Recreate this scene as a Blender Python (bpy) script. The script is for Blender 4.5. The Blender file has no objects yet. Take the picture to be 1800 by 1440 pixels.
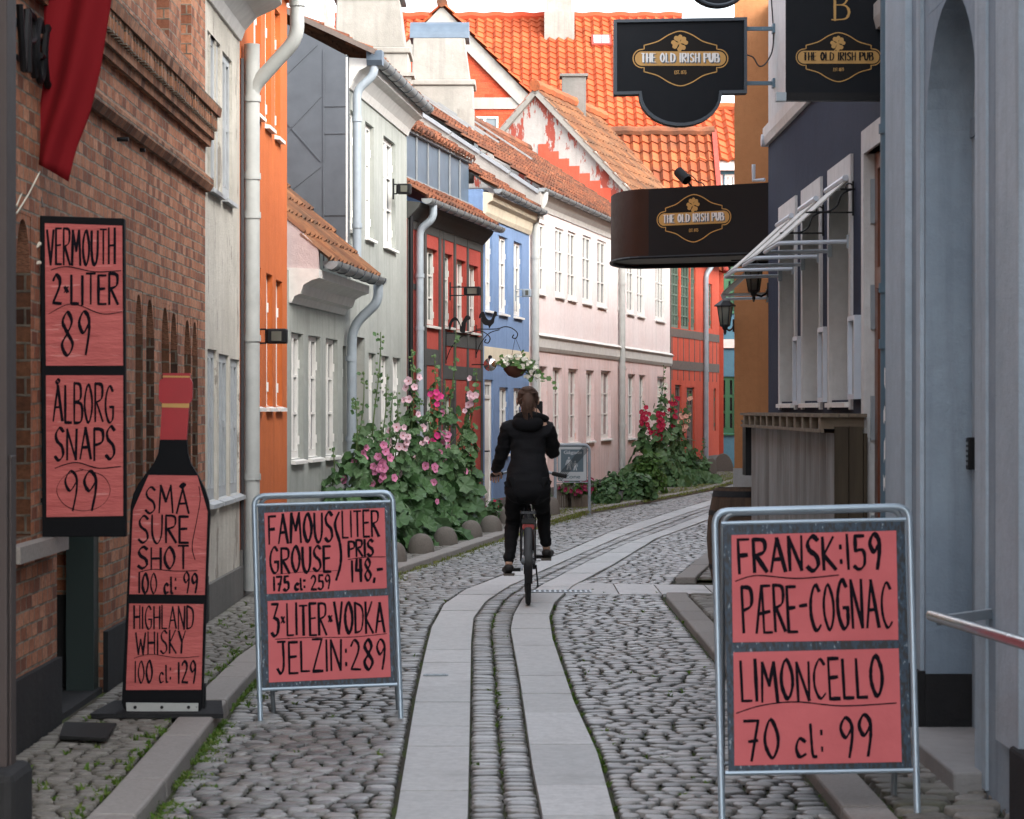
import bpy, bmesh, math, random
import numpy as np
from mathutils import Vector, Matrix
random.seed(7)
np.random.seed(7)
R = math.radians
SC = bpy.context.scene
COL = SC.collection
# ------------------------------------------------------------------ camera
FPX = 4250.0                      # focal length in pixels of the 1800 px wide photograph
cd = bpy.data.cameras.new('camera')
cam = bpy.data.objects.new('camera', cd)
COL.objects.link(cam)
cam.location = (0, 0, 1.5)
cam.rotation_euler = (R(90), 0, 0)
cd.sensor_width = 36
cd.lens = 85
cd.clip_start = 0.05
cd.clip_end = 2000
cd.dof.use_dof = True
cd.dof.focus_distance = 30
cd.dof.aperture_fstop = 11
SC.camera = cam
# ------------------------------------------------------------------ overcast sky
W = bpy.data.worlds.new("World")
SC.world = W
W.use_nodes = True
wn = W.node_tree
wn.nodes.clear()
sky = wn.nodes.new('ShaderNodeTexSky')
sky.sky_type = 'NISHITA'
sky.sun_disc = False
sky.sun_elevation = R(35)
sky.sun_rotation = R(132)
sky.air_density = 1.0
sky.dust_density = 3.0
hs = wn.nodes.new('ShaderNodeHueSaturation')
hs.inputs['Saturation'].default_value = 0.34
bg = wn.nodes.new('ShaderNodeBackground')
bg.inputs['Strength'].default_value = 0.15
wo = wn.nodes.new('ShaderNodeOutputWorld')
wn.links.new(sky.outputs[0], hs.inputs['Color'])
wn.links.new(hs.outputs[0], bg.inputs[0])
wn.links.new(bg.outputs[0], wo.inputs[0])
sl = bpy.data.lights.new('sun', 'SUN')
sl.energy = .5
sl.angle = R(40)
sl.color = (1, .96, .9)
sun = bpy.data.objects.new('sun', sl)
COL.objects.link(sun)
sun.rotation_euler = (R(55), 0, R(48))
SC.view_settings.view_transform = 'Standard'
SC.view_settings.look = 'None'
SC.view_settings.gamma = 1
SC.view_settings.exposure = 2.48
SC.cycles.max_bounces = 6
SC.cycles.use_denoising = True
# ------------------------------------------------------------------ helpers
def at(x, y, Y):
    return Vector(((x - 900) * Y / FPX, Y, 1.5 + (720 - y) * Y / FPX))

def ground(x, y, z=0.0):
    Y = (1.5 - z) * FPX / (y - 720.0)
    return Vector(((x - 900) * Y / FPX, Y, z))

WL = {}

def tag(o, label=None, cat=None, group=None, kind=None):
    if label: o['label'] = label
    if cat: o['category'] = cat
    if group: o['group'] = group
    if kind: o['kind'] = kind
    return o

def T(name, label, cat, loc=(0, 0, 0), group=None, rot=None):
    o = bpy.data.objects.new(name, None)
    o.empty_display_size = .2
    COL.objects.link(o)
    o.location = loc
    if rot: o.rotation_euler = rot
    WL[o.name] = Vector(loc)
    return tag(o, label, cat, group)

class MB:
    def __init__(s):
        s.v = []; s.f = []; s.uv = []; s.mi = []; s.hasuv = False
    def face(s, pts, uv=None, mi=0):
        n = len(s.v)
        s.v.extend([tuple(p) for p in pts])
        s.f.append(tuple(range(n, n + len(pts))))
        s.uv.append(uv); s.mi.append(mi)
        if uv: s.hasuv = True
    def mesh(s, vs, fs, mi=0):
        n = len(s.v)
        s.v.extend([tuple(p) for p in vs])
        for f in fs:
            s.f.append(tuple(i + n for i in f)); s.uv.append(None); s.mi.append(mi)
    def hexa(s, c, mi=0):
        s.mesh(c, [(0, 1, 2, 3), (7, 6, 5, 4), (0, 4, 5, 1), (1, 5, 6, 2), (2, 6, 7, 3), (3, 7, 4, 0)], mi)
    def box(s, a, b, mi=0):
        x0, y0, z0 = a; x1, y1, z1 = b
        s.hexa([(x0, y0, z0), (x1, y0, z0), (x1, y1, z0), (x0, y1, z0), (x0, y0, z1), (x1, y0, z1), (x1, y1, z1), (x0, y1, z1)], mi)
    def bar(s, p, q, w, h, up=(0, 0, 1), mi=0):
        p = Vector(p); q = Vector(q); d = (q - p).normalized(); up = Vector(up)
        sx = d.cross(up)
        if sx.length < 1e-4: sx = d.cross(Vector((1, 0, 0)))
        sx.normalize(); uz = sx.cross(d).normalized()
        c = []
        for e in (p, q):
            c += [e - sx * w / 2 - uz * h / 2, e + sx * w / 2 - uz * h / 2, e + sx * w / 2 + uz * h / 2, e - sx * w / 2 + uz * h / 2]
        s.hexa(c, mi)
    def tube(s, pts, r, n=8, mi=0, cap=True, closed=False):
        pts = [Vector(p) for p in pts]
        m = len(pts)
        rr = r if isinstance(r, (list, tuple)) else [r] * m
        vs = []; fs = []
        prev = None
        for i, p in enumerate(pts):
            if closed: d = pts[(i + 1) % m] - pts[i - 1]
            else: d = pts[min(i + 1, m - 1)] - pts[max(i - 1, 0)]
            d.normalize()
            if prev is None:
                a = Vector((0, 0, 1)) if abs(d.z) < .9 else Vector((1, 0, 0))
                x = d.cross(a).normalized()
            else:
                x = (prev - d * prev.dot(d)).normalized()
            prev = x
            y = d.cross(x)
            for k in range(n):
                t = 2 * math.pi * k / n
                vs.append(p + (x * math.cos(t) + y * math.sin(t)) * rr[i])
        for i in range(m if closed else m - 1):
            j = (i + 1) % m
            for k in range(n):
                l = (k + 1) % n
                fs.append((i * n + k, i * n + l, j * n + l, j * n + k))
        if cap and not closed:
            fs.append(tuple(range(n - 1, -1, -1)))
            fs.append(tuple(range((m - 1) * n, m * n)))
        s.mesh(vs, fs, mi)
    def lathe(s, prof, c, n=16, mi=0, axis='z'):
        vs = []; fs = []
        m = len(prof)
        for r, h in prof:
            for k in range(n):
                t = 2 * math.pi * k / n
                a, b = r * math.cos(t), r * math.sin(t)
                if axis == 'z': vs.append((c[0] + a, c[1] + b, c[2] + h))
                elif axis == 'x': vs.append((c[0] + h, c[1] + a, c[2] + b))
                else: vs.append((c[0] + a, c[1] + h, c[2] + b))
        for i in range(m - 1):
            for k in range(n):
                l = (k + 1) % n
                fs.append((i * n + k, i * n + l, (i + 1) * n + l, (i + 1) * n + k))
        fs.append(tuple(range(n - 1, -1, -1)))
        fs.append(tuple(range((m - 1) * n, m * n)))
        s.mesh(vs, fs, mi)
    def ball(s, c, r, n=12, m=8, mi=0):
        rx, ry, rz = r if isinstance(r, (tuple, list)) else (r, r, r)
        vs = [(c[0], c[1], c[2] - rz)]; fs = []
        for i in range(1, m):
            a = -math.pi / 2 + math.pi * i / m
            for k in range(n):
                t = 2 * math.pi * k / n
                vs.append((c[0] + rx * math.cos(a) * math.cos(t), c[1] + ry * math.cos(a) * math.sin(t), c[2] + rz * math.sin(a)))
        vs.append((c[0], c[1], c[2] + rz))
        for k in range(n):
            fs.append((0, 1 + (k + 1) % n, 1 + k))
            fs.append((len(vs) - 1, 1 + (m - 2) * n + k, 1 + (m - 2) * n + (k + 1) % n))
        for i in range(m - 2):
            for k in range(n):
                l = (k + 1) % n
                fs.append((1 + i * n + k, 1 + i * n + l, 1 + (i + 1) * n + l, 1 + (i + 1) * n + k))
        s.mesh(vs, fs, mi)
    def prism(s, poly, o, ux, uy, nrm, d, mi=0):
        """poly in (a,b); front at o+nrm*0, back at o-nrm*d"""
        o = Vector(o); ux = Vector(ux); uy = Vector(uy); nrm = Vector(nrm)
        fr = [o + ux * a + uy * b for a, b in poly]
        bk = [p - nrm * d for p in fr]
        n = len(fr)
        s.mesh(fr + bk, [tuple(range(n)), tuple(range(2 * n - 1, n - 1, -1))] + [(i, n + i, n + (i + 1) % n, (i + 1) % n) for i in range(n)], mi)
    def build(s, name, mat, parent=None, smooth=False, local=False, bevel=0, ang=40):
        me = bpy.data.meshes.new(name)
        off = Vector((0, 0, 0))
        if parent is not None and not local: off = WL[parent.name]
        me.from_pydata([(p[0] - off[0], p[1] - off[1], p[2] - off[2]) for p in s.v], [], s.f)
        if s.hasuv:
            ul = me.uv_layers.new(name='UVMap')
            k = 0
            for fi, f in enumerate(s.f):
                u = s.uv[fi]
                for j in range(len(f)):
                    if u: ul.data[k].uv = u[j]
                    k += 1
        mats = mat if isinstance(mat, (list, tuple)) else [mat]
        for m in mats: me.materials.append(M[m] if isinstance(m, str) else m)
        if len(mats) > 1: me.polygons.foreach_set('material_index', s.mi)
        if smooth:
            me.polygons.foreach_set('use_smooth', [True] * len(s.f))
            try: me.set_sharp_from_angle(angle=R(ang))
            except Exception: pass
        o = bpy.data.objects.new(name, me)
        COL.objects.link(o)
        if parent is not None:
            o.parent = parent
            WL[o.name] = WL[parent.name]
        else: WL[o.name] = Vector((0, 0, 0))
        if bevel:
            b = o.modifiers.new('bevel', 'BEVEL'); b.width = bevel; b.segments = 2; b.limit_method = 'ANGLE'
        return o

def fillet(pts, r=.1, n=5):
    pts = [Vector(p) for p in pts]
    out = [pts[0]]
    for i in range(1, len(pts) - 1):
        a, b, c = pts[i - 1], pts[i], pts[i + 1]
        d1 = (a - b); d2 = (c - b)
        q = min(r, d1.length * .49, d2.length * .49)
        p1 = b + d1.normalized() * q; p2 = b + d2.normalized() * q
        for k in range(n + 1):
            t = k / n
            out.append(p1 * (1 - t) ** 2 + b * 2 * t * (1 - t) + p2 * t * t)
    out.append(pts[-1])
    return out

def crom(p, n=6):
    """Catmull-Rom through 2-D/3-D tuples"""
    out = []
    m = len(p)
    closed = max(abs(p[0][k] - p[-1][k]) for k in range(len(p[0]))) < 1e-6
    for i in range(m - 1):
        p0 = p[i - 1] if i > 0 else (p[-2] if closed else p[0])
        p1 = p[i]; p2 = p[i + 1]
        p3 = p[i + 2] if i + 2 < m else (p[1] if closed else p[-1])
        for k in range(n):
            t = k / n
            out.append(tuple(.5 * (2 * b + (c - a) * t + (2 * a - 5 * b + 4 * c - d) * t * t + (3 * b - a - 3 * c + d) * t ** 3) for a, b, c, d in zip(p0, p1, p2, p3)))
    out.append(tuple(p[-1]))
    return out
# ------------------------------------------------------------------ materials
M = {}

class NT:
    def __init__(s, name):
        s.m = bpy.data.materials.new(name); s.m.use_nodes = True
        s.t = s.m.node_tree
        s.b = s.t.nodes['Principled BSDF']
        M[name] = s.m
        s.tc = s.t.nodes.new('ShaderNodeTexCoord')
    def n(s, typ, **kw):
        nd = s.t.nodes.new('ShaderNode' + typ)
        for k, v in kw.items():
            if k in nd.inputs.keys(): 
                if hasattr(v, 'is_output'): s.t.links.new(v, nd.inputs[k])
                else: nd.inputs[k].default_value = v
            else: setattr(nd, k, v)
        return nd
    def l(s, a, b): s.t.links.new(a, b)
    def noise(s, scale, detail=4, vec=None, rough=.6, sc=None):
        v = vec or s.tc.outputs['Object']
        if sc:
            mp = s.n('Mapping'); s.l(v, mp.inputs['Vector']); mp.inputs['Scale'].default_value = sc; v = mp.outputs[0]
        nd = s.n('TexNoise'); s.l(v, nd.inputs['Vector'])
        nd.inputs['Scale'].default_value = scale; nd.inputs['Detail'].default_value = detail; nd.inputs['Roughness'].default_value = rough
        return nd.outputs[0]
    def ramp(s, fac, stops):
        r = s.n('ValToRGB'); s.l(fac, r.inputs[0])
        e = r.color_ramp.elements
        while len(e) > 1: e.remove(e[-1])
        e[0].position = stops[0][0]; e[0].color = (*stops[0][1], 1)
        for p, c in stops[1:]:
            q = e.new(p); q.color = (*c, 1)
        return r.outputs[0]
    def mix(s, fac, a, b, mode='MIX'):
        m = s.n('Mix', data_type='RGBA', blend_type=mode)
        for i, v in ((0, fac), (6, a), (7, b)):
            if hasattr(v, 'is_output'): s.l(v, m.inputs[i])
            elif i == 0: m.inputs[0].default_value = v
            else: m.inputs[i].default_value = (*v, 1)
        return m.outputs[2]
    def math(s, op, a, b=None):
        m = s.n('Math', operation=op)
        for i, v in ((0, a), (1, b)):
            if v is None: continue
            if hasattr(v, 'is_output'): s.l(v, m.inputs[i])
            else: m.inputs[i].default_value = v
        return m.outputs[0]
    def bump(s, h, strength=.3, dist=.01):
        b = s.n('Bump'); b.inputs['Strength'].default_value = strength; b.inputs['Distance'].default_value = dist
        s.l(h, b.inputs['Height']); s.l(b.outputs[0], s.b.inputs['Normal'])
    def out(s, col, rough=.8, metal=0, spec=.5):
        if hasattr(col, 'is_output'): s.l(col, s.b.inputs['Base Color'])
        else: s.b.inputs['Base Color'].default_value = (*col, 1)
        if hasattr(rough, 'is_output'): s.l(rough, s.b.inputs['Roughness'])
        else: s.b.inputs['Roughness'].default_value = rough
        s.b.inputs['Metallic'].default_value = metal
        s.b.inputs['Specular IOR Level'].default_value = spec

def mul(c, k): return tuple(min(1, max(0, x * k)) for x in c)

def plaster(name, col, alt=None, bump=.35, streak=.35, peel=None, peelpos=.68, rough=.9, fine=60):
    t = NT(name)
    alt = alt or mul(col, .78)
    big = t.noise(1.1, 5)
    c = t.mix(t.ramp(big, [(.35, (0, 0, 0)), (.7, (1, 1, 1))]), col, alt)
    st = t.noise(3.0, 5, sc=(2.2, 2.2, .12))
    c = t.mix(t.ramp(st, [(.5, (0, 0, 0)), (.8, (streak,) * 3)]), c, mul(col, .5))
    sm = t.noise(14, 6)
    c = t.mix(t.ramp(sm, [(.35, (.22,) * 3), (.6, (0,) * 3)]), c, mul(col, .6))
    if peel:
        p = t.noise(2.6, 8, sc=(1.6, 1.6, .5), rough=.7)
        c = t.mix(t.ramp(p, [(peelpos, (0,) * 3), (peelpos + .03, (1,) * 3)]), c, peel)
    t.out(c, rough, spec=.25)
    f = t.noise(fine, 6, rough=.7)
    g = t.noise(7, 4)
    t.bump(t.math('ADD', f, t.math('MULTIPLY', g, 1.6)), bump, .012)

def paint(name, col, rough=.5, var=.2, bump=.1, metal=0, scale=9, spec=.5, chip=None, chippos=.68):
    t = NT(name)
    n = t.noise(scale, 6, rough=.65)
    c = t.mix(t.ramp(n, [(.35, (var,) * 3), (.65, (0,) * 3)]), col, mul(col, .45))
    if chip:
        c = t.mix(t.ramp(t.noise(scale * 1.7, 8, rough=.7), [(chippos, (0,) * 3), (chippos + .03, (1,) * 3)]), c, chip)
    rr = t.math('ADD', t.math('MULTIPLY', t.noise(scale * 2, 4), .25), rough - .12)
    t.out(c, rr, metal, spec)
    t.bump(t.noise(scale * 5, 4), bump, .004)

def brick(name, cols, mortar, bw=.235, bh=.075, joint=.012, bump=.8):
    t = NT(name)
    uv = t.tc.outputs['UV']
    wob = t.noise(3, 3, vec=uv)
    av = t.n('VectorMath', operation='MULTIPLY_ADD')
    t.l(t.n('CombineXYZ', X=wob, Y=wob).outputs[0], av.inputs[0]); av.inputs[1].default_value = (.012, .02, 0); t.l(uv, av.inputs[2])
    b = t.n('TexBrick'); t.l(av.outputs[0], b.inputs['Vector'])
    b.inputs['Scale'].default_value = 1
    b.inputs['Brick Width'].default_value = bw; b.inputs['Row Height'].default_value = bh
    b.inputs['Mortar Size'].default_value = joint * .5; b.inputs['Mortar Smooth'].default_value = .3
    b.inputs['Color1'].default_value = (0, 0, 0, 1); b.inputs['Color2'].default_value = (1, 1, 1, 1); b.inputs['Mortar'].default_value = (.5, .5, .5, 1)
    b.inputs['Bias'].default_value = 0
    c = t.ramp(b.outputs['Color'], [(0, cols[0]), (.3, cols[1]), (.6, cols[2]), (1, cols[3])])
    d = t.noise(30, 6, vec=uv, rough=.7)
    c = t.mix(t.ramp(d, [(.3, (.6,) * 3), (.62, (0,) * 3)]), c, mul(cols[0], .45))
    soot = t.noise(.9, 6, vec=uv)
    c = t.mix(t.ramp(soot, [(.48, (0,) * 3), (.78, (.45,) * 3)]), c, (.05, .04, .035))
    mc = t.mix(t.ramp(t.noise(9, 4, vec=uv), [(.4, (0,) * 3), (.6, (1,) * 3)]), mortar, mul(mortar, .5))
    c = t.mix(b.outputs['Fac'], c, mc)
    t.out(c, .92, spec=.2)
    h = t.math('SUBTRACT', t.math('MULTIPLY', d, .35), b.outputs['Fac'])
    t.bump(h, bump, .012)

def tiles(name, cols, dirt, dirtpos=.55):
    t = NT(name)
    uv = t.tc.outputs['UV']
    fl = t.n('VectorMath', operation='FLOOR'); t.l(uv, fl.inputs[0])
    wn_ = t.n('TexWhiteNoise', noise_dimensions='2D'); t.l(fl.outputs[0], wn_.inputs['Vector'])
    c = t.ramp(wn_.outputs['Value'], [(0, cols[0]), (.5, cols[1]), (1, cols[2])])
    n = t.noise(1.3, 6, rough=.7)
    c = t.mix(t.ramp(n, [(dirtpos - .12, (0,) * 3), (dirtpos + .2, (.8,) * 3)]), c, dirt)
    n2 = t.noise(16, 6, rough=.75)
    c = t.mix(t.ramp(n2, [(.5, (0,) * 3), (.72, (.75,) * 3)]), c, mul(dirt, .7))
    t.out(c, .85, spec=.25)
    t.bump(n2, .3, .01)

def island(name, cols, rough=.8, noise=40, bump=.3, spec=.4, moss=None, trans=0):
    t = NT(name)
    g = t.n('NewGeometry')
    c = t.ramp(g.outputs['Random Per Island'], [(i / (len(cols) - 1), k) for i, k in enumerate(cols)])
    n = t.noise(noise, 6, rough=.7)
    c = t.mix(t.ramp(n, [(.3, (.45,) * 3), (.65, (0,) * 3)]), c, mul(cols[0], .5))
    if moss:
        c = t.mix(t.ramp(t.noise(1.6, 5), [(.58, (0,) * 3), (.75, (.6,) * 3)]), c, moss)
    t.out(c, rough, spec=spec)
    if bump: t.bump(n, bump, .006)
    if trans:
        t.b.inputs['Transmission Weight'].default_value = 0
        tr = t.n('BsdfTranslucent'); t.l(c, tr.inputs[0])
        mx = t.n('MixShader'); mx.inputs[0].default_value = trans
        t.l(t.b.outputs[0], mx.inputs[1]); t.l(tr.outputs[0], mx.inputs[2])
        t.l(mx.outputs[0], t.t.nodes['Material Output'].inputs[0])

def wood(name, col, dark, scale=12, sc=(1, 1, .08), rough=.75):
    t = NT(name)
    n = t.noise(scale, 6, sc=sc, rough=.7)
    c = t.ramp(n, [(.3, dark), (.6, col), (.8, mul(col, 1.2))])
    t.out(c, rough, spec=.3)
    t.bump(n, .35, .006)

def glass(name, col, rough=.04):
    t = NT(name)
    n = t.noise(1.7, 2)
    t.out(t.mix(t.ramp(n, [(.4, (0,) * 3), (.6, (1,) * 3)]), col, mul(col, .4)), rough, spec=.45)
    t.bump(t.noise(2.5, 1), .08, .02)

brick('red_brick', [(.18, .072, .045), (.31, .122, .066), (.41, .17, .092), (.52, .25, .15)], (.26, .22, .17), bw=.12, bh=.064, joint=.012)
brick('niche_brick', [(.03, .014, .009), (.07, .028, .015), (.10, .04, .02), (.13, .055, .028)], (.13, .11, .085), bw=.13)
brick('red_brick_side', [(.12, .05, .03), (.26, .11, .06), (.36, .16, .085), (.42, .21, .125)], (.2, .17, .13), bw=.12, bh=.067)
brick('far_brick', [(.42, .05, .02), (.5, .07, .03), (.52, .08, .035), (.55, .09, .04)], (.45, .1, .06), joint=.008)
plaster('white_render', (.62, .585, .51), (.42, .39, .33), .9, .5, peel=(.30, .27, .23), peelpos=.58)
plaster('orange_render', (.50, .125, .032), (.40, .095, .024), .35, .5, peel=(.52, .34, .22), peelpos=.68)
plaster('sage_render', (.325, .338, .31), (.26, .275, .25), .35, .6)
plaster('pinkish_render', (.52, .43, .42), None, .3, .3)
plaster('rough_red', (.36, .062, .045), (.29, .047, .036), 1.0, .25, fine=26)
plaster('blue_render', (.165, .25, .41), (.14, .215, .36), .3, .45)
plaster('pink_render', (.74, .66, .645), (.70, .59, .57), .3, .35, peel=(.66, .52, .49), peelpos=.68)
plaster('pink_lower', (.73, .595, .575), (.69, .50, .465), .35, .5, peel=(.62, .38, .31), peelpos=.62)
plaster('orange_red_render', (.54, .095, .055), (.45, .075, .042), .6, .4, peel=(.34, .15, .11), peelpos=.7)
plaster('turquoise_render', (.07, .175, .235), (.06, .15, .21), .3, .2)
plaster('ochre_render', (.34, .15, .062), (.29, .12, .048), .5, .4, peel=(.36, .28, .2), peelpos=.76)
plaster('navy_render', (.026, .035, .062), (.02, .027, .05), .35, .3)
plaster('light_render', (.62, .62, .60), (.56, .56, .55), .25, .3)
plaster('bluegrey_render', (.30, .37, .43), (.20, .26, .32), .4, .9, peel=(.15, .2, .25), peelpos=.71)
plaster('bluegrey_light', (.42, .495, .555), (.31, .385, .445), .35, .9, peel=(.24, .28, .32), peelpos=.71)
plaster('chimney_render', (.30, .285, .26), (.21, .2, .177), .5, .7, peel=(.36, .33, .29), peelpos=.66)
plaster('peeling_gable', (.40, .38, .355), (.33, .31, .29), .5, .6, peel=(.27, .06, .042), peelpos=.53)
plaster('verge_white', (.33, .315, .29), (.25, .235, .215), .4, .6)
plaster('plinth_black', (.016, .017, .019), (.026, .026, .026), .5, .2)
plaster('plinth_grey', (.16, .15, .14), (.12, .12, .11), .6, .4)
plaster('cream_render', (.62, .55, .42), (.55, .48, .37), .3, .5)
plaster('concrete', (.30, .29, .28), (.24, .23, .22), .4, .3)
tiles('old_tiles', [(.12, .036, .017), (.18, .054, .023), (.225, .08, .037)], (.034, .024, .018), .46)
tiles('brown_tiles', [(.13, .046, .02), (.18, .07, .028), (.22, .10, .047)], (.05, .034, .023), .47)
tiles('orange_tiles', [(.31, .052, .016), (.35, .066, .02), (.39, .09, .03)], (.22, .05, .02), .58)
tiles('mossy_orange_tiles', [(.28, .055, .018), (.33, .072, .022), (.36, .1, .035)], (.08, .038, .022), .5)
paint('white_paint', (.72, .70, .66), .45, .18, .15)
paint('cornice_white', (.60, .585, .55), .6, .3, .2)
paint('grey_white_paint', (.40, .42, .43), .5, .35, .2, chip=(.2, .19, .18))
paint('old_white_paint', (.55, .54, .50), .6, .4, .3, chip=(.25, .2, .16), chippos=.66)
paint('green_old_paint', (.12, .17, .13), .6, .4, .3, chip=(.38, .36, .3), chippos=.62)
paint('green_paint', (.03, .125, .06), .45, .2, .1)
paint('zinc', (.085, .095, .108), .5, .35, .1, metal=.35, scale=4)
paint('zinc_blue', (.10, .135, .175), .5, .4, .1, metal=.3, scale=5)
paint('zinc_pale', (.27, .285, .29), .5, .35, .1, metal=.3, scale=5)
paint('pipe_grey', (.27, .31, .34), .5, .3, .15, scale=6)
paint('pipe_pale', (.42, .43, .41), .55, .3, .15, scale=6, chip=(.16, .17, .18), chippos=.7)
paint('pipe_blue', (.10, .17, .22), .5, .35, .15, scale=6, chip=(.32, .36, .4), chippos=.67)
paint('timber_grey', (.042, .043, .04), .85, .4, .5, scale=14)
paint('timber_brown', (.13, .10, .085), .85, .4, .6, scale=14)
paint('iron_black', (.006, .006, .007), .5, .3, .15, spec=.25)
paint('board_black', (.0045, .005, .0065), .7, .3, .15, spec=.15)
paint('sign_black', (.006, .008, .011), .6, .25, .08, spec=.2)
paint('sign_rim', (.045, .06, .075), .45, .25, .08)
paint('sign_dark_brown', (.010, .008, .006), .6, .25, .05, spec=.2)
paint('drum_black', (.007, .007, .008), .45, .2, .05, spec=.25)
paint('drum_brown', (.035, .015, .009), .55, .3, .05, spec=.2)
paint('drum_under', (.16, .145, .12), .7, .4, .1)
paint('gold', (.50, .28, .075), .5, .15, .03)
paint('letter_white', (.75, .74, .72), .5, .1, .02)
paint('ink', (.006, .004, .008), .7, .4, .02, scale=60, spec=.1)
paint('brown_door', (.15, .048, .022), .4, .35, .15)
paint('dark_green_paint', (.006, .02, .019), .5, .3, .1)
paint('steel', (.5, .51, .52), .22, .1, .0, metal=1.0)
paint('dull_steel', (.33, .37, .40), .42, .2, .05, metal=.7)
paint('alu_frame', (.38, .47, .54), .35, .2, .05, metal=.45)
paint('white_tube', (.55, .60, .66), .35, .15, .05)
paint('awning_cloth', (.62, .61, .57), .8, .25, .1)
paint('foreground_brown', (.04, .03, .028), .7, .3, .2)
paint('rope', (.55, .5, .4), .9, .3, .3)
paint('cable', (.03, .03, .032), .6, .2, .05)
paint('tyre', (.006, .006, .006), .8, .3, .2)
paint('bike_black', (.007, .007, .008), .35, .2, .02, spec=.3)
paint('red_lens', (.25, .008, .01), .2, .1, .02)
paint('sign_grey', (.40, .43, .44), .5, .15, .03)
paint('sign_slate', (.07, .11, .135), .5, .15, .03)
paint('mat_rubber', (.009, .009, .009), .9, .3, .6, scale=80)
paint('skin', (.5, .29, .2), .5, .15, .05)
paint('hair', (.075, .036, .02), .75, .5, .6, scale=40)
paint('jacket_black', (.006, .006, .0075), .85, .5, .6, scale=9, spec=.25)
paint('trouser_black', (.006, .006, .007), .85, .4, .3, scale=25, spec=.2)
paint('shoe_dark', (.02, .017, .015), .6, .4, .2)
paint('shoe_sole', (.12, .10, .08), .7, .3, .2)
paint('cap_red', (.36, .012, .018), .45, .2, .05)
paint('skylight_glass', (.26, .30, .33), .2, .2, .02)
paint('terracotta', (.09, .035, .02), .8, .3, .2)
paint('mirror_ball', (.75, .75, .75), .06, .05, .01, metal=1)
paint('lead_grey', (.28, .30, .32), .6, .3, .1, metal=.2)
wood('barrel_wood', (.085, .052, .032), (.03, .02, .013))
wood('grey_board', (.25, .255, .25), (.12, .115, .105), 8)
wood('bar_side', (.07, .055, .035), (.03, .022, .014), 10)
wood('pallet_wood', (.20, .16, .115), (.09, .07, .05), 10, (.1, 1, 1))
wood('crate_wood', (.2, .16, .12), (.07, .055, .045), 8)
wood('door_wood', (.28, .10, .03), (.13, .04, .012), 8)
glass('glass_dark', (.03, .036, .04))
glass('glass_pale', (.13, .155, .17))
glass('glass_red', (.22, .06, .05))
glass('glass_green', (.05, .075, .06), .12)
glass('lantern_glass', (.16, .16, .13))
island('cobble', [(.095, .098, .093), (.17, .172, .163), (.26, .262, .25), (.205, .192, .17), (.35, .352, .34), (.14, .143, .14)], .42, 38, .5, .5)
island('small_sett', [(.12, .112, .095), (.18, .168, .145), (.23, .215, .19), (.15, .138, .115)], .7, 45, .5, .4, moss=(.07, .085, .03))
island('granite_slab', [(.44, .445, .435), (.51, .513, .50), (.47, .473, .46), (.57, .572, .56)], .7, 28, .35, .4, moss=(.30, .295, .285))
island('kerb_stone', [(.25, .23, .21), (.30, .275, .25), (.28, .26, .24)], .8, 60, .4, .3)
island('bollard_stone', [(.135, .118, .10), (.17, .15, .13)], .85, 70, .5, .3)
island('leaf', [(.04, .095, .03), (.065, .145, .045), (.09, .18, .065), (.125, .205, .095)], .55, 12, .2, .4, trans=.22)
island('leaf_bright', [(.05, .12, .02), (.08, .17, .03), (.1, .2, .05)], .55, 12, .2, .4, trans=.25)
island('stem', [(.07, .12, .035), (.1, .15, .05)], .6, 12, 0, .3)
island('bud', [(.10, .17, .06), (.14, .21, .08)], .6, 12, 0, .3)
island('grass_blade', [(.06, .13, .015), (.09, .18, .02), (.13, .20, .03), (.16, .19, .05)], .6, 12, 0, .3, trans=.25)
island('dry_grass', [(.13, .18, .03), (.2, .23, .05), (.26, .25, .08)], .6, 12, 0, .3, trans=.25)
for nm, c in (('pink', (.72, .25, .42)), ('pale_pink', (.78, .52, .58)), ('magenta', (.72, .05, .24)), ('crimson', (.42, .008, .05)), ('peach', (.80, .45, .34)), ('white', (.8, .78, .68)), ('purple', (.25, .01, .06))):
    island('petal_' + nm, [mul(c, .8), c, mul(c, 1.15)], .6, 12, 0, .3, trans=.2)
island('petal_eye', [(.6, .42, .08), (.45, .05, .12)], .6, 12, 0, .3)
t = NT('soil'); n_ = t.noise(3, 6); t.out(t.mix(t.ramp(n_, [(.45, (0,) * 3), (.65, (1,) * 3)]), (.05, .045, .035), (.05, .07, .018)), .95, spec=.1); t.bump(t.noise(60, 4), .5, .01)
t = NT('paper')
n_ = t.noise(4, 5); c_ = t.mix(t.ramp(n_, [(.35, (0,) * 3), (.65, (1,) * 3)]), (.60, .145, .15), (.54, .125, .13))
t.out(c_, .75, spec=.2); t.bump(t.noise(6, 4), .35, .02)
t = NT('paper_dim')
n_ = t.noise(5, 5, sc=(1, 1, 3)); c_ = t.mix(t.ramp(n_, [(.35, (0,) * 3), (.65, (1,) * 3)]), (.50, .125, .115), (.43, .10, .093))
c_ = t.mix(t.ramp(t.noise(9, 3, sc=(.6, 1, 5)), [(.64, (0,) * 3), (.68, (.4,) * 3)]), c_, (.7, .36, .33))
t.out(c_, .75, spec=.25); t.bump(t.noise(7, 4, sc=(.7, 1, 3)), .7, .02)
t = NT('flag_cloth'); n_ = t.noise(4, 4, sc=(1, 1, .3)); t.out(t.mix(n_, (.20, .006, .010), (.15, .004, .007)), .85, spec=.2); t.bump(t.noise(120, 3), .2, .003)
t = NT('torn_poster')
n_ = t.noise(15, 2, sc=(5.5, 1, 2.2)); c_ = t.ramp(n_, [(.42, (.002, .003, .005)), (.48, (.005, .02, .04)), (.66, (.01, .036, .066)), (.70, (.22, .26, .28))]); t.out(c_, .5)
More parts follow.
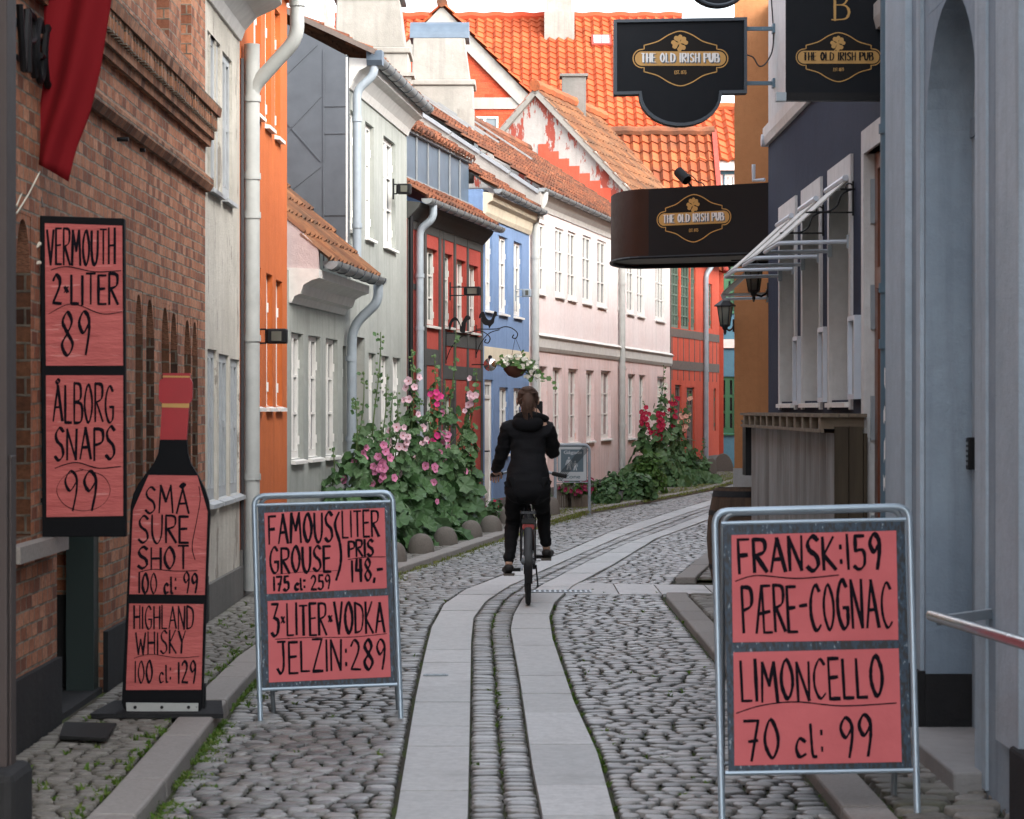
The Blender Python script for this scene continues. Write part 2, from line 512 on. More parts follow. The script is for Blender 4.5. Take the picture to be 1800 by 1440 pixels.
# ------------------------------------------------------------------ facades
class Fac:
    def __init__(s, p0, p1, side='L'):
        s.p = Vector((*p0, 0)); q = Vector((*p1, 0))
        s.L = (q - s.p).length
        s.u = (q - s.p).normalized()
        s.n = Vector((s.u.y, -s.u.x, 0)) if side == 'L' else Vector((-s.u.y, s.u.x, 0))
    def at(s, a, z, o=0.0): return s.p + s.u * a + s.n * o + Vector((0, 0, z))
    def s(s_, x):
        k = (x - 900) / FPX
        return (k * s_.p.y - s_.p.x) / (s_.u.x - k * s_.u.y)
    def z(s, x, y):
        d = s.at(s.s(x), 0).y
        return 1.5 + (720 - y) * d / FPX
    def box(s, mb, s0, s1, z0, z1, o0, o1, mi=0):
        q = [(s0, z0, o0), (s1, z0, o0), (s1, z0, o1), (s0, z0, o1), (s0, z1, o0), (s1, z1, o0), (s1, z1, o1), (s0, z1, o1)]
        k0 = len(mb.f)
        mb.hexa([s.at(a, z, o) for a, z, o in q], mi)
        fl = [(0, 1, 2, 3), (7, 6, 5, 4), (0, 4, 5, 1), (1, 5, 6, 2), (2, 6, 7, 3), (3, 7, 4, 0)]
        for k in range(6):
            mb.uv[k0 + k] = [((q[i][0], q[i][2]) if k < 2 else ((q[i][2], q[i][1]) if k in (3, 5) else (q[i][0], q[i][1]))) for i in fl[k]]
        mb.hasuv = True
    def wall(s, mb, z0, z1, ops=(), rec=.12, ret=4.0, back=False, s0=0.0, s1=None):
        s1 = s.L if s1 is None else s1
        ss = sorted({s0, s1, *[v for o in ops for v in o[:2] if s0 < v < s1]})
        zs = sorted({z0, z1, *[v for o in ops for v in o[2:4] if z0 < v < z1]})
        def cut(a, b, step):
            out = []
            for i in range(len(a) - 1):
                out.append(a[i])
            out.append(a[-1]); return out
        for i in range(len(ss) - 1):
            for j in range(len(zs) - 1):
                cs, cz = (ss[i] + ss[i + 1]) / 2, (zs[j] + zs[j + 1]) / 2
                if any(o[0] < cs < o[1] and o[2] < cz < o[3] for o in ops): continue
                a, b, c, d = ss[i], ss[i + 1], zs[j], zs[j + 1]
                mb.face([s.at(a, c), s.at(b, c), s.at(b, d), s.at(a, d)], [(a, c), (b, c), (b, d), (a, d)])
        for o in ops:
            a, b, c, d = o[:4]
            r = o[4] if len(o) > 4 else rec
            if r == 0: continue
            for p, q in (((a, c), (a, d)), ((b, c), (b, d)), ((a, d), (b, d)), ((a, c), (b, c))):
                w = abs(q[0] - p[0]) < 1e-6
                if w: uv = [(p[0], p[1]), (p[0] + r, p[1]), (p[0] + r, q[1]), (p[0], q[1])]; 
                else: uv = [(p[0], p[1]), (p[0], p[1] + r), (q[0], p[1] + r), (q[0], p[1])]
                if w: mb.face([s.at(p[0], p[1]), s.at(p[0], p[1], -r), s.at(q[0], q[1], -r), s.at(q[0], q[1])], uv)
                else: mb.face([s.at(p[0], p[1]), s.at(p[0], p[1], -r), s.at(q[0], q[1], -r), s.at(q[0], q[1])], uv)
            if back or (len(o) > 5 and o[5]):
                mb.face([s.at(a, c, -r), s.at(b, c, -r), s.at(b, d, -r), s.at(a, d, -r)], [(a, c), (b, c), (b, d), (a, d)])
        if ret:
            for e in (s0, s1):
                mb.face([s.at(e, z0), s.at(e, z0, -ret), s.at(e, z1, -ret), s.at(e, z1)], [(e, z0), (e + ret, z0), (e + ret, z1), (e, z1)])
            mb.face([s.at(s0, z0, -ret), s.at(s1, z0, -ret), s.at(s1, z1, -ret), s.at(s0, z1, -ret)], [(s0, z0), (s1, z0), (s1, z1), (s0, z1)])
    def sweep(s, mb, s0, s1, prof, mi=0):
        """prof: closed polygon of (o,z)"""
        a = [s.at(s0, z, o) for o, z in prof]; b = [s.at(s1, z, o) for o, z in prof]
        n = len(prof)
        k0 = len(mb.f)
        mb.mesh(a + b, [tuple(range(n)), tuple(range(2 * n - 1, n - 1, -1))] + [(i, n + i, n + (i + 1) % n, (i + 1) % n) for i in range(n)], mi)
        mb.uv[k0] = list(prof); mb.uv[k0 + 1] = list(reversed(prof))
        t = 0
        for i in range(n):
            p, q = prof[i], prof[(i + 1) % n]; l = math.hypot(q[0] - p[0], q[1] - p[1])
            mb.uv[k0 + 2 + i] = [(s0, t), (s1, t), (s1, t + l), (s0, t + l)]; t += l
        mb.hasuv = True

def window(F, par, s0, s1, z0, z1, cols=2, rows=3, rec=.08, mf='white_paint', mg='glass_dark', sill=True, b=.045, bar=.022, mull=None, ms=None, hinges=True):
    mb = MB()
    o0, o1 = -rec - .045, -rec + .004
    g = .003
    s0 += g; s1 -= g; z0 += g; z1 -= g
    F.box(mb, s0, s0 + b, z0, z1, o0, o1); F.box(mb, s1 - b, s1, z0, z1, o0, o1)
    F.box(mb, s0 + b, s1 - b, z1 - b, z1, o0, o1); F.box(mb, s0 + b, s1 - b, z0, z0 + b * 1.5, o0, o1)
    w = s1 - s0 - 2 * b; h = z1 - z0 - 2.5 * b
    mull = mull or (b * 1.3 if cols == 2 else bar)
    for i in range(1, cols):
        c = s0 + b + w * i / cols
        F.box(mb, c - mull / 2, c + mull / 2, z0 + b * 1.5, z1 - b, o0 + .006, o1 + .006)
    for j in range(1, rows):
        c = z0 + 1.5 * b + h * j / rows
        F.box(mb, s0 + b, s1 - b, c - bar / 2, c + bar / 2, o0 + .012, o1 - .006)
    if hinges and rec > .03:
        for zz in (z0 + h * .16, z0 + h * .84):
            F.box(mb, s1 - b * .8, s1 - b * .3, zz - .04, zz + .04, o1 - .002, o1 + .014)
    fr = mb.build('window', mf, par)
    p = MB(); F.box(p, s0 + b * .5, s1 - b * .5, z0 + b * .5, z1 - b * .5, o0 + .012, o0 + .018)
    p.build('pane', mg, fr)
    if sill:
        k = MB()
        F.sweep(k, s0 - .02, s1 + .02, [(-rec, z0 + .004), (.045, z0 - .022), (.045, z0 - .05), (-rec, z0 - .045)])
        k.build('sill', ms or mf, fr)
    return fr

def door(F, par, s0, s1, z0, z1, rec=.12, mf='white_paint', ml=None, glaz=.35, b=.07):
    mb = MB()
    o0, o1 = -rec - .05, -rec
    g = .003
    s0 += g; s1 -= g; z1 -= g
    F.box(mb, s0, s0 + b, z0, z1, o0, o1); F.box(mb, s1 - b, s1, z0, z1, o0, o1); F.box(mb, s0 + b, s1 - b, z1 - b, z1, o0, o1)
    zt = z1 - (z1 - z0) * glaz * .6
    F.box(mb, s0 + b, s1 - b, zt - .05, zt, o0, o1)
    fr = mb.build('door', mf, par)
    lf = MB()
    F.box(lf, s0 + b, s1 - b, z0, zt - .05, o0 - .01, o1 - .02)
    m = (s0 + s1) / 2
    for q in (z0 + .15, z0 + (zt - z0) * .42):
        F.box(lf, s0 + b + .08, s1 - b - .08, q, q + (zt - z0) * .2, o1 - .025, o1 - .008)
    lf.build('door_leaf', ml or mf, fr)
    p = MB(); F.box(p, s0 + b, s1 - b, zt, z1 - b, o0 + .02, o0 + .026); p.build('pane', 'glass_dark', fr)
    bb = MB()
    for i in (1, 2):
        c = s0 + b + (s1 - s0 - 2 * b) * i / 3
        F.box(bb, c - .012, c + .012, zt, z1 - b, o0 + .02, o1 - .01)
    bb.build('glazing_bar', mf, fr)
    h = MB(); h.tube([F.at(s0 + b + .07, z0 + (zt - z0) * .5, o1 - .02), F.at(s0 + b + .07, z0 + (zt - z0) * .5, o1 + .05), F.at(s0 + b + .17, z0 + (zt - z0) * .5, o1 + .05)], .012, 6)
    h.build('handle', 'iron_black', fr)
    return fr

def tileroof(mb, e0, e1, r0, r1, tw=.21, th=.3, amp=.028, lift=.035, per=6, jit=.006, uvo=(0, 0), s_shape=True):
    """pantiles from the eave e0-e1 up to the ridge r0-r1"""
    e0, e1, r0, r1 = (Vector(p) for p in (e0, e1, r0, r1))
    L = (e1 - e0).length; H = ((r0 + r1) / 2 - (e0 + e1) / 2).length
    nc = max(1, round(L / tw)); nr = max(1, round(H / th))
    nrm = (e1 - e0).cross(r0 - e0).normalized()
    if nrm.z < 0: nrm = -nrm
    cols = nc * per
    base = len(mb.v)
    vs = []; fs = []; uvs = []
    rj = [[random.uniform(-jit, jit) for _ in range(nc + 1)] for _ in range(nr + 1)]
    def wave(i):
        ph = (i % per) / per
        if s_shape:
            return amp * (math.sin(ph * 2 * math.pi) * .9 + .3 * math.sin(ph * 4 * math.pi))
        return amp * math.sin(ph * 2 * math.pi)
    ub = (r0 - e0).normalized()
    for j in range(nr):
        for e in (0, 1, 2):
            bb = (j + (1.06 if e == 2 else 0)) / nr
            bb = min(bb, 1.0)
            for i in range(cols + 1):
                a = i / cols
                p = (e0 * (1 - a) + e1 * a) * (1 - bb) + (r0 * (1 - a) + r1 * a) * bb
                jt = rj[j][min(i // per, nc)]
                off = wave(i) + jt + (lift if e == 1 else (-.01 if e == 0 else .002))
                p = p + nrm * off - ub * (jt * 1.5 if e < 2 else 0)
                vs.append(p)
    W_ = cols + 1
    for j in range(nr):
        for e in (0, 1):
            k = (j * 3 + e) * W_
            for i in range(cols):
                fs.append((k + i, k + i + 1, k + W_ + i + 1, k + W_ + i))
                c = i // per + .5 + uvo[0]; r = j + .5 + uvo[1]
                uvs.append([(c, r)] * 4)
    n = len(mb.v)
    mb.v.extend([tuple(p) for p in vs])
    for f, u in zip(fs, uvs):
        mb.f.append(tuple(i + n for i in f)); mb.uv.append(u); mb.mi.append(0)
    mb.hasuv = True

def gutter(F, par, s0, s1, z, o, r=.065, mat='zinc_pale', rings=True, step=.45):
    mb = MB()
    n = 9
    out = [(o + r * math.cos(math.pi + math.pi * k / n), z + r * math.sin(math.pi + math.pi * k / n)) for k in range(n + 1)]
    inn = [(o + (r - .008) * math.cos(2 * math.pi - math.pi * k / n), z + (r - .008) * math.sin(2 * math.pi - math.pi * k / n)) for k in range(n + 1)]
    F.sweep(mb, s0, s1, out + inn)
    F.sweep(mb, s0 - .004, s0 + .003, [(o + (r - .001) * math.cos(math.pi + math.pi * k / n), z + (r - .001) * math.sin(math.pi + math.pi * k / n)) for k in range(n + 1)])
    F.sweep(mb, s1 - .003, s1 + .004, [(o + (r - .001) * math.cos(math.pi + math.pi * k / n), z + (r - .001) * math.sin(math.pi + math.pi * k / n)) for k in range(n + 1)])
    g = mb.build('gutter', mat, par, smooth=True)
    if rings:
        c = s0 + .2
        while c < s1:
            rr = r + .004
            k = MB()
            k.tube([F.at(c, z + rr * math.sin(math.pi + math.pi * q / 8), o + rr * math.cos(math.pi + math.pi * q / 8)) for q in range(9)], .007, 5)
            k.build('gutter_bracket', 'zinc', g)
            c += step
    return g

def downpipe(par, pts, r=.04, mat='pipe_grey', collars=(), name='downpipe', fil=.12):
    mb = MB()
    mb.tube(fillet(pts, fil), r, 12)
    o = mb.build(name, mat, par, smooth=True)
    if collars:
        for p in collars:
            p = Vector(p); k = MB()
            k.tube([p - Vector((0, 0, .025)), p + Vector((0, 0, .025))], r + .009, 12)
            k.build('pipe_collar', mat, o, smooth=True)
    return o

def cope(o):
    """copy of a thing with all its parts"""
    c = o.copy(); COL.objects.link(c)
    WL[c.name] = WL[o.name].copy()
    for ch in [x for x in bpy.data.objects if x.parent == o]:
        d = cope(ch); d.parent = c
    return c
# ------------------------------------------------------------------ hand lettering
GL = {
 'A': (.62, "0,0 .31,1 .62,0|.1,.36 .53,.38"), 'B': (.5, "0,0 0,1|~0,1 .4,.95 .42,.62 .05,.53|~.05,.53 .5,.45 .48,.06 0,0"),
 'C': (.5, "~.5,.86 .3,1 .05,.7 .03,.3 .25,0 .5,.12"), 'D': (.55, "0,0 0,1|~0,1 .45,.85 .55,.5 .4,.1 0,0"),
 'E': (.45, ".45,1 0,1 0,0 .45,0|0,.52 .38,.54"), 'F': (.45, "0,0 0,1 .45,1|0,.52 .36,.54"),
 'G': (.56, "~.5,.85 .28,1 .04,.7 .03,.3 .25,0 .5,.1 .53,.42|.3,.42 .57,.42"), 'H': (.5, "0,0 0,1|.5,0 .5,1|0,.5 .5,.52"),
 'I': (.08, ".04,0 .04,1"), 'J': (.45, ".05,1 .45,1|~.33,1 .35,.25 .2,0 .02,.15"), 'K': (.5, "0,0 0,1|.45,1 .02,.45 .5,0"),
 'L': (.42, "0,1 0,0 .42,0"), 'M': (.7, "0,0 .08,1 .35,.4 .6,1 .7,0"), 'N': (.55, "0,0 0,1 .5,0 .55,1"),
 'O': (.54, "~.27,1 .04,.68 .04,.3 .27,0 .5,.3 .5,.68 .27,1"), 'P': (.48, "0,0 0,1|~0,1 .45,.95 .46,.6 0,.48"),
 'R': (.5, "0,0 0,1|~0,1 .45,.95 .44,.62 .04,.5|.1,.5 .52,0"), 'S': (.5, "~.48,.88 .28,1 .06,.82 .12,.6 .4,.42 .46,.16 .22,0 0,.12"),
 'T': (.52, "0,1 .52,1|.26,1 .26,0"), 'U': (.52, "~0,1 .02,.3 .25,0 .48,.3 .52,1"), 'V': (.55, "0,1 .3,0 .55,1"),
 'W': (.75, "0,1 .2,0 .38,.7 .55,0 .75,1"), 'Y': (.52, "0,1 .26,.5 .52,1|.26,.5 .2,0"), 'Z': (.5, "0,1 .5,1 0,0 .52,0"),
 'Å': (.62, "0,0 .31,.95 .62,0|.1,.36 .53,.38|~.31,1.0 .2,1.06 .31,1.12 .42,1.06 .31,1.0"), 'Æ': (.8, ".8,1 .36,1 0,0|.4,1 .4,0 .82,0|.16,.4 .74,.45"),
 '0': (.48, "~.24,1 .03,.65 .03,.3 .24,0 .45,.3 .45,.65 .24,1"), '1': (.1, ".05,0 .05,1"), '2': (.5, "~.03,.8 .2,1 .42,.85 .38,.55 .02,.03|.02,.02 .5,.0"),
 '3': (.5, ".02,1 .48,1 .18,.58|~.18,.58 .48,.45 .42,.1 .18,0 0,.1"), '4': (.5, ".12,1 .04,.5 .5,.5|.4,1 .4,0"), '5': (.48, ".46,1 .1,1 .08,.56|~.08,.56 .42,.55 .44,.15 .2,0 .0,.1"),
 '7': (.5, "0,1 .5,1 .2,0|.14,.48 .44,.5"), '8': (.48, "~.25,.52 .06,.78 .25,1 .42,.78 .25,.52 .03,.25 .24,0 .46,.25 .25,.52"),
 '9': (.46, "~.42,.72 .2,.5 .04,.75 .22,1 .42,.85 .43,.5 .3,0"), ':': (.1, ".05,.62 .05,.72|.05,.18 .05,.28"), '-': (.36, "0,.5 .36,.52"),
 '*': (.22, "0,.42 .22,.6|.02,.6 .2,.42"), ',': (.1, ".06,.08 0,-.1"), 'c': (.34, "~.34,.4 .15,.48 .02,.25 .12,.02 .34,.08"), 'l': (.14, "~.02,.82 .03,.3 .06,.05 .18,.03"),
 '(': (.2, "~.2,1 .04,.7 .14,.4 .2,.1 .1,-.25"), '.': (.08, ".04,0 .04,.07"), ' ': (.2, ""), '~': (1.0, "~0,0 .3,1 .6,.4 .8,.1 1,.6"), 'o_': (1, "~.5,1 .12,.85 0,.5 .14,.12 .5,0 .88,.15 1,.5 .86,.88 .45,.97"),
}
CNT = [0]

def ribbon(mb, pts, hw, fr, nib=.9, con=.35, mi=0):
    """pts in board coordinates (metres); fr(x,y,off)->3-D"""
    n = len(pts)
    CNT[0] += 1
    base = .0008 + (CNT[0] % 14) * .00012
    L = []; Rr = []
    wob = random.uniform(.78, 1.25) if con else 1
    for i in range(n):
        a = pts[max(i - 1, 0)]; b = pts[min(i + 1, n - 1)]
        dx, dy = b[0] - a[0], b[1] - a[1]
        l = math.hypot(dx, dy) or 1e-6
        dx /= l; dy /= l
        h = hw * .86 * wob * random.uniform(.86, 1.14) * (1 - con + con * 2 * abs(math.sin(math.atan2(dy, dx) - nib)))
        if i in (0, n - 1): h *= .85
        e = -hw * .5 if i == 0 else (hw * .5 if i == n - 1 else 0)
        x = pts[i][0] + dx * e; y = pts[i][1] + dy * e
        o = base + i * 3e-6
        L.append(fr(x - dy * h, y + dx * h, o)); Rr.append(fr(x + dy * h, y - dx * h, o))
    mb.mesh(L + Rr, [(i, i + 1, n + i + 1, n + i) for i in range(n - 1)], mi)

def glyph_strokes(ch):
    w, s = GL[ch]
    out = []
    for st in s.split('|'):
        if not st: continue
        sm = st[0] == '~'
        p = [tuple(float(v) for v in q.split(',')) for q in st.lstrip('~').split()]
        if sm: p = crom(p, 6)
        else:
            q = []
            for i in range(len(p) - 1):
                q += [p[i], tuple((a + b) / 2 for a, b in zip(p[i], p[i + 1]))]
            p = q + [p[-1]]
        out.append((sm, p))
    return w, out

def text(mb, s, x0, x1, y0, y1, fr, hw=.006, slope=0.0, gap=.2, jit=.03, nib=.9, con=.35, mi=0):
    tot = sum(GL[c][0] for c in s) + gap * (len(s) - 1)
    k = (x1 - x0) / tot; h = y1 - y0
    x = x0
    for c in s:
        w, sts = glyph_strokes(c)
        jy = random.uniform(-jit, jit) * h; jh = 1 + random.uniform(-jit, jit) * 1.5
        for sm, p in sts:
            # split sharp polylines so corners stay crisp
            q = [(x + a * k, y0 + jy + b * h * jh + (x + a * k - x0) * slope) for a, b in p]
            if sm: ribbon(mb, q, hw, fr, nib, con, mi)
            else:
                for i in range(0, len(q) - 2, 2): ribbon(mb, q[i:i + 3], hw, fr, nib, con, mi)
        x += (w + gap) * k
# ------------------------------------------------------------------ ground
def interp(tab):
    xs = [a for a, b in tab]; ys = [b for a, b in tab]
    return lambda y: float(np.interp(y, xs, ys))
KL = interp([(2, -1.30), (8.85, -1.32), (12, -1.40), (14, -1.42), (18, -1.28), (21.8, -1.02), (23.9, -.68), (28, -.06), (31, .45), (33.9, .98), (38.8, 2.27), (44, 3.6), (54, 5.5), (62, 7.2)])
KR = interp([(2, 1.2), (14.3, 1.21), (19.0, 1.2), (20.2, 1.32), (21.2, 1.45), (23.5, 1.8), (26, 2.2), (28, 2.45), (34, 3.5), (44, 5.6), (58, 8.6), (64, 9.8)])
def edge(px):
    g = [ground(*p) for p in px]
    g.sort(key=lambda p: p.y)
    ex = g[-1] + (g[-1] - g[-2]) * 3
    g.insert(0, Vector((g[0].x, 3, 0))); g.append(ex)
    return interp([(p.y, p.x) for p in g])
SL0 = edge([(695, 1440), (729, 1236), (745, 1160), (758, 1107), (781, 1065), (818, 1040), (877, 1017), (993, 973), (1077, 936), (1180, 902), (1252, 880)])
SL1 = edge([(824, 1440), (827, 1277), (829, 1132), (833, 1090), (856, 1059), (900, 1031), (1010, 981), (1089, 946), (1201, 906), (1262, 886)])
SR0 = edge([(952, 1440), (935, 1357), (914, 1207), (897, 1111), (902, 1086), (918, 1057), (952, 1032), (1035, 989), (1097, 960), (1214, 916), (1262, 897)])
SR1 = edge([(1081, 1440), (1052, 1332), (1010, 1240), (972, 1127), (966, 1088), (975, 1064), (1006, 1034), (1077, 996), (1152, 950), (1252, 913)])
P_W, P_O, P_G0, P_G1, P_B0, P_B1, P_P1, P_R1, P_R2 = (-2.1, 16.55), (-2.09, 18.55), (-2.01, 21.6), (-1.28, 29.4), (-.42, 34.2), (.27, 38.0), (3.45, 52.8), (4.43, 56.0), (4.95, 57.8)
WLN = interp([(2, -2.1), (18.55, -2.09), (21.6, -2.01), (29.4, -1.28), (34.2, -.42), (38, .27), (52.8, 3.45), (56, 4.43), (57.8, 4.95), (64, 4.95)])

def structure(name, mb, mat, **k):
    o = mb.build(name, mat, None, **k); o['kind'] = 'structure'; return o
mb = MB(); mb.face([(-120, -30, -.007), (120, -30, -.007), (120, 300, -.007), (-120, 300, -.007)])
structure('ground', mb, 'soil')

TPL = []
for z, sc_ in ((-1.2, 1.0), (.3, .985), (.84, .90), (1.0, .72)):
    for k in range(10):
        a = 2 * math.pi * k / 10 + .314
        c, s = math.cos(a), math.sin(a)
        q = (abs(c) ** 3.2 + abs(s) ** 3.2) ** (-1 / 3.2)
        TPL.append((c * q * sc_ * .5, s * q * sc_ * .5, z))
TPL = np.array(TPL)
TF = [(r * 10 + k, r * 10 + (k + 1) % 10, (r + 1) * 10 + (k + 1) % 10, (r + 1) * 10 + k) for r in range(3) for k in range(10)] + [tuple(range(30, 40))]

def stones_mesh(name, cells, mat, zbase, h, smooth=True):
    """cells: (x,y,w,d,rot,dz)"""
    A = np.array(cells)
    n = len(A)
    t = TPL[None] * np.stack([A[:, 2], A[:, 3], np.full(n, h)], 1)[:, None, :]
    t = t * (1 + np.random.uniform(-.10, .10, t.shape))
    # tilt
    t[:, :, 2] += t[:, :, 0] * np.random.uniform(-.035, .035, (n, 1)) + t[:, :, 1] * np.random.uniform(-.04, .04, (n, 1))
    c, s = np.cos(A[:, 4])[:, None], np.sin(A[:, 4])[:, None]
    x = t[:, :, 0] * c - t[:, :, 1] * s + A[:, 0:1]
    y = t[:, :, 0] * s + t[:, :, 1] * c + A[:, 1:2]
    z = t[:, :, 2] + zbase + A[:, 5:6]
    V = np.stack([x, y, z], 2).reshape(-1, 3)
    me = bpy.data.meshes.new(name)
    quads = np.array(TF[:-1]); top = np.array(TF[-1])
    loops = np.concatenate([np.concatenate([quads.ravel(), top])[None] + (np.arange(n) * 40)[:, None]]).ravel()
    cnt = np.tile(np.concatenate([np.full(30, 4), [10]]), n)
    st = np.concatenate([[0], np.cumsum(cnt)[:-1]])
    me.vertices.add(len(V)); me.vertices.foreach_set('co', V.ravel())
    me.loops.add(len(loops)); me.loops.foreach_set('vertex_index', loops.astype(np.int32))
    me.polygons.add(len(cnt)); me.polygons.foreach_set('loop_start', st.astype(np.int32)); me.polygons.foreach_set('loop_total', cnt.astype(np.int32))
    me.polygons.foreach_set('use_smooth', np.ones(len(cnt), bool))
    me.update(); me.validate()
    me.materials.append(M[mat])
    o = bpy.data.objects.new(name, me); COL.objects.link(o)
    o['kind'] = 'structure'
    return o

def crossband(x, y):
    return x < 1.75 and 19.45 < y - .12 * max(0, x - 1.0) < 20.7 - .25 * max(0, x - .3) and x > SR1(y) - .02
cells = []; pave = []
y = 6.5
while y < 60:
    d = random.uniform(.078, .108)
    yc = y + d / 2
    segs = [(KL(yc) + .02, SL0(yc) - .012), (SL1(yc) + .002, SR0(yc) - .002), (SR1(yc) + .012, KR(yc) - .02)]
    for k, (a, b) in enumerate(segs):
        if b - a < .05: continue
        x = a
        w_ = (b - a) / 2 if k == 1 else None
        while x < b - .04:
            w = w_ * random.uniform(.96, 1.04) if w_ else random.uniform(.075, .15)
            if k != 1 and random.random() < .15: w *= .7
            if b - (x + w) < .07: w = b - x
            xc = x + w / 2
            if not crossband(xc, yc):
                cells.append((xc, yc + random.uniform(-.014, .014) + .02 * math.sin(xc * 2.3 + y), w - .012, d - .009, random.uniform(-.12, .12), random.uniform(-.003, .003)))
            x += w
    y += d
stones_mesh('cobblestones', cells, 'cobble', .009, .0085)
# pavement left: small setts
y = 6.5
while y < 58:
    d = random.uniform(.06, .085); yc = y + d / 2
    a, b = WLN(yc) + .03, KL(yc) - .19
    x = a
    while x < b - .03:
        w = random.uniform(.06, .11)
        if b - (x + w) < .05: w = b - x
        pave.append((x + w / 2, yc + random.uniform(-.008, .008), w - .012, d - .01, random.uniform(-.08, .08), random.uniform(-.002, .002)))
        x += w
    y += d
stones_mesh('pavement', pave, 'small_sett', .058, .008)
mb = MB()
ys = [2 + i for i in range(61)]
for a, b in zip(ys[:-1], ys[1:]):
    mb.face([(WLN(a) - .2, a, .045), (KL(a) - .1, a, .045), (KL(b) - .1, b, .045), (WLN(b) - .2, b, .045)])
structure('pavement_bed', mb, 'soil')
# right pavement
pave = []
y = 6.5
while y < 40:
    d = random.uniform(.10, .17); yc = y + d / 2
    a = KR(yc) + .19
    b = 2.3 if yc < 20 else KR(yc) + 1.2
    if yc > 27.5: b = min(b, 2.2 + (yc - 28) * .24)
    x = a
    while x < b - .03:
        w = random.uniform(.12, .28)
        if b - (x + w) < .05: w = max(.03, b - x)
        if not (19.2 < yc < 21.0):
            pave.append((x + w / 2, yc, w - .014, d - .008, random.uniform(-.08, .08), random.uniform(-.002, .002)))
        x += w
    y += d
stones_mesh('pavement', pave, 'small_sett', .032, .015)
mb = MB()
for a, b in ((2, 19.2), (21.0, 28)):
    n = int((b - a) / 1) + 1
    for i in range(n):
        p, q = a + (b - a) * i / n, a + (b - a) * (i + 1) / n
        mb.face([(KR(p) + .1, p, .018), (3.4, p, .018), (3.4, q, .018), (KR(q) + .1, q, .018)])
structure('pavement_bed', mb, 'soil')

def slabs(mb, fa, fb, y0, y1, lo, hi, z, th=.06):
    y = y0
    while y < y1:
        L = random.uniform(lo, hi); g = .008
        ya, yb = y + g, min(y + L, y1) - g
        n = max(1, int((yb - ya) / .22))
        dz = random.uniform(-.002, .002)
        vs = []; fs = []
        for i in range(n + 1):
            q = ya + (yb - ya) * i / n
            a, b = fa(q), fb(q)
            if a > b: a, b = b, a
            sk = .0
            vs += [(a + .004, q + sk, z + dz), (b - .004, q - sk, z + dz), (a, q, z - th), (b, q, z - th)]
        for i in range(n):
            k = i * 4
            fs += [(k, k + 1, k + 5, k + 4), (k, k + 4, k + 6, k + 2), (k + 1, k + 3, k + 7, k + 5)]
        e = n * 4
        fs += [(0, 2, 3, 1), (e, e + 1, e + 3, e + 2)]
        mb.mesh(vs, fs)
        y += L
mb = MB()
slabs(mb, SL0, SL1, 5, 60, .55, 1.25, .018)
slabs(mb, SR0, SR1, 5, 60, .55, 1.25, .019)
structure('paving_strip', mb, 'granite_slab')
mb = MB()
cx = [.16, .86, 1.2, 1.62, 2.1, 2.5]
for i in range(5):
    a, b = cx[i] + .006, cx[i + 1] - .006
    y0 = lambda x: 19.4 + .12 * max(0, x - 1.0) + (.0 if x > .3 else .25)
    y1 = lambda x: 20.7 - .25 * max(0, x - .3) + .1 * max(0, x - 1.2)
    if i == 0:
        pts = [(b, y0(b)), (b, y1(b))] + [(SR1(q) + .01, q) for q in (20.7, 20.4, 20.1, 19.8, 19.6, 19.4)]
    else: pts = [(a, y0(a)), (b, y0(b)), (b, y1(b)), (a, y1(a))]
    mb.prism(pts, (0, 0, .019), (1, 0, 0), (0, 1, 0), (0, 0, 1), .06)
structure('paving_strip', mb, 'granite_slab')
mb = MB(); slabs(mb, lambda q: KL(q) - .175, KL, 5, 60, .7, 1.3, .076, .12)
structure('kerb', mb, 'kerb_stone', bevel=.012)
mb = MB(); slabs(mb, KR, lambda q: KR(q) + .18, 3, 19.25, .6, 1.1, .045, .1); slabs(mb, KR, lambda q: KR(q) + .18, 20.9, 40, .6, 1.1, .05, .1)
structure('kerb', mb, 'kerb_stone', bevel=.012)
# grass and weeds
def tufts(name, spots, mat, lo=.03, hi=.08, nb=10):
    mb = MB()
    for x, y, z, r in spots:
        for _ in range(nb):
            a = random.uniform(0, 6.28); q = random.uniform(0, r)
            p = Vector((x + math.cos(a) * q, y + math.sin(a) * q, z)); h = random.uniform(lo, hi)
            d = Vector((random.uniform(-.7, .7), random.uniform(-.7, .7), 1)).normalized() * h
            w = Vector((math.cos(a + 1.3), math.sin(a + 1.3), 0)) * random.uniform(.003, .007)
            m = p + d * .55; e = p + d + Vector((d.x * .5, d.y * .5, -.25 * h))
            mb.mesh([p - w, p + w, m + w * .8, m - w * .8, e], [(0, 1, 2, 3), (3, 2, 4)])
    o = mb.build(name, mat); o['kind'] = 'stuff'; return o
sp = []
for i in range(700):
    yy = 8 + 9.5 * random.random() ** 1.4
    if math.sin(yy * 3.1) + math.sin(yy * 7.3) > -.7: sp.append((KL(yy) + abs(random.gauss(.03, .05)), yy, .0, .04))
for i in range(240):
    yy = random.uniform(8.2, 20)
    sp.append((KL(yy) - .19 + random.gauss(-.02, .02) if random.random() < .55 else random.uniform(-2.0, -1.6), yy, .055, .025))
for i in range(120):
    yy = random.uniform(8.5, 20); xx = random.uniform(KL(yy) + .1, KR(yy))
    if not (SL0(yy) - .02 < xx < SL1(yy) + .02 or SR0(yy) - .02 < xx < SR1(yy) + .02): sp.append((xx, yy, .0, .012))
for i in range(100):
    yy = random.uniform(9, 19); sp.append((random.choice((SL1(yy) + .14, KR(yy) - .04, SR1(yy) + .01)), yy, -.006, .014))
tufts('grass', sp, 'grass_blade', .015, .05, 9)
sp = []
for i in range(420):
    yy = random.uniform(20, 34); sp.append((KL(yy) + random.gauss(.02, .05), yy, .0, .05))
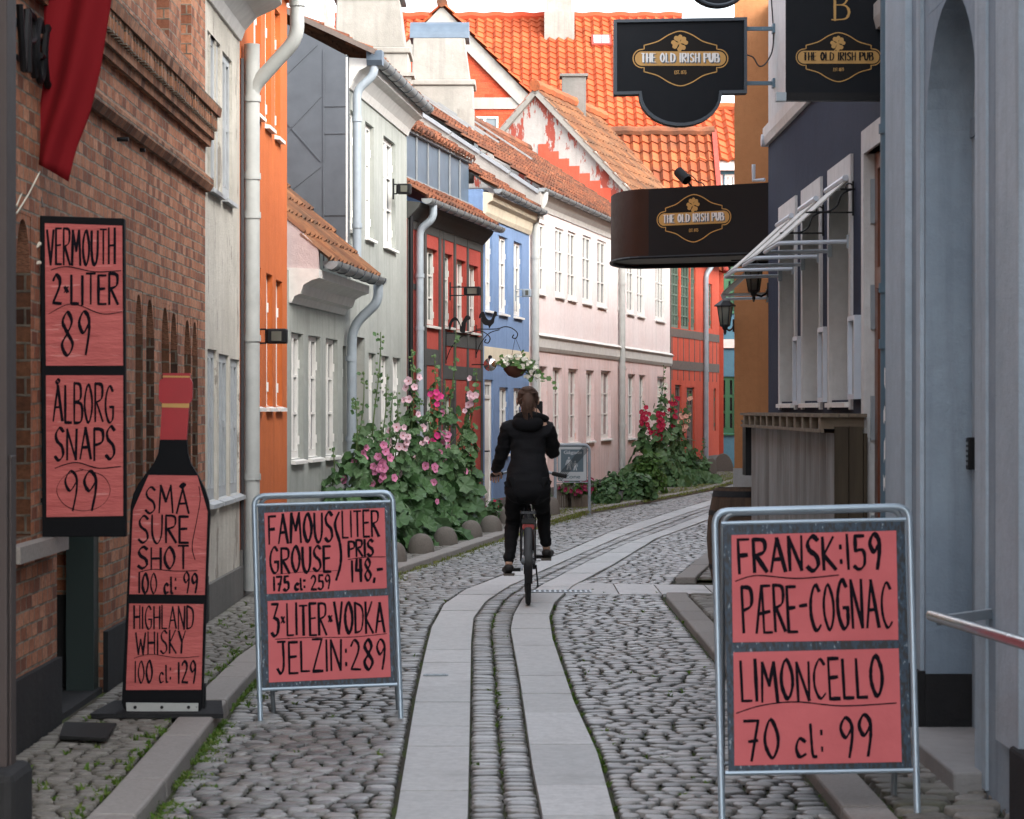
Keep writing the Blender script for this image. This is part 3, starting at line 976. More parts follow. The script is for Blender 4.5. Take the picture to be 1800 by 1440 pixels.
for i in range(1400):
    yy = random.uniform(31, 56); a, b = WLN(yy) + .2, KL(yy) + .1
    sp.append((b - abs(random.gauss(0, .45)) * (b - a) * .6, yy, .05, .09))
tufts('grass', sp, 'dry_grass', .03, .075, 8)

# ================================================================== left side
# ---- brick building
FB = Fac((-2.1, 2.0), P_W)
Yx = lambda x, X=-2.1: X * FPX / (x - 900) - 2.0
bb = T('brick_building', 'red brick building on the left with dentil cornice and pointed brick niches', 'building', (-2.1, 16.5, 0))
nich = [(Yx(28), Yx(54), .95, 2.34), ] + [(Yx(a), Yx(b), .72, z) for a, b, z in ((238, 251, 2.17), (257, 271, 2.16), (284, 297.5, 2.14), (300, 312, 2.12), (324, 335.5, 2.1), (338, 347.5, 2.1))]
doorop = (Yx(100), Yx(181), .0, 2.25, .42, True)
upper = [(Yx(275), Yx(297), 3.78, 6.4, .3, True), (Yx(318), Yx(336), 3.78, 6.4, .3, True), (Yx(190), Yx(222), 3.78, 6.4, .3, True)]
mb = MB(); FB.wall(mb, 0, 6.6, [(a, b, c, d, 0) for a, b, c, d in nich] + [doorop] + upper, ret=3)
mb.build('wall', 'red_brick', bb)
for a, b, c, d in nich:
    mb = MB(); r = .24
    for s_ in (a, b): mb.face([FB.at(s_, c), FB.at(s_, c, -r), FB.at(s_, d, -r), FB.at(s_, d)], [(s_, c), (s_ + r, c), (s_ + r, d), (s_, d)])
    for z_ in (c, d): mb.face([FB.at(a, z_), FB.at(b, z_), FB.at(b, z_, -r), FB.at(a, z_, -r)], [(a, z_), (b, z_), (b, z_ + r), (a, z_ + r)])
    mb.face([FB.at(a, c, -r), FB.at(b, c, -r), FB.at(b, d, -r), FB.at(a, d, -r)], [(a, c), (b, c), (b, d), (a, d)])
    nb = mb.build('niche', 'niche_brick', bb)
    m = (a + b) / 2
    for e in (a, b):
        mb = MB()
        arc = [(e, d - .24), (e, d), (m, d), (m, d - .02)] + [(m + (e - m) * t, d - .02 - .22 * t ** 2.6) for t in (.3, .5, .7, .85, .95)]
        pts = [FB.at(s_, z_, -.002) for s_, z_ in arc]; bk = [FB.at(s_, z_, -.12) for s_, z_ in arc]
        n = len(pts)
        mb.face(pts, arc)
        mb.mesh(pts + bk, [(i, n + i, n + (i + 1) % n, (i + 1) % n) for i in range(n)])
        mb.build('niche_arch', 'red_brick', nb)
mb = MB()
for a, b in ((0, doorop[0] - .004), (doorop[1] + .004, FB.L)): FB.box(mb, a, b, 0, .36, -.2, .025)
mb.build('plinth', 'plinth_black', bb)
mb = MB(); FB.box(mb, nich[0][0] - .25, doorop[0] - .08, .86, .93, -.1, .07); mb.build('stone_sill', 'kerb_stone', bb)
mb = MB(); FB.sweep(mb, 9.4, FB.L + .03, [(-.1, 2.99), (.03, 2.99), (.055, 3.03), (.055, 3.07), (0, 3.12), (-.1, 3.12)]); mb.build('string_course', 'red_brick_side', bb)
mb = MB(); FB.sweep(mb, 0, FB.L + .03, [(-.1, 3.30), (.035, 3.30), (.04, 3.345), (.06, 3.35), (.06, 3.40), (-.1, 3.40)])
FB.sweep(mb, 0, FB.L + .05, [(-.1, 3.503), (.10, 3.503), (.11, 3.565), (.02, 3.61), (-.1, 3.61)])
a = .1
while a < FB.L:
    FB.box(mb, a, a + .06, 3.402, 3.501, -.05, .09 if random.random() < .5 else .084); a += .105
mb.build('cornice', 'red_brick_side', bb)
# door frame in the recess
fr = MB()
for a in (doorop[0] + .02, doorop[1] - .16): FB.box(fr, a, a + .14, .06, 2.25, -.40, -.30) if a < doorop[0] + .1 else FB.box(fr, a, a + .14, .06, 2.25, -.16, -.02)
FB.box(fr, doorop[0] + .16, doorop[1] - .17, 2.12, 2.24, -.40, -.3)
dfr = fr.build('door_frame', 'dark_green_paint', bb)
lf = MB(); FB.box(lf, doorop[0] + .165, doorop[1] - .005, .06, .5, -.415, -.36); FB.box(lf, doorop[0] + .003, doorop[1] - .003, .0, .075, -.418, -.003); FB.box(lf, doorop[1] - .03, doorop[1] - .004, .076, .55, -.359, -.17); lf.build('kick_board', 'plinth_black', dfr)
mb = MB()
for x_, y_ in ((202, 93), (206, 245), (247, 247), (246, 264)):
    s_ = Yx(x_); z_ = FB.z(x_, y_)
    mb.tube([FB.at(s_, z_, -.02), FB.at(s_, z_, .06 if x_ < 240 else .03)], .012, 8)
mb.build('iron_stub', 'iron_black', bb)
# iron letters on the wall (seen edge-on)
wl = T('wall_letters', 'black raised letters on the brick wall beside the red flag', 'lettering', (-2.09, 10.4, 3.06))
mb = MB()
s_ = Yx(20)
for ch in 'VRGOU':
    w, sts = glyph_strokes(ch)
    for sm, p in sts:
        mb.tube([FB.at(s_ + q[0] * .26, 2.94 + q[1] * .26, .035) for q in p], .016, 6)
    s_ += (w + .16) * .26
mb.build('letters', 'iron_black', wl)
mb = MB()
FB.box(mb, Yx(20) - .02, s_, 2.98, 3.0, .002, .012); FB.box(mb, Yx(20) - .02, s_, 3.13, 3.15, .002, .012)
mb.build('rail', 'iron_black', wl)

# ---- white house
FW = Fac(P_W, P_O)
wh = T('white_house', 'whitewashed house between brick building and orange house with pale casements', 'house', (P_W[0], 18, 0))
def px(F, lst): return [(F.s(a), F.s(b), z0, z1) for a, b, z0, z1 in lst]
wlo = px(FW, [(362, 381, .86, 1.92), (384.5, 402.5, .86, 1.9), (405, 421.5, .86, 1.88)])
wup = px(FW, [(358, 366, 3.05, 4.12), (370, 387.5, 3.05, 4.12), (391, 408, 3.05, 4.1)])
wlo[0] = (.12, wlo[0][1], *wlo[0][2:]); wup[0] = (.12, max(.6, wup[0][1]), *wup[0][2:])
mb = MB(); FW.wall(mb, 0, 4.75, wlo + wup, rec=.03, ret=3); mb.build('wall', 'white_render', wh)
for o in wlo: window(FW, wh, *o, cols=2, rows=2, rec=.025, mf='grey_white_paint', mg='glass_pale', b=.055, bar=.05)
for o in wup: window(FW, wh, *o, cols=2, rows=2, rec=.025, mf='grey_white_paint', mg='glass_pale', b=.055, bar=.05)
mb = MB(); FW.box(mb, 0.002, FW.L - .002, 0, .3, -.1, .03); mb.build('plinth', 'plinth_grey', wh)
mb = MB(); FW.sweep(mb, .05, FW.L - .05, [(-.1, 4.32), (.02, 4.32), (.05, 4.40), (.14, 4.50), (.27, 4.56), (.33, 4.60), (.33, 4.66), (.36, 4.68), (.36, 4.76), (-.1, 4.8)]); mb.build('cornice', 'cornice_white', wh)
gutter(FW, wh, -.1, FW.L + .05, 4.80, .44, .085, 'zinc_pale', step=.4)
mb = MB(); tileroof(mb, FW.at(-.05, 4.79, .42), FW.at(FW.L + .02, 4.79, .42), FW.at(-.05, 7.2, -2.4), FW.at(FW.L + .02, 7.2, -2.4)); mb.build('roof', 'old_tiles', wh)
# its long grey downpipe stands on the orange house
e = FW.L
pv = FW.at(e + .12, 0, .08)
q0 = FW.at(e + .02, 4.74, .44)
q1 = FW.at(e + .02, 4.35, .44)
downpipe(wh, [q0, q1, Vector((pv.x, pv.y, 3.98)), Vector((pv.x, pv.y, 3.8))], .055, 'pipe_pale', [q0 - Vector((0, 0, .12))], fil=.1)
downpipe(wh, [Vector((pv.x, pv.y, 4.32)), Vector((pv.x, pv.y, .1))], .062, 'pipe_pale', [Vector((pv.x, pv.y, z)) for z in (3.9, 3.3, 2.05, .98, 3.0)])
mb = MB(); mb.tube([FW.at(FW.L + .045, 4.2, .01), FW.at(FW.L + .045, .1, .01)], .02, 6); mb.build('cable', 'cable', wh)

# ---- orange house
FO = Fac(P_O, P_G0)
oh = T('orange_house', 'bright orange rendered house with tall white windows behind the pale downpipe', 'house', (P_O[0], 20.5, 0))
lo = px(FO, [(446, 459, 1.53, 2.66), (468, 479, 1.53, 2.64), (485, 496, 1.53, 2.62)])
up = px(FO, [(446, 458.5, 3.9, 4.95), (466, 476.5, 3.88, 4.95), (483, 492.5, 3.86, 4.95)])
mb = MB(); FO.wall(mb, 0, 5.25, lo + up, rec=.075, ret=3); mb.build('wall', 'orange_render', oh)
for o in lo + up: window(FO, oh, *o, cols=2, rows=3, rec=.05, mf='white_paint', mg='glass_dark')
mb = MB(); FO.box(mb, .002, FO.L - .002, 0, .42, -.1, .02); mb.build('plinth', 'plinth_grey', oh)
mb = MB(); FO.sweep(mb, 0, FO.L, [(-.1, 5.13), (.05, 5.13), (.16, 5.22), (.16, 5.28), (-.1, 5.3)]); mb.build('cornice', 'orange_render', oh)
gutter(FO, oh, 0, FO.L, 5.32, .22, .06, 'zinc_blue')
mb = MB(); tileroof(mb, FO.at(0, 5.3, .2), FO.at(FO.L, 5.3, .2), FO.at(0, 7.6, -2.6), FO.at(FO.L, 7.6, -2.6)); mb.build('roof', 'orange_tiles', oh)

# ---- sage green house with the zinc-clad upper storey
FG = Fac(P_G0, P_G1)
gh = T('sage_green_house', 'pale sage green house with low eave, zinc clad side wall and tall white windows', 'house', (P_G0[0], 25, 0))
sc_ = FG.s(608)                      # where the tall part begins
glo = px(FG, [(512, 533, 1.05, 2.2), (542, 563.5, 1.05, 2.2), (572.5, 593.5, 1.05, 2.2)])
gdoor = (FG.s(626), FG.s(641), .12, 2.27)
glo2 = px(FG, [(602.5, 609, 1.05, 2.15), (648, 660.5, .98, 2.12), (670, 684, .98, 2.11), (690.5, 704.5, .98, 2.11)])
gup = px(FG, [(616, 626.5, 3.38, 4.62), (642, 657, 3.38, 4.62), (674, 695, 3.38, 4.62)])
mb = MB(); FG.wall(mb, 0, 2.75, glo + [gdoor] + glo2, rec=.085, ret=3.5)
FG.wall(mb, 2.75, 5.15, gup, rec=.085, ret=0, s0=sc_)
mb.face([FG.at(FG.L, 2.7), FG.at(FG.L, 2.7, -3.5), FG.at(FG.L, 6.4, -3.5), FG.at(FG.L, 5.15)])
mb.build('wall', 'sage_render', gh)
for o in glo + glo2 + gup: window(FG, gh, *o, cols=2, rows=3, rec=.05, mg='glass_pale' if o in gup else 'glass_dark')
door(FG, gh, *gdoor, rec=.1, mf='door_wood', ml='door_wood')
mb = MB(); FG.box(mb, .002, gdoor[0] - .01, 0, .3, -.1, .015); FG.box(mb, gdoor[1] + .01, FG.L - .002, 0, .3, -.1, .015); mb.build('plinth', 'plinth_grey', gh)
mb = MB(); FG.sweep(mb, .1, FG.s(603), [(-.1, 2.46), (.02, 2.46), (.05, 2.52), (.1, 2.54), (.13, 2.62), (.2, 2.66), (.27, 2.68), (.27, 2.76), (-.1, 2.78)])
FG.sweep(mb, sc_ + .12, FG.L - .02, [(-.1, 4.82), (.02, 4.82), (.05, 4.9), (.12, 5.0), (.2, 5.04), (.2, 5.12), (-.1, 5.14)]); mb.build('cornice', 'cornice_white', gh)
gutter(FG, gh, .25, sc_ + .02, 2.84, .35, .075, 'zinc_pale')
gutter(FG, gh, sc_ + .1, FG.L - .02, 5.16, .27, .07, 'zinc_pale')
mb = MB(); tileroof(mb, FG.at(.12, 2.84, .34), FG.at(sc_ + .03, 2.84, .34), FG.at(.12, 4.2, -1.05), FG.at(sc_ + .03, 4.2, -1.05)); mb.build('lower_roof', 'brown_tiles', gh)
mb = MB(); tileroof(mb, FG.at(sc_ - .03, 5.17, .26), FG.at(FG.L, 5.17, .26), FG.at(sc_ - .03, 6.55, -2.6), FG.at(FG.L, 6.55, -2.6)); mb.build('upper_roof', 'old_tiles', gh)
mb = MB()
ck = [FG.at(sc_, z, o) for z, o in ((2.9, .02), (5.13, .02), (6.42, -2.4), (5.4, -2.4))]
ck2 = [p + FG.u * .08 for p in ck]
mb.hexa([ck[0], ck[1], ck[2], ck[3], ck2[0], ck2[1], ck2[2], ck2[3]])
def onck(o, z): return FG.at(sc_ - .004, z, o)
zc = mb.build('zinc_side_wall', 'zinc', gh)
mb = MB()
for a, b in (((-.02, 3.5), (-1.2, 4.75)), ((-.25, 3.9), (-1.6, 5.6)), ((-.25, 3.92), (-1.3, 3.95)), ((-.25, 4.55), (-1.25, 3.9)), ((-.25, 5.05), (-1.0, 4.35))):
    pass
for a, b in (((-.23, 2.95), (-.23, 5.2)), ((0, 4.62), (-.23, 4.62)), ((0, 4.34), (-.23, 4.34)), ((0, 3.5), (-.23, 3.5)), ((-.26, 4.05), (-.85, 4.72)), ((-.26, 4.72), (-1.1, 3.85)), ((-.3, 5.25), (-1.0, 4.6)), ((-.85, 4.72), (-1.3, 5.3)), ((-.26, 4.0), (-.9, 3.5))):
    mb.bar(onck(*a), onck(*b), .014, .012, up=FG.u)
mb.build('zinc_seam', 'zinc', zc)
mb = MB(); FG.box(mb, sc_ - .002, sc_ + .1, 2.9, 5.12, .0, .018); mb.build('corner_board', 'cornice_white', gh)
mb = MB(); mb.bar(onck(.05, 2.93) - FG.u * .05, onck(-1.25, 4.27) - FG.u * .05, .18, .02, up=(0, 0, 1)); mb.build('lead_flashing', 'lead_grey', gh)
mb = MB(); mb.bar(onck(.3, 5.17), onck(-2.5, 6.48), .06, .05); mb.build('verge_board', 'timber_brown', gh)
q = sc_ + .16
downpipe(gh, [FG.at(q, 5.12, .27), FG.at(q, 4.96, .27), FG.at(q, 4.8, .09), FG.at(q, 2.98, .09), FG.at(q + .08, 2.9, .24)], .045, 'pipe_grey', [FG.at(q, z, .09) for z in (4.5, 3.4)], fil=.08)
mb = MB(); mb.prism([(-.08, .1), (.08, .1), (.08, .0), (.05, -.05), (-.05, -.05), (-.08, 0)], FG.at(q, 5.1, .36), FG.u, (0, 0, 1), FG.n, .16); mb.build('hopper', 'zinc_blue', gh)
q = sc_ - .1
downpipe(gh, [FG.at(q, 2.78, .35), FG.at(q, 2.6, .35), FG.at(q + .0, 2.35, .08), FG.at(q, .12, .07)], .05, 'pipe_grey', [FG.at(q, z, .07) for z in (2.02, 1.2)], fil=.15)
mb = MB(); mb.prism([(-.02, 2.72), (.26, 2.74), (.26, 2.95), (-.1, 3.3), (-.6, 3.85), (-.6, 2.75)], FG.at(.13, 0, 0), FG.n, (0, 0, 1), -FG.u, .1); mb.build('gable_end', 'pinkish_render', gh)

# ---- red half-timbered house
FR = Fac(P_G1, P_B0)
rh = T('red_timbered_house', 'dark red half timbered house with grey beams between sage green and blue houses', 'house', (P_G1[0], 32, 0))
rup = px(FR, [(748.5, 769.5, 2.58, 3.55), (781.5, 795.5, 2.6, 3.55), (803, 819, 2.58, 3.52), (824.5, 840.5, 2.58, 3.5)])
rlo = px(FR, [(734, 741.5, .9, 1.75), (744, 764, .9, 1.75), (781, 797, .9, 1.7)])
rdoor = (FR.s(818), FR.s(829.5), .1, 1.72)
mb = MB(); FR.wall(mb, 0, 4.0, rup + rlo + [rdoor], rec=.07, ret=4); mb.build('wall', 'rough_red', rh)
for i, o in enumerate(rup): window(FR, rh, *o, cols=2, rows=3, rec=.065, mf='old_white_paint', mg='glass_green' if i == 0 else 'glass_red' if i > 1 else 'glass_dark')
for o in rlo: window(FR, rh, *o, cols=2, rows=2, rec=.065, mf='old_white_paint', mg='glass_dark')
door(FR, rh, *rdoor, rec=.03, mf='grey_white_paint', ml='grey_white_paint')
mb = MB()
def beamv(xp, w, z0, z1): a = FR.s(xp); FR.box(mb, a - w / 2, a + w / 2, z0, z1, -.04, .013 + random.uniform(0, .004))
def beamh(xa, xb, z0, z1): FR.box(mb, FR.s(xa), FR.s(xb), z0, z1, -.04, .008 + random.uniform(0, .003))
for xp, w in ((717.5, .12), (746.3, .13), (772.5, .14), (779, .1), (798.5, .12), (821.5, .11), (846.3, .13)): beamv(xp, w, .32, 3.82)
beamh(716, 848, 3.72, 3.88); beamh(736, 773, 2.06, 2.27); beamh(779, 847.5, 2.34, 2.52); beamh(779, 847.5, 1.9, 2.08); beamh(718, 746, 2.98, 3.05); beamh(716, 848, .2, .34)
mb.build('timber_beam', 'timber_grey', rh)
mb = MB(); FR.box(mb, .002, FR.s(817), 0, .22, -.1, .03); FR.box(mb, FR.s(831), FR.L - .002, 0, .25, -.1, .05); mb.build('plinth', 'plinth_grey', rh)
mb = MB(); FR.sweep(mb, 0, FR.L, [(-.1, 3.83), (.02, 3.83), (.14, 3.96), (.17, 4.02), (-.1, 4.05)]); mb.build('eave_board', 'timber_grey', rh)
gutter(FR, rh, .05, FR.L + .15, 4.07, .24, .07, 'zinc_pale')
mb = MB(); tileroof(mb, FR.at(.0, 4.08, .23), FR.at(FR.L + .05, 4.08, .23), FR.at(0, 4.40, -.22), FR.at(FR.L + .05, 4.40, -.22)); mb.build('lower_roof', 'old_tiles', rh)
mb = MB(); FR.box(mb, 0, FR.L + .02, 4.30, 5.0, -.5, -.2); dm = mb.build('zinc_dormer', 'zinc_blue', rh)
mb = MB()
for k in range(1, 7): FR.box(mb, FR.L * k / 7 - .012, FR.L * k / 7 + .012, 4.36, 5.0, -.19, -.175)
FR.box(mb, 0, FR.L + .03, 4.98, 5.03, -.25, -.15); FR.box(mb, 0, FR.L + .03, 4.34, 4.4, -.25, -.13)
mb.build('zinc_seam', 'zinc_pale', dm)
mb = MB(); tileroof(mb, FR.at(-.05, 5.02, -.1), FR.at(FR.L, 5.02, -.1), FR.at(-.05, 7.1, -3.3), FR.at(FR.L, 7.1, -3.3)); mb.build('upper_roof', 'old_tiles', rh)
a = FR.s(736)
downpipe(rh, [FR.at(.42, 4.02, .24), FR.at(.42, 3.85, .24), FR.at(.42, 3.72, .07), FR.at(.42, .15, .07)], .048, 'pipe_grey', [FR.at(.42, z, .07) for z in (3.15, 2.5, 1.3)], fil=.08)
downpipe(rh, [FR.at(.06, 3.9, .04), FR.at(.06, .15, .04)], .03, 'iron_black')

# ---- blue house
FBl = Fac(P_B0, P_B1)
bh = T('blue_house', 'cornflower blue rendered house with cream band between red and pink houses', 'house', (P_B0[0], 36, 0))
bup = px(FBl, [(853, 865.5, 2.93, 4.06), (877, 892, 2.93, 4.06), (903, 917.5, 2.93, 4.06)])
blo = px(FBl, [(878, 893.5, .85, 1.83), (903, 917, .85, 1.83)])
bd = (FBl.s(852), FBl.s(867), .1, 1.93)
mb = MB(); FBl.wall(mb, 0, 4.62, bup + blo + [bd], rec=.07, ret=4); mb.build('wall', 'blue_render', bh)
for o in bup + blo: window(FBl, bh, *o, cols=2, rows=3, rec=.045, mg='glass_pale')
door(FBl, bh, *bd, rec=.03, mf='white_paint', ml='white_paint', glaz=.2)
mb = MB(); FBl.box(mb, .12, FBl.L - .02, 2.16, 2.40, -.05, .012); mb.build('band', 'cream_render', bh)
mb = MB(); FBl.box(mb, FBl.s(868), FBl.L - .002, 0, .2, -.05, .02); mb.build('plinth', 'plinth_grey', bh)
mb = MB(); FBl.sweep(mb, .05, FBl.L - .01, [(-.1, 4.24), (.02, 4.24), (.05, 4.3), (.07, 4.42), (.13, 4.46), (.16, 4.56), (-.1, 4.6)]); mb.build('cornice', 'cream_render', bh)
gutter(FBl, bh, .02, FBl.L + .1, 4.62, .22, .065, 'zinc_pale')
mb = MB(); tileroof(mb, FBl.at(0, 4.63, .2), FBl.at(FBl.L - .12, 4.63, .2), FBl.at(0, 6.85, -3.2), FBl.at(FBl.L - .12, 6.85, -3.2)); mb.build('roof', 'old_tiles', bh)
mb = MB()
pts = []
for k in range(12):
    t_ = k / 11; o_ = .2 - 3.4 * t_; z_ = 4.72 + 2.3 * t_ + random.uniform(-.02, .02)
    pts.append((o_, z_))
mb.prism([(o, z - .25) for o, z in pts] + [(o, z + .16) for o, z in reversed(pts)], FBl.at(FBl.L - .14, 0, 0), FBl.n, (0, 0, 1), -FBl.u, .34); mb.build('fire_wall', 'verge_white', bh)
mb = MB()
for k in range(7):
    o_ = .18 - 3.3 * k / 7; z_ = 4.9 + 2.23 * k / 7
    mb.bar(FBl.at(FBl.L + .03, z_, o_), FBl.at(FBl.L + .03, z_ + .3, o_ - .45), .4, .05, up=(0, 0, 1))
mb.build('coping', 'lead_grey', bh)

# ---- pink house
FP = Fac(P_B1, P_P1)
ph = T('pink_house', 'long pale pink rendered house with white belt course and white sash windows', 'house', (P_B1[0] + 1, 45, 0))
pup = px(FP, [(938, 958, 3.38, 4.50), (976, 991.5, 3.40, 4.53), (998, 1012.5, 3.40, 4.55), (1024, 1040, 3.40, 4.58), (1050, 1065.5, 3.40, 4.6), (1087, 1096.5, 3.40, 4.6), (1102, 1114.5, 3.4, 4.6), (1120, 1132.5, 3.4, 4.6), (1152, 1168, 3.4, 4.6)])
plo = px(FP, [(972, 988, .95, 2.2), (999, 1016, .95, 2.2), (1030.5, 1044.5, .95, 2.2), (1056.5, 1074, .97, 2.22), (1104, 1116.5, .95, 2.2), (1123.5, 1134.5, .95, 2.2), (1155.5, 1171, .95, 2.2)])
pd = [(FP.s(939), FP.s(962), .1, 2.2), (FP.s(1094), FP.s(1101.5), .1, 2.3)]
mb = MB(); FP.wall(mb, 2.5, 5.0, [(*o, .035) for o in pup], rec=.1, ret=5); mb.build('wall', 'pink_render', ph)
mb = MB(); FP.wall(mb, 0, 2.5, [(*o, .1) for o in plo] + pd, rec=.1, ret=5); mb.build('ground_floor_wall', 'pink_lower', ph)
for i, o in enumerate(pup): window(FP, ph, *o, cols=3 if i in (0, 8) else 2, rows=3, rec=.03, mg='glass_pale' if i % 2 else 'glass_dark', mull=.05)
for i, o in enumerate(plo): window(FP, ph, *o, cols=2, rows=3, rec=.065, mg='glass_red' if i < 4 else 'glass_dark')
for d_ in pd: door(FP, ph, *d_, rec=.1)
mb = MB()
for a, b in ((0, pd[0][0] - .02), (pd[0][1] + .02, pd[1][0] - .02), (pd[1][1] + .02, FP.L)): FP.box(mb, a + .002, b - .002, 0, .22, -.05, .02)
mb.build('plinth', 'plinth_grey', ph)
mb = MB(); FP.sweep(mb, .22, FP.L + .05, [(-.05, 2.44), (.02, 2.44), (.05, 2.5), (.05, 2.64), (.09, 2.68), (.02, 2.73), (-.05, 2.73)]); mb.build('belt_course', 'cornice_white', ph)
mb = MB(); FP.sweep(mb, .02, FP.L, [(-.1, 4.70), (.02, 4.70), (.04, 4.78), (.1, 4.84), (.14, 4.92), (.14, 4.97), (-.1, 5.0)]); mb.build('cornice', 'cornice_white', ph)
gutter(FP, ph, .0, FP.L, 4.98, .21, .06, 'zinc_pale', step=.6)
mb = MB(); tileroof(mb, FP.at(.05, 4.99, .2), FP.at(FP.L + .1, 4.99, .2), FP.at(.05, 7.25, -3.2), FP.at(FP.L + .1, 7.25, -3.2), tw=.23, th=.32); mb.build('roof', 'old_tiles', ph)
mb = MB(); mb.tube([FP.at(.05, 7.27, -3.2), FP.at(FP.L * .5, 7.25, -3.2), FP.at(FP.L + .1, 7.27, -3.2)], .12, 8); mb.build('ridge_tile', 'old_tiles', ph)
for a in (2.2, 3.4, 4.6, 7.5):
    p = lambda s_, t_: FP.at(s_, 5.05 + 2.26 * t_ + .05, .2 - 3.4 * t_)
    mb = MB(); mb.bar(p(a, .5), p(a - .1, .82), .06, .03); mb.build('snow_bar', 'zinc_pale', ph)
for a, nm in ((.1, 0), (FP.s(1086.5), 1)):
    downpipe(ph, [FP.at(a + .12, 4.94, .2), FP.at(a + .12, 4.8, .2), FP.at(a, 4.55, .08), FP.at(a, .12, .08)], .06, 'pipe_pale', [FP.at(a, z, .08) for z in (3.9, 2.3, 1.2)], fil=.12)

# ---- orange-red half-timbered corner house with peeling gable
FC = Fac(P_P1, P_R1)
FD = Fac(P_R1, P_R2)
ch = T('orange_red_timbered_house', 'orange red half timbered corner house with leaded green windows and peeling white gable', 'house', (P_P1[0] + .5, 54, 0))
cu = px(FC, [(1179.5, 1194.5, 3.3, 4.75), (1197, 1213, 3.3, 4.75), (1214, 1222.5, 3.3, 4.75)])
cl = px(FC, [(1187, 1198, .15, 2.05), (1207, 1221, .15, 2.0)])
mb = MB(); FC.wall(mb, 0, 5.05, cu + cl, rec=.05, ret=0)
gp = [FC.at(0, 5.0), FC.at(0, 5.05, .2), FC.at(0, 8.54, -3.04), FC.at(0, 5.0, -6.3)]
du = px(FD, [(1246, 1251.5, 3.4, 4.45)]); dl = px(FD, [(1254.5, 1258.5, 1.0, 2.0)])
FD.wall(mb, 0, 5.05, du + dl, rec=.05, ret=5)
mb.build('wall', 'orange_red_render', ch)
mb = MB(); mb.face(gp); mb.face([p + FC.u * .25 for p in gp]); gw = mb.build('gable_wall', 'peeling_gable', ch)
# stepped red lower border above the pink roof
mb = MB()
for k in range(13):
    t_ = k / 13
    o_ = .1 - 3.1 * t_; zr = 5.02 + 2.2 * t_
    FC.box(mb, -.012, -.002, zr - .1, zr + .34, o_ - 3.1 / 13 + .003, o_)
mb.build('stepped_edge', 'orange_red_render', gw)
for o in cu: window(FC, ch, *o, cols=3, rows=6, rec=.04, mf='green_old_paint', mg='glass_green', sill=False, bar=.03, mull=.03)
for o in cl: door(FC, ch, *o, rec=.045, mf='timber_brown', ml='timber_brown')
for o in du + dl: window(FD, ch, *o, cols=1, rows=4, rec=.04, mf='green_old_paint', mg='glass_green', sill=False)
mb = MB()
for F_ in (FC, FD):
    for z0, z1 in ((3.1, 3.28), (2.38, 2.58), (.2, .36)): F_.box(mb, .0, F_.L - .01, z0, z1, -.03, .012)
    n = 6 if F_ is FC else 4
    for k in range(n):
        a = F_.L * (k + .35) / n; F_.box(mb, a - .02, a + .02, 2.15, 3.1, -.03, .008)
FC.box(mb, 0, .07, .3, 4.9, -.03, .016)
mb.build('timber_beam', 'timber_brown', ch)
mb = MB(); FC.box(mb, .01, FC.s(1186), 0, .2, -.05, .03); FD.box(mb, .01, FD.L, 0, .42, -.05, .04); mb.build('plinth', 'plinth_grey', ch)
mb = MB(); tileroof(mb, FC.at(-.12, 5.0, .3), FC.at(FC.L + 2.0, 5.0, .3), FC.at(-.12, 8.62, -3.04), FC.at(FC.L + 2.0, 8.62, -3.04), tw=.24, th=.33); mb.build('roof', 'brown_tiles', ch)
mb = MB(); tileroof(mb, FC.at(FC.L + 2, 5.0, -6.4), FC.at(-.12, 5.0, -6.4), FC.at(FC.L + 2.0, 8.62, -3.04), FC.at(-.12, 8.62, -3.04), tw=.24, th=.33); mb.build('rear_roof', 'orange_tiles', ch)
mb = MB()
for sgn in (0, 1):
    a = FC.at(-.05, 5.0, .28) if sgn == 0 else FC.at(-.05, 5.0, -6.36)
    b = FC.at(-.05, 8.56, -3.04)
    mb.bar(a, b, .12, .13, up=(0, 0, 1))
mb.build('verge', 'chimney_render', ch)
mb = MB(); mb.tube([FC.at(-.15 + .35 * k, 8.68 + (.02 if k % 2 else 0), -3.04) for k in range(18)], .13, 8); mb.build('ridge_tile', 'mossy_orange_tiles', ch)
p = FD.at(.02, 0, .06)
downpipe(ch, [FD.at(.35, 4.98, .2), FD.at(.3, 4.8, .12), Vector((p.x, p.y, 4.62)), Vector((p.x, p.y, 2.4)), Vector((p.x, p.y, .3))], .06, 'pipe_grey', [Vector((p.x, p.y, z)) for z in (3.8, 2.4)])
mb = MB(); q = FC.at(3.3, 0, -3.1); mb.box((q.x - .28, q.y - .28, 8.1), (q.x + .28, q.y + .28, 9.3)); mb.box((q.x - .33, q.y - .33, 9.3), (q.x + .33, q.y + .33, 9.36)); mb.build('chimney', 'plinth_grey', ch)

# ---- wing with the mossy orange roof
wg = T('tile_roofed_wing', 'low house wing behind the corner house with mossy orange pantile roof', 'house', (3, 59, 0))
mb = MB()
for a, b in (((0.2, 58.3), (5.1, 58.3)), ((5.1, 58.3), (5.1, 64.5)), ((5.1, 64.5), (.2, 64.5)), ((.2, 64.5), (.2, 58.3))):
    mb.face([(*a, 0), (*b, 0), (*b, 5.0), (*a, 5.0)])
mb.face([(5.1, 58.3, 5.0), (5.1, 64.5, 5.0), (5.1, 61.4, 8.45)])
mb.build('wall', 'orange_red_render', wg)
mb = MB(); tileroof(mb, (0.2, 58.05, 4.8), (5.14, 58.05, 4.8), (0.2, 61.4, 8.5), (5.14, 61.4, 8.5), tw=.235, th=.36, amp=.04, lift=.05); mb.build('roof', 'mossy_orange_tiles', wg)
mb = MB(); mb.tube([(.2 + .38 * k, 61.4, 8.55 + (.025 if k % 2 else 0)) for k in range(14)], .13, 8); mb.build('ridge_tile', 'old_tiles', wg)
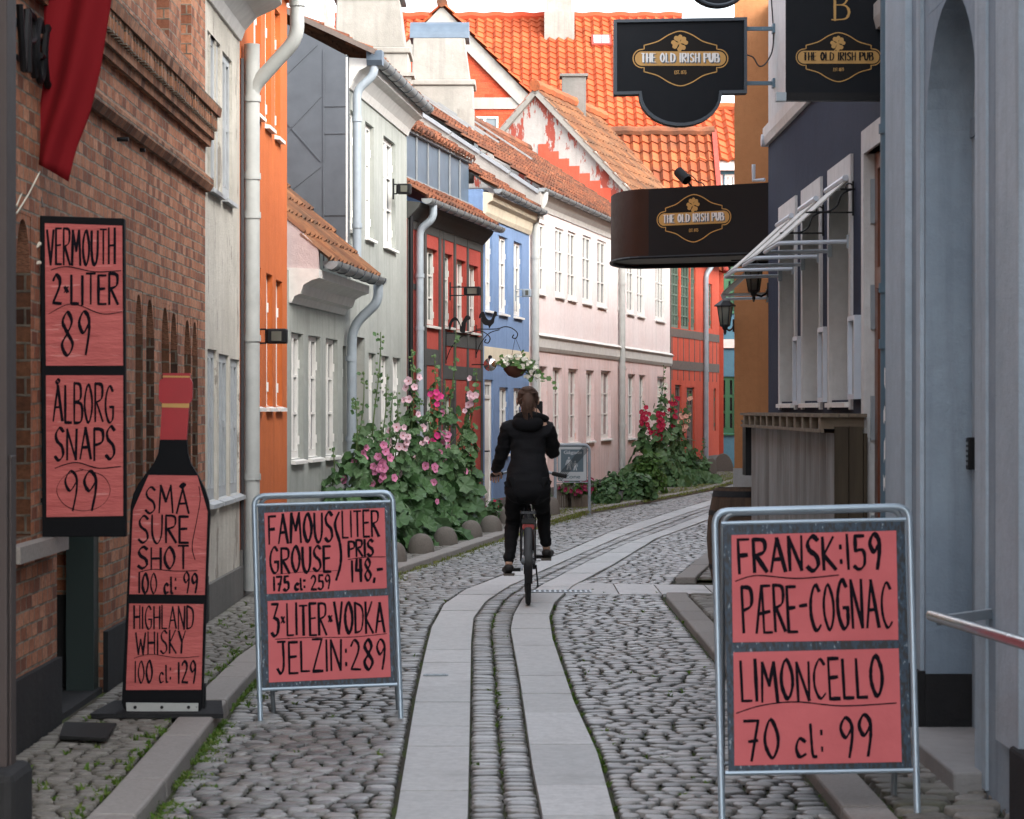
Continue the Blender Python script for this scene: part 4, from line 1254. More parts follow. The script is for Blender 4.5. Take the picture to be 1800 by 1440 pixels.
mb = MB(); mb.bar((5.13, 58.0, 4.8), (5.13, 61.4, 8.58), .12, .1); mb.build('verge', 'rough_red', wg)

# ---- turquoise house at the end of the street
th_ = T('turquoise_house', 'turquoise house closing the far end of street with green casement windows', 'house', (6.5, 61, 0))
FT = Fac((4.6, 61.0), (11, 61.0))
def tp(x0, x1, y0, y1): return ((x0 - 900) * 61 / FPX - 4.6, (x1 - 900) * 61 / FPX - 4.6, 1.5 + (720 - y1) * 61 / FPX, 1.5 + (720 - y0) * 61 / FPX)
tw_ = [tp(1264, 1294, 662, 762), tp(1300, 1330, 662, 762), tp(1262, 1291, 462, 548), tp(1300, 1330, 462, 548)]
tt = [tp(1252, 1272, 306, 345), tp(1274, 1294, 306, 345)]
mb = MB(); FT.wall(mb, 0, 7.75, tw_ + tt, rec=.1, ret=4); mb.build('wall', 'turquoise_render', th_)
for o in tw_: window(FT, th_, *o, cols=2, rows=3, rec=.04, mf='green_paint', mg='glass_dark', b=.09, bar=.07)
for o in tt: window(FT, th_, *o, cols=2, rows=1, rec=.06, mf='white_paint', mg='glass_pale', b=.07)
mb = MB(); FT.box(mb, 0, FT.L, 3.05, 3.27, -.02, .05); mb.build('band', 'cornice_white', th_); mb = MB(); FT.box(mb, 0, FT.L, 7.52, 7.8, -.02, .22); mb.build('eave_board', 'cornice_white', th_)
mb = MB(); tileroof(mb, (4.4, 60.7, 7.75), (11.2, 60.7, 7.75), (4.4, 63.2, 9.35), (11.2, 63.2, 9.35), tw=.27, th=.36, amp=.04, lift=.05); mb.build('roof', 'orange_tiles', th_)
mb = MB(); mb.tube([(4.4 + .4 * k, 63.2, 9.38 + (.03 if k % 2 else 0)) for k in range(18)], .12, 8); mb.build('ridge_tile', 'orange_tiles', th_)

# ---- big orange roof behind
bg_ = T('large_roofed_house', 'large house in the background under a broad bright orange tile roof', 'house', (3, 78, 0))
mb = MB()
for a, b in (((-6, 76), (9.5, 76)), ((9.5, 76), (9.5, 88)), ((9.5, 88), (-6, 88)), ((-6, 88), (-6, 76))): mb.face([(*a, 0), (*b, 0), (*b, 10.3), (*a, 10.3)])
mb.build('wall', 'far_brick', bg_)
mb = MB(); tileroof(mb, (-6, 75.6, 10.0), (5.7, 75.6, 10.0), (-6, 82, 14.75), (5.7, 82, 14.85), tw=.30, th=.36, amp=.045, lift=.05); mb.build('roof', 'orange_tiles', bg_)
mb = MB(); mb.tube([(-6 + .42 * k, 82, 14.8 + (.05 if k % 2 else 0)) for k in range(29)], .16, 8); mb.build('ridge_tile', 'far_brick', bg_)
def roofp(x, y):   # point on that roof plane seen at pixel x,y
    # plane: z = 10 + (Y-75.6)*4.75/6.4
    k = 4.75 / 6.4
    Y = (1.5 - 10 + 75.6 * k) / (k - (720 - y) / FPX)
    return at(x, y, Y)
p = roofp(1057, 76)
mb = MB(); u_ = Vector((0, 6.4, 4.75)).normalized(); n_ = Vector((0, -4.75, 6.4)).normalized()
mb.prism([(-.33, -.35), (.33, -.35), (.33, .35), (-.33, .35)], p + n_ * .14, (1, 0, 0), u_, n_, .2); sk = mb.build('skylight', 'rough_red', bg_)
mb = MB(); mb.prism([(-.26, -.27), (-.01, -.27), (-.01, .28), (-.26, .28)], p + n_ * .16, (1, 0, 0), u_, n_, .05); mb.prism([(.01, -.27), (.26, -.27), (.26, .28), (.01, .28)], p + n_ * .16, (1, 0, 0), u_, n_, .05); mb.build('pane', 'skylight_glass', sk)
p = roofp(983, 62)
mb = MB(); mb.box((p.x - .5, p.y - .3, p.z - .6), (p.x + .5, p.y + .7, p.z + .75)); mb.box((p.x - .42, p.y - .22, p.z + .75), (p.x + .42, p.y + .62, p.z + 2.6)); mb.build('chimney', 'chimney_render', bg_)

# ---- red gable house
rg = T('red_gable_house', 'red brick gable house in the background with white verges and orange tile roof', 'house', (-1, 63, 0))
ax, az = at(777, 12, 62).x, at(777, 12, 62).z
hw_ = 3.6
gp = [(ax - hw_, 62, 0), (ax + hw_, 62, 0), (ax + hw_, 62, az - hw_ * 1.02), (ax, 62, az), (ax - hw_, 62, az - hw_ * 1.02)]
mb = MB(); mb.face(gp, [(p[0], p[2]) for p in gp]); mb.face([(p[0] + .0, 75, p[2]) for p in gp])
mb.face([(ax + hw_, 62, 0), (ax + hw_, 75, 0), (ax + hw_, 75, az - hw_ * 1.02), (ax + hw_, 62, az - hw_ * 1.02)])
mb.build('wall', 'far_brick', rg)
mb = MB()
for s_ in (-1, 1): mb.bar((ax + s_ * hw_ * 1.05, 61.93, az - hw_ * 1.07 - .2), (ax, 61.93 + s_ * .02, az - .2), .2, .5, up=(0, -1, 0)) if False else mb.prism([(0, 0), (s_ * hw_ * 1.08, -hw_ * 1.1), (s_ * hw_ * 1.08, -hw_ * 1.1 - .5), (0, -.5)], (ax, 61.9 + .004 * s_, az), (1, 0, 0), (0, 0, 1), (0, -1, 0), .25)
mb.box((ax - hw_ + .1, 61.95, at(860, 192, 62).z), (ax + hw_ - .1, 62.1, at(860, 172, 62).z))
mb.build('white_verge', 'verge_white', rg)
mb = MB(); tileroof(mb, (ax + hw_ * 1.1, 61.8, az - hw_ * 1.12), (ax + hw_ * 1.1, 76, az - hw_ * 1.12), (ax, 61.8, az + .06), (ax, 76, az + .06), tw=.32, th=.42, amp=.04, lift=.05)
mb.build('roof', 'orange_tiles', rg)
mb = MB(); tileroof(mb, (ax - hw_ * 1.1, 76, az - hw_ * 1.12), (ax - hw_ * 1.1, 61.8, az - hw_ * 1.12), (ax, 76, az + .06), (ax, 61.8, az + .06), tw=.32, th=.42, amp=.04, lift=.05)
mb.build('left_roof', 'orange_tiles', rg)
FRG = Fac((ax - hw_, 62), (ax + hw_, 62))
wz = at(852, 212, 62)
window(FRG, rg, wz.x - .35 - (ax - hw_), wz.x + .35 - (ax - hw_), wz.z - .9, wz.z + .1, cols=2, rows=2, rec=-.05, mg='glass_pale', sill=False)
mb = MB(); mb.tube([(ax, 61.8 + .5 * k, az + .1 + (.03 if k % 2 else 0)) for k in range(29)], .14, 8); mb.build('ridge_tile', 'old_tiles', rg)

# ---- house behind with only its roof edge showing
hb = T('hidden_house', 'house behind the zinc side wall showing only an orange tile ridge', 'house', (-3.6, 47, 0))
mb = MB(); mb.box((-6, 46.5, 0), (-2.6, 50, 7)); mb.build('wall', 'chimney_render', hb)
mb = MB(); tileroof(mb, (-6, 46.2, 6.9), (-2.5, 46.2, 6.9), (-6, 48.2, 9.0), (-2.5, 48.2, 9.0), tw=.3, th=.4, amp=.04, lift=.05); mb.build('roof', 'orange_tiles', hb)

# ---- chimneys rising from the long ridge (each with its own house roof below)
def chimney(par, x0, x1, ytop, yband, zb, Y, dpt, cap=None, mat='chimney_render'):
    a, b = (x0 - 900) * Y / FPX, (x1 - 900) * Y / FPX
    zt = 1.5 + (720 - ytop) * Y / FPX; zm = 1.5 + (720 - yband) * Y / FPX
    mb = MB()
    i = .05
    mb.box((a, Y, zb), (b, Y + dpt, zm - .1))
    mb.box((a - .04, Y - .04, zm - .1), (b + .04, Y + dpt + .04, zm))
    c = [(a + i, Y + i, zm), (b - i, Y + i, zm), (b - i, Y + dpt - i, zm), (a + i, Y + dpt - i, zm)]
    k = .1
    d = [(a + i + k * .3, Y + i, zt), (b - i - k, Y + i, zt), (b - i - k, Y + dpt - i - k, zt), (a + i + k * .3, Y + dpt - i - k, zt)]
    mb.hexa(c + d)
    o = mb.build('chimney', mat, par, bevel=.02)
    m2 = MB()
    if cap == 'round':
        w = dpt - .1
        pr = [(math.cos(math.pi * q / 10) * w / 2, math.sin(math.pi * q / 10) * w * .42) for q in range(11)]
        m2.prism(pr, (a + .02, Y + dpt / 2, zt + .003), (0, -1, 0), (0, 0, 1), (-1, 0, 0), b - a - .1)
        m2.build('chimney_cap', 'zinc_blue', o)
    else:
        m2.box((a + .02, Y + .02, zt + .003), (b - .07, Y + dpt - .07, zt + .06)); m2.build('chimney_cap', 'zinc', o)
    return o
chimney(gh, 583, 718, -3, 83, 5.2, 40.0, 1.0)
chimney(ph, 718, 832, 66, 140, 5.6, 43.0, .9, 'round')
chimney(hb, 562, 583, -12, 45, 6.0, 47.5, .8)
mb = MB(); p = at(700, 150, 39.6); mb.box((p.x - .2, p.y - .2, 6), (p.x + .22, p.y + .2, p.z + .12)); mb.box((p.x - .25, p.y - .25, p.z + .12), (p.x + .27, p.y + .25, p.z + .18)); mb.build('vent_stack', 'chimney_render', gh)
mb = MB(); p = at(818, 198, 42.6); mb.box((p.x - .14, p.y - .14, 6.3), (p.x + .16, p.y + .14, p.z + .05)); mb.build('vent_stack', 'chimney_render', ph)
# ================================================================== right side
# ---- navy pub
XP = 2.08
FN = Fac((XP, 11.4), (XP, 19.62), 'R')
pb = T('navy_pub', 'dark navy pub with white framed tall windows and brown door on the right', 'building', (XP, 16, 0))
def yr(x, X=XP): return X * FPX / (x - 900) - 11.4
ops = []
for a, b, zt in ((1402, 1372, 3.06), (1446.5, 1412, 3.06), (1500, 1459, 3.06)):
    ops.append((yr(a) + .09, yr(b) - .09, 1.56, zt - .13))
dop = (yr(1549) - .5, yr(1519) - .1, .1, 3.0)
mb = MB(); FN.wall(mb, 0, 3.7, ops + [dop], rec=.26, ret=6); mb.build('wall', 'navy_render', pb)
mb = MB(); FN.wall(mb, 3.76, 6.2, [], ret=6); mb.build('upper_wall', 'light_render', pb)
mb = MB(); FN.sweep(mb, 0, FN.L + .01, [(-.1, 3.64), (.03, 3.64), (.045, 3.7), (.045, 3.78), (-.1, 3.8)]); mb.build('belt_course', 'cornice_white', pb)
mb = MB()
for a, b, c, d in ops:
    FN.box(mb, a - .09, a, c - .06, d + .13, -.05, .018); FN.box(mb, b, b + .09, c - .06, d + .13, -.05, .018); FN.box(mb, a, b, d, d + .13, -.05, .018)
    for e in (a + .0035, b - .0035): FN.box(mb, e - .003, e + .003, c, d, -.255, .0)
    FN.box(mb, a + .008, b - .008, d - .01, d - .003, -.255, .0)
a, b, c, d = dop
FN.box(mb, b, b + .1, .1, d + .14, -.05, .018); FN.box(mb, a - .1, a, .1, d + .14, -.05, .018); FN.box(mb, a, b, d, d + .14, -.05, .018)
FN.box(mb, b - .007, b - .001, .1, d, -.255, .0)
mb.build('window_surround', 'light_render', pb)
for o in ops: window(FN, pb, *o, cols=2, rows=2, rec=.2, mf='white_paint', mg='glass_dark', b=.06)
mb = MB()
F_ = FN
F_.box(mb, b - .13, b - .012, .1, d, -.24, -.045); F_.box(mb, a + .01, a + .1, .1, d, -.24, -.045); F_.box(mb, a + .1, b - .13, 2.2, 2.32, -.24, -.03); F_.box(mb, a + .1, b - .13, d - .1, d - .012, -.24, -.045)
df = mb.build('door', 'brown_door', pb)
mb = MB(); F_.box(mb, a + .102, b - .132, .1, 2.2, -.24, -.12); mb.build('door_leaf', 'brown_door', df)
mb = MB(); F_.box(mb, a + .11, b - .11, 2.34, d - .11, -.22, -.2); mb.build('pane', 'glass_dark', df)
for z in (2.72, 2.1, 1.45, .75):
    mb = MB(); F_.box(mb, b - .03, b - .012, z - .13, z + .13, -.044, -.02); mb.build('hinge', 'dull_steel', df)
downpipe(pb, [(2.0, 12.92, 9), (2.0, 12.92, .1)], .032, 'pipe_blue', [(2.0, 12.92, z) for z in (3.0, 1.85, 2.15)])
random.seed(11)
dpp = [o for o in bpy.data.objects if o.name.startswith('downpipe') and o.parent == pb][0]
for z_, hh in ((1.62, .10), (1.44, .07), (1.22, .12), (1.08, .07), (.82, .09), (1.5, .05)):
    mb = MB(); a0 = random.uniform(4.0, 4.5); a1 = a0 + random.uniform(.5, .9); n = 8
    vs = []
    for k in range(n + 1):
        a = a0 + (a1 - a0) * k / n
        for e in (0, 1): vs.append((2.0 + .0332 * math.cos(a), 12.92 + .0332 * math.sin(a), z_ + e * hh + random.uniform(-.02, .02)))
    mb.mesh(vs, [(k * 2, k * 2 + 2, k * 2 + 3, k * 2 + 1) for k in range(n)]); mb.build('torn_sticker', 'letter_white' if hh > .06 else 'sign_slate', dpp)
# pub wall bends away beyond the corner
FN2 = Fac((XP + .0, 19.62), (3.0, 28.0), 'R')
mb = MB(); FN2.wall(mb, 0, 6.2, [], ret=3); mb.build('rear_wall', 'light_render', pb)
mb = MB(); mb.tube([FN2.at(.05, 3.37, .03), FN2.at(.1, 3.37, .12), FN2.at(.1, 3.5, .12)], .016, 6); mb.build('pipe_stub', 'white_tube', pb); mb = MB(); mb.tube([FN.at(FN.L - .02, 3.68, .0), FN.at(FN.L - .02, 3.68, .06)], .05, 8); mb.build('pipe_stub', 'white_tube', pb)
mb = MB(); FN.box(mb, 0, dop[0] - .11, 0, .3, -.05, .02); FN.box(mb, dop[1] + .11, FN.L, 0, .3, -.05, .02); mb.build('plinth', 'plinth_black', pb)

# poster frames beside the windows
for i, (xa, y0, y1, lab) in enumerate(((1402, 593, 712, 'small grey poster frame on navy wall beside the farthest pub window'), (1446.5, 577, 707, 'small grey poster frame on navy wall between the middle and near pub windows'), (1500, 557, 702, 'small grey poster frame on navy wall between near pub window and brown door'))):
    b = yr(xa) - .06; a = b - .3
    Y = 11.4 + b
    z1 = 1.5 + (720 - y0) * Y / FPX; z0 = 1.5 + (720 - y1) * Y / FPX
    pf = T('poster_frame', lab, 'frame', FN.at(a, z0, .02), 'poster frames between the pub windows')
    mb = MB(); w = .03
    FN.box(mb, a, a + w, z0, z1, .003, .045); FN.box(mb, b - w, b, z0, z1, .003, .045); FN.box(mb, a + w, b - w, z0, z0 + w, .003, .045); FN.box(mb, a + w, b - w, z1 - w, z1, .003, .045)
    mb.build('frame', 'white_tube', pf)
    mb = MB(); FN.box(mb, a + w, b - w, z0 + w, z1 - w, .003, .02); mb.build('board', 'grey_white_paint', pf)

# awnings: tube frame and stretched cloth
def awning(F, a, b, z, o, zt, lab, full=True):
    aw = T('window_awning', lab, 'awning', F.at(a, z, 0), 'white awnings over the pub windows')
    mb = MB()
    mb.tube(fillet([F.at(a, z, .02), F.at(a, z - .01, o), F.at(b, z - .01, o), F.at(b, z, .02)], .05, 5), .013, 8)
    fr = mb.build('tube_frame', 'white_tube', aw, smooth=True)
    mb = MB()
    for e in (a, b): F.box(mb, e - .02, e + .02, z - .04, z + .04, .0, .03)
    mb.build('hinge', 'dull_steel', fr)
    mb = MB(); n = 9
    vs = []; fs = []
    for th in (0, .012):
        for i in range(n + 1):
            t_ = i / n
            for e in (a + .01, (a + b) / 2, b - .01):
                sag = .02 * math.sin(math.pi * t_) * (1 if e == (a + b) / 2 else .25)
                vs.append(F.at(e, zt + (z + .0 - zt) * t_ - sag + th, .03 + (o + .0 - .03) * t_))
    m = (n + 1) * 3
    for i in range(n):
        for j in (0, 1):
            k = i * 3 + j
            fs += [(k, k + 1, k + 4, k + 3), (m + k, m + k + 3, m + k + 4, m + k + 1)]
    for i in range(n): 
        k = i * 3
        fs += [(k, k + 3, m + k + 3, m + k), (k + 2, m + k + 2, m + k + 5, k + 5)]
    mb.mesh(vs, fs); mb.build('cloth', 'awning_cloth', aw, smooth=True)
    mb = MB(); mb.tube([F.at(a, zt + .02, .035), F.at(b, zt + .02, .035)], .02, 8); mb.build('roller', 'white_tube', aw)
    return aw
for (a, b, zt), lab in zip([(o[0] - .02, o[1] - .0, 2.9) for o in ops], ('white awning on the farthest of the three framed pub windows', 'white awning over the middle of the three framed pub windows', 'white awning over the pub window nearest the brown door')):
    awning(FN, a + .02, b, 2.53, .44, zt, lab)
awning(FN2, 1.9, 2.7, 2.53, .42, 2.9, 'white awning just past the navy pub corner above the wall lantern')
# scroll brackets
for i, (xx, yy, lab) in enumerate(((1503, 333, 'black wrought iron scroll bracket beside the brown pub door'), (1450, 373, 'black wrought iron scroll bracket between middle and near pub windows'))):
    a = yr(xx); Y = 11.4 + a; z = 1.5 + (720 - yy) * Y / FPX
    sb = T('scroll_bracket', lab, 'bracket', FN.at(a, z, 0), 'scroll brackets on the pub wall')
    mb = MB()
    mb.bar(FN.at(a, z - .16, .012), FN.at(a, z + .05, .012), .012, .012)
    mb.bar(FN.at(a, z - .14, .012), FN.at(a, z - .14, .30), .01, .01)
    mb.bar(FN.at(a, z, .0), FN.at(a, z, -.03 + .12), .012, .012)
    mb.tube([FN.at(a, z + q[1], q[0]) for q in crom([(.02, 0), (.08, -.03), (.11, -.1), (.17, -.135), (.28, -.137)], 6)], .006, 6)
    mb.tube([FN.at(a, z + .015 + .022 * math.sin(k * .7), .035 + .022 * math.cos(k * .7)) for k in range(10)], .005, 5)
    mb.build('ironwork', 'iron_black', sb)

# ---- ochre building beyond
oc = T('ochre_building', 'tall ochre brown rendered building beyond the pub with a wall lantern', 'building', (2.6, 28, 0))
FOc = Fac((2.575, 28.0), (8, 28.0))
mb = MB()
for pts, h_, nm in (([(2.575, 28.0), (8, 28.0), (9.5, 36), (4.3, 36)], 6.35, 'wall'), ([(4.35, 36.01), (9.5, 36.01), (13.5, 57), (8.6, 57)], 7.0, 'unseen_shade_wing')):  # second block: unseen wing, added to shade the far pink facade
    mb = MB()
    for i in range(4):
        a, b = pts[i], pts[(i + 1) % 4]
        mb.face([(*a, 0), (*b, 0), (*b, h_), (*a, h_)])
    mb.face([(*p, h_) for p in pts])
    mb.build(nm, 'ochre_render', oc)
mb = MB(); FOc.box(mb, -.006, 3, 0, .82, -.1, .012); mb.build('bare_plinth', 'concrete', oc)

# ---- blue-grey building with arched doorway
gb = T('blue_grey_building', 'blue grey rendered building at right with deep arched doorway', 'building', (1.8, 10, 0))
FGb = Fac((1.80, 2.0), (1.80, 11.46), 'R')
s0, s1 = 9.35 - 2, 10.52 - 2
mb = MB()
zs, rad = 2.62, (s1 - s0) / 2
FGb.wall(mb, 0, 9, [(s0, s1, 0.05, zs + rad + .001, .24)], ret=0)
FGb.wall(mb, 0, 9, [], ret=6, s0=FGb.L - .001, s1=FGb.L)
# spandrels of the arch
for sg in (-1, 1):
    m = (s0 + s1) / 2; n = 10
    arc = [(m + sg * rad * math.cos(math.pi / 2 * k / n), zs + rad * math.sin(math.pi / 2 * k / n)) for k in range(n + 1)]
    for k in range(n):
        (sa, za), (sb_, zb) = arc[k], arc[k + 1]
        mb.face([FGb.at(sa, za, -.0005), FGb.at(sb_, zb, -.0005), FGb.at(sb_, zs + rad, -.0005), FGb.at(sa, zs + rad, -.0005)])
        mb.face([FGb.at(sa, za), FGb.at(sb_, zb), FGb.at(sb_, zb, -.24), FGb.at(sa, za, -.24)])
mb.build('wall', 'bluegrey_render', gb)
mb = MB()
FGb.box(mb, s1 + .36, FGb.L + .004, .3, 9, -.05, .03); FGb.box(mb, s1 + .04, s1 + .14, .3, 9, -.02, .018)
FGb.box(mb, s0 - .22, s0 - .01, .06, 9, -.1, .012); FGb.box(mb, s0 - .95, s0 - .55, .3, 9, -.05, .04)
mb.build('pilaster', 'bluegrey_light', gb)
mb = MB()
FGb.box(mb, s0, s1, .05, 4, -.5, -.29)
FGb.box(mb, s1 - .13, s1 - .004, .1, 3.3, -.288, -.2); FGb.box(mb, s0 + .004, s0 + .13, .1, 3.3, -.288, -.2)
ad = mb.build('door', 'bluegrey_light', gb)
mb = MB()
for z0, z1 in ((2.25, 2.65), (.3, 1.0), (1.1, 2.1)): FGb.box(mb, s0 + .2, s1 - .2, z0, z1, -.29, -.265)
FGb.box(mb, s0 + .005, s1 - .005, 2.68, 2.76, -.288, -.19)
mb.build('door_panel', 'bluegrey_render', ad)
mb = MB(); FGb.box(mb, s1 - .012, s1 - .0, .07, .35, -.24, .003); FGb.box(mb, s1 + .003, FGb.L + .01, .0, .36, -.1, .035); FGb.box(mb, 0, 6.5, 0, .3, -.1, .05); mb.build('plinth', 'plinth_black', gb)
mb = MB(); FGb.box(mb, s0 - .15, s1 + .0, .0, .12, -.3, .12); mb.build('doorstep', 'concrete', gb, bevel=.01)
kp = T('keypad', 'small black door keypad on the pale strip beside the arched doorway', 'keypad', FGb.at(s1 - .1, 1.2, -.2))
mb = MB(); FGb.box(mb, s1 - .11, s1 - .05, 1.24, 1.38, -.2, -.165); mb.build('case', 'iron_black', kp, bevel=.006)
mb = MB()
for k in range(5):
    for j in range(2): FGb.box(mb, s1 - .1 + j * .025, s1 - .085 + j * .025, 1.26 + k * .022, 1.272 + k * .022, -.166, -.163)
mb.build('buttons', 'dull_steel', kp)
# handrail
hr = T('handrail', 'round stainless handrail sloping past the arched doorway on a wall bracket', 'handrail', (1.7, 9.3, .8))
p0 = at(1637, 1082, 9.15); p1 = at(1830, 1140, 7.3)
mb = MB(); mb.tube([p0, p0 + (p1 - p0) * .3, p1], .021, 14); mb.build('rail', 'steel', hr, smooth=True)
mb = MB(); q = p0 + (p1 - p0) * .1; mb.bar(q + Vector((0, .03, -.012)), Vector((1.82, q.y + .12, q.z + .01)), .035, .035); mb.build('bracket', 'dull_steel', hr)
bs = T('granite_block', 'dark granite block on the pavement below the stainless handrail', 'block', (1.9, 8.5, 0))
mb = MB(); mb.box((1.745, 7.8, 0), (1.96, 8.5, .32)); mb.build('block', 'plinth_black', bs, bevel=.015)

# ---- bar shelf of pallets with corrugated front
br = T('pallet_bar', 'outdoor bar of grey corrugated boards topped with pallet wood against the pub', 'bar', (1.95, 16, 0))
y0, y1 = 14.15, 18.95
mb = MB()
n = 90
vs = []
for i in range(n + 1):
    y_ = y0 + (y1 - y0) * i / n
    x_ = 1.885 + .016 * math.sin(i * 2 * math.pi / 6.0)
    vs += [(x_, y_, .02), (x_, y_, 1.36), (x_ + .02, y_, .02), (x_ + .02, y_, 1.36)]
fs = []
for i in range(n):
    k = i * 4; fs += [(k, k + 4, k + 5, k + 1), (k + 2, k + 3, k + 7, k + 6), (k + 1, k + 5, k + 7, k + 3)]
mb.mesh(vs, fs); mb.build('corrugated_front', 'grey_board', br)
mb = MB()
for k in range(2): mb.box((1.885 + k * .085, y0 - .03, .02), (1.965 + k * .085, y0 - .005, 1.40))
mb.box((2.055, y0 - .03, .02), (2.075, y1, 1.36)); mb.build('side_board', 'bar_side', br)
mb = MB()
for k in range(5): mb.box((1.80 + k * .055, y0 - .06 + random.uniform(-.02, .02), 1.455), (1.85 + k * .055, y1 + .1 + random.uniform(-.04, .04), 1.475 + random.uniform(-.003, .003)))
y_ = y0
mb.box((1.80, y0 - .05, 1.365), (1.82, y1 + .1, 1.385))
while y_ < y1:
    mb.box((1.805, y_, 1.386), (2.06, y_ + .1, 1.454)); y_ += .42
mb.build('pallet_top', 'pallet_wood', br)
# small black box on the ochre wall side, barrel
sb = T('black_box', 'black junction box at the far end of the pallet bar', 'box', (1.9, 19.3, 1.1))
mb = MB(); mb.box((1.84, 19.05, .98), (2.0, 19.3, 1.40)); mb.box((1.83, 19.04, 1.40), (2.01, 19.31, 1.415)); mb.build('case', 'iron_black', sb)
ba = T('barrel', 'dark wooden barrel standing at the end of the pallet bar', 'barrel', (1.9, 19.75, 0))
mb = MB()
n = 22
prof = [(.245, .02), (.275, .15), (.3, .3), (.31, .45), (.3, .6), (.275, .75), (.245, .86), (.225, .86), (.225, .83)]
mb.lathe(prof, (1.9, 19.75, 0), 26); bo = mb.build('staves', 'barrel_wood', ba, smooth=True, ang=35)
for h, w in ((.06, .05), (.2, .04), (.64, .04), (.79, .05)):
    r = float(np.interp(h, [p[1] for p in prof[:7]], [p[0] for p in prof[:7]])) + .004
    r2 = float(np.interp(h + w, [p[1] for p in prof[:7]], [p[0] for p in prof[:7]])) + .004
    k = MB(); k.lathe([(r - .006, h), (r, h), (r2, h + w), (r2 - .006, h + w)], (1.9, 19.75, 0), 26); k.build('hoop', 'plinth_black', ba, smooth=True, ang=35)

# ---- lanterns
def lantern(p, wallpt, size, lab):
    ln = T('wall_lantern', lab, 'lantern', p, 'wall lanterns on the right')
    x, y, z = p; s = size
    mb = MB()
    mb.lathe([(.012 * s, .55 * s), (.02 * s, .5 * s), (.012 * s, .47 * s), (.05 * s, .45 * s), (.15 * s, .38 * s), (.24 * s, .31 * s), (.24 * s, .29 * s), (.17 * s, .285 * s)], p, 6)
    mb.build('roof', 'iron_black', ln)
    mb = MB(); mb.lathe([(.165 * s, .283 * s), (.105 * s, -.12 * s)], p, 6); mb.build('glass', 'lantern_glass', ln)
    mb = MB()
    for k in range(6):
        a = 2 * math.pi * k / 6
        mb.bar((x + .168 * s * math.cos(a), y + .168 * s * math.sin(a), z + .285 * s), (x + .108 * s * math.cos(a), y + .108 * s * math.sin(a), z - .12 * s), .018 * s, .018 * s)
    mb.lathe([(.115 * s, -.11 * s), (.115 * s, -.14 * s), (.06 * s, -.17 * s), (.06 * s, -.2 * s), (.03 * s, -.24 * s), (.035 * s, -.27 * s), (.012 * s, -.34 * s)], p, 8)
    fr = mb.build('frame', 'iron_black', ln)
    mb = MB(); mb.ball((x, y, z + .1 * s), (.05 * s, .05 * s, .09 * s), 8, 6); mb.build('bulb', 'letter_white', ln)
    mb = MB()
    w = Vector(wallpt); b0 = Vector((x, y, z - .19 * s))
    d = (w - b0); d.z = 0
    mb.tube([b0, b0 + d * .5 + Vector((0, 0, -.04 * s)), b0 + d * .85 + Vector((0, 0, .02 * s)), b0 + d * .95 + Vector((0, 0, .1 * s)), b0 + d + Vector((0, 0, .1 * s))], .022 * s, 8)
    e = b0 + d; mb.box((e.x - .015, e.y - .05 * s, e.z - .06 * s), (e.x + .02, e.y + .05 * s, e.z + .22 * s))
    mb.build('bracket_arm', 'iron_black', ln)
lantern((2.44, 27.7, 1.5 + (720 - 562) * 27.7 / FPX), (2.575, 28.05, 2.4), .52, 'black six sided lantern at the edge of the ochre wall')
lantern((2.09, 20.9, 1.5 + (720 - 500) * 20.9 / FPX), FN2.at(1.3, 2.5), .45, 'black lantern half hidden behind the white awning frames')

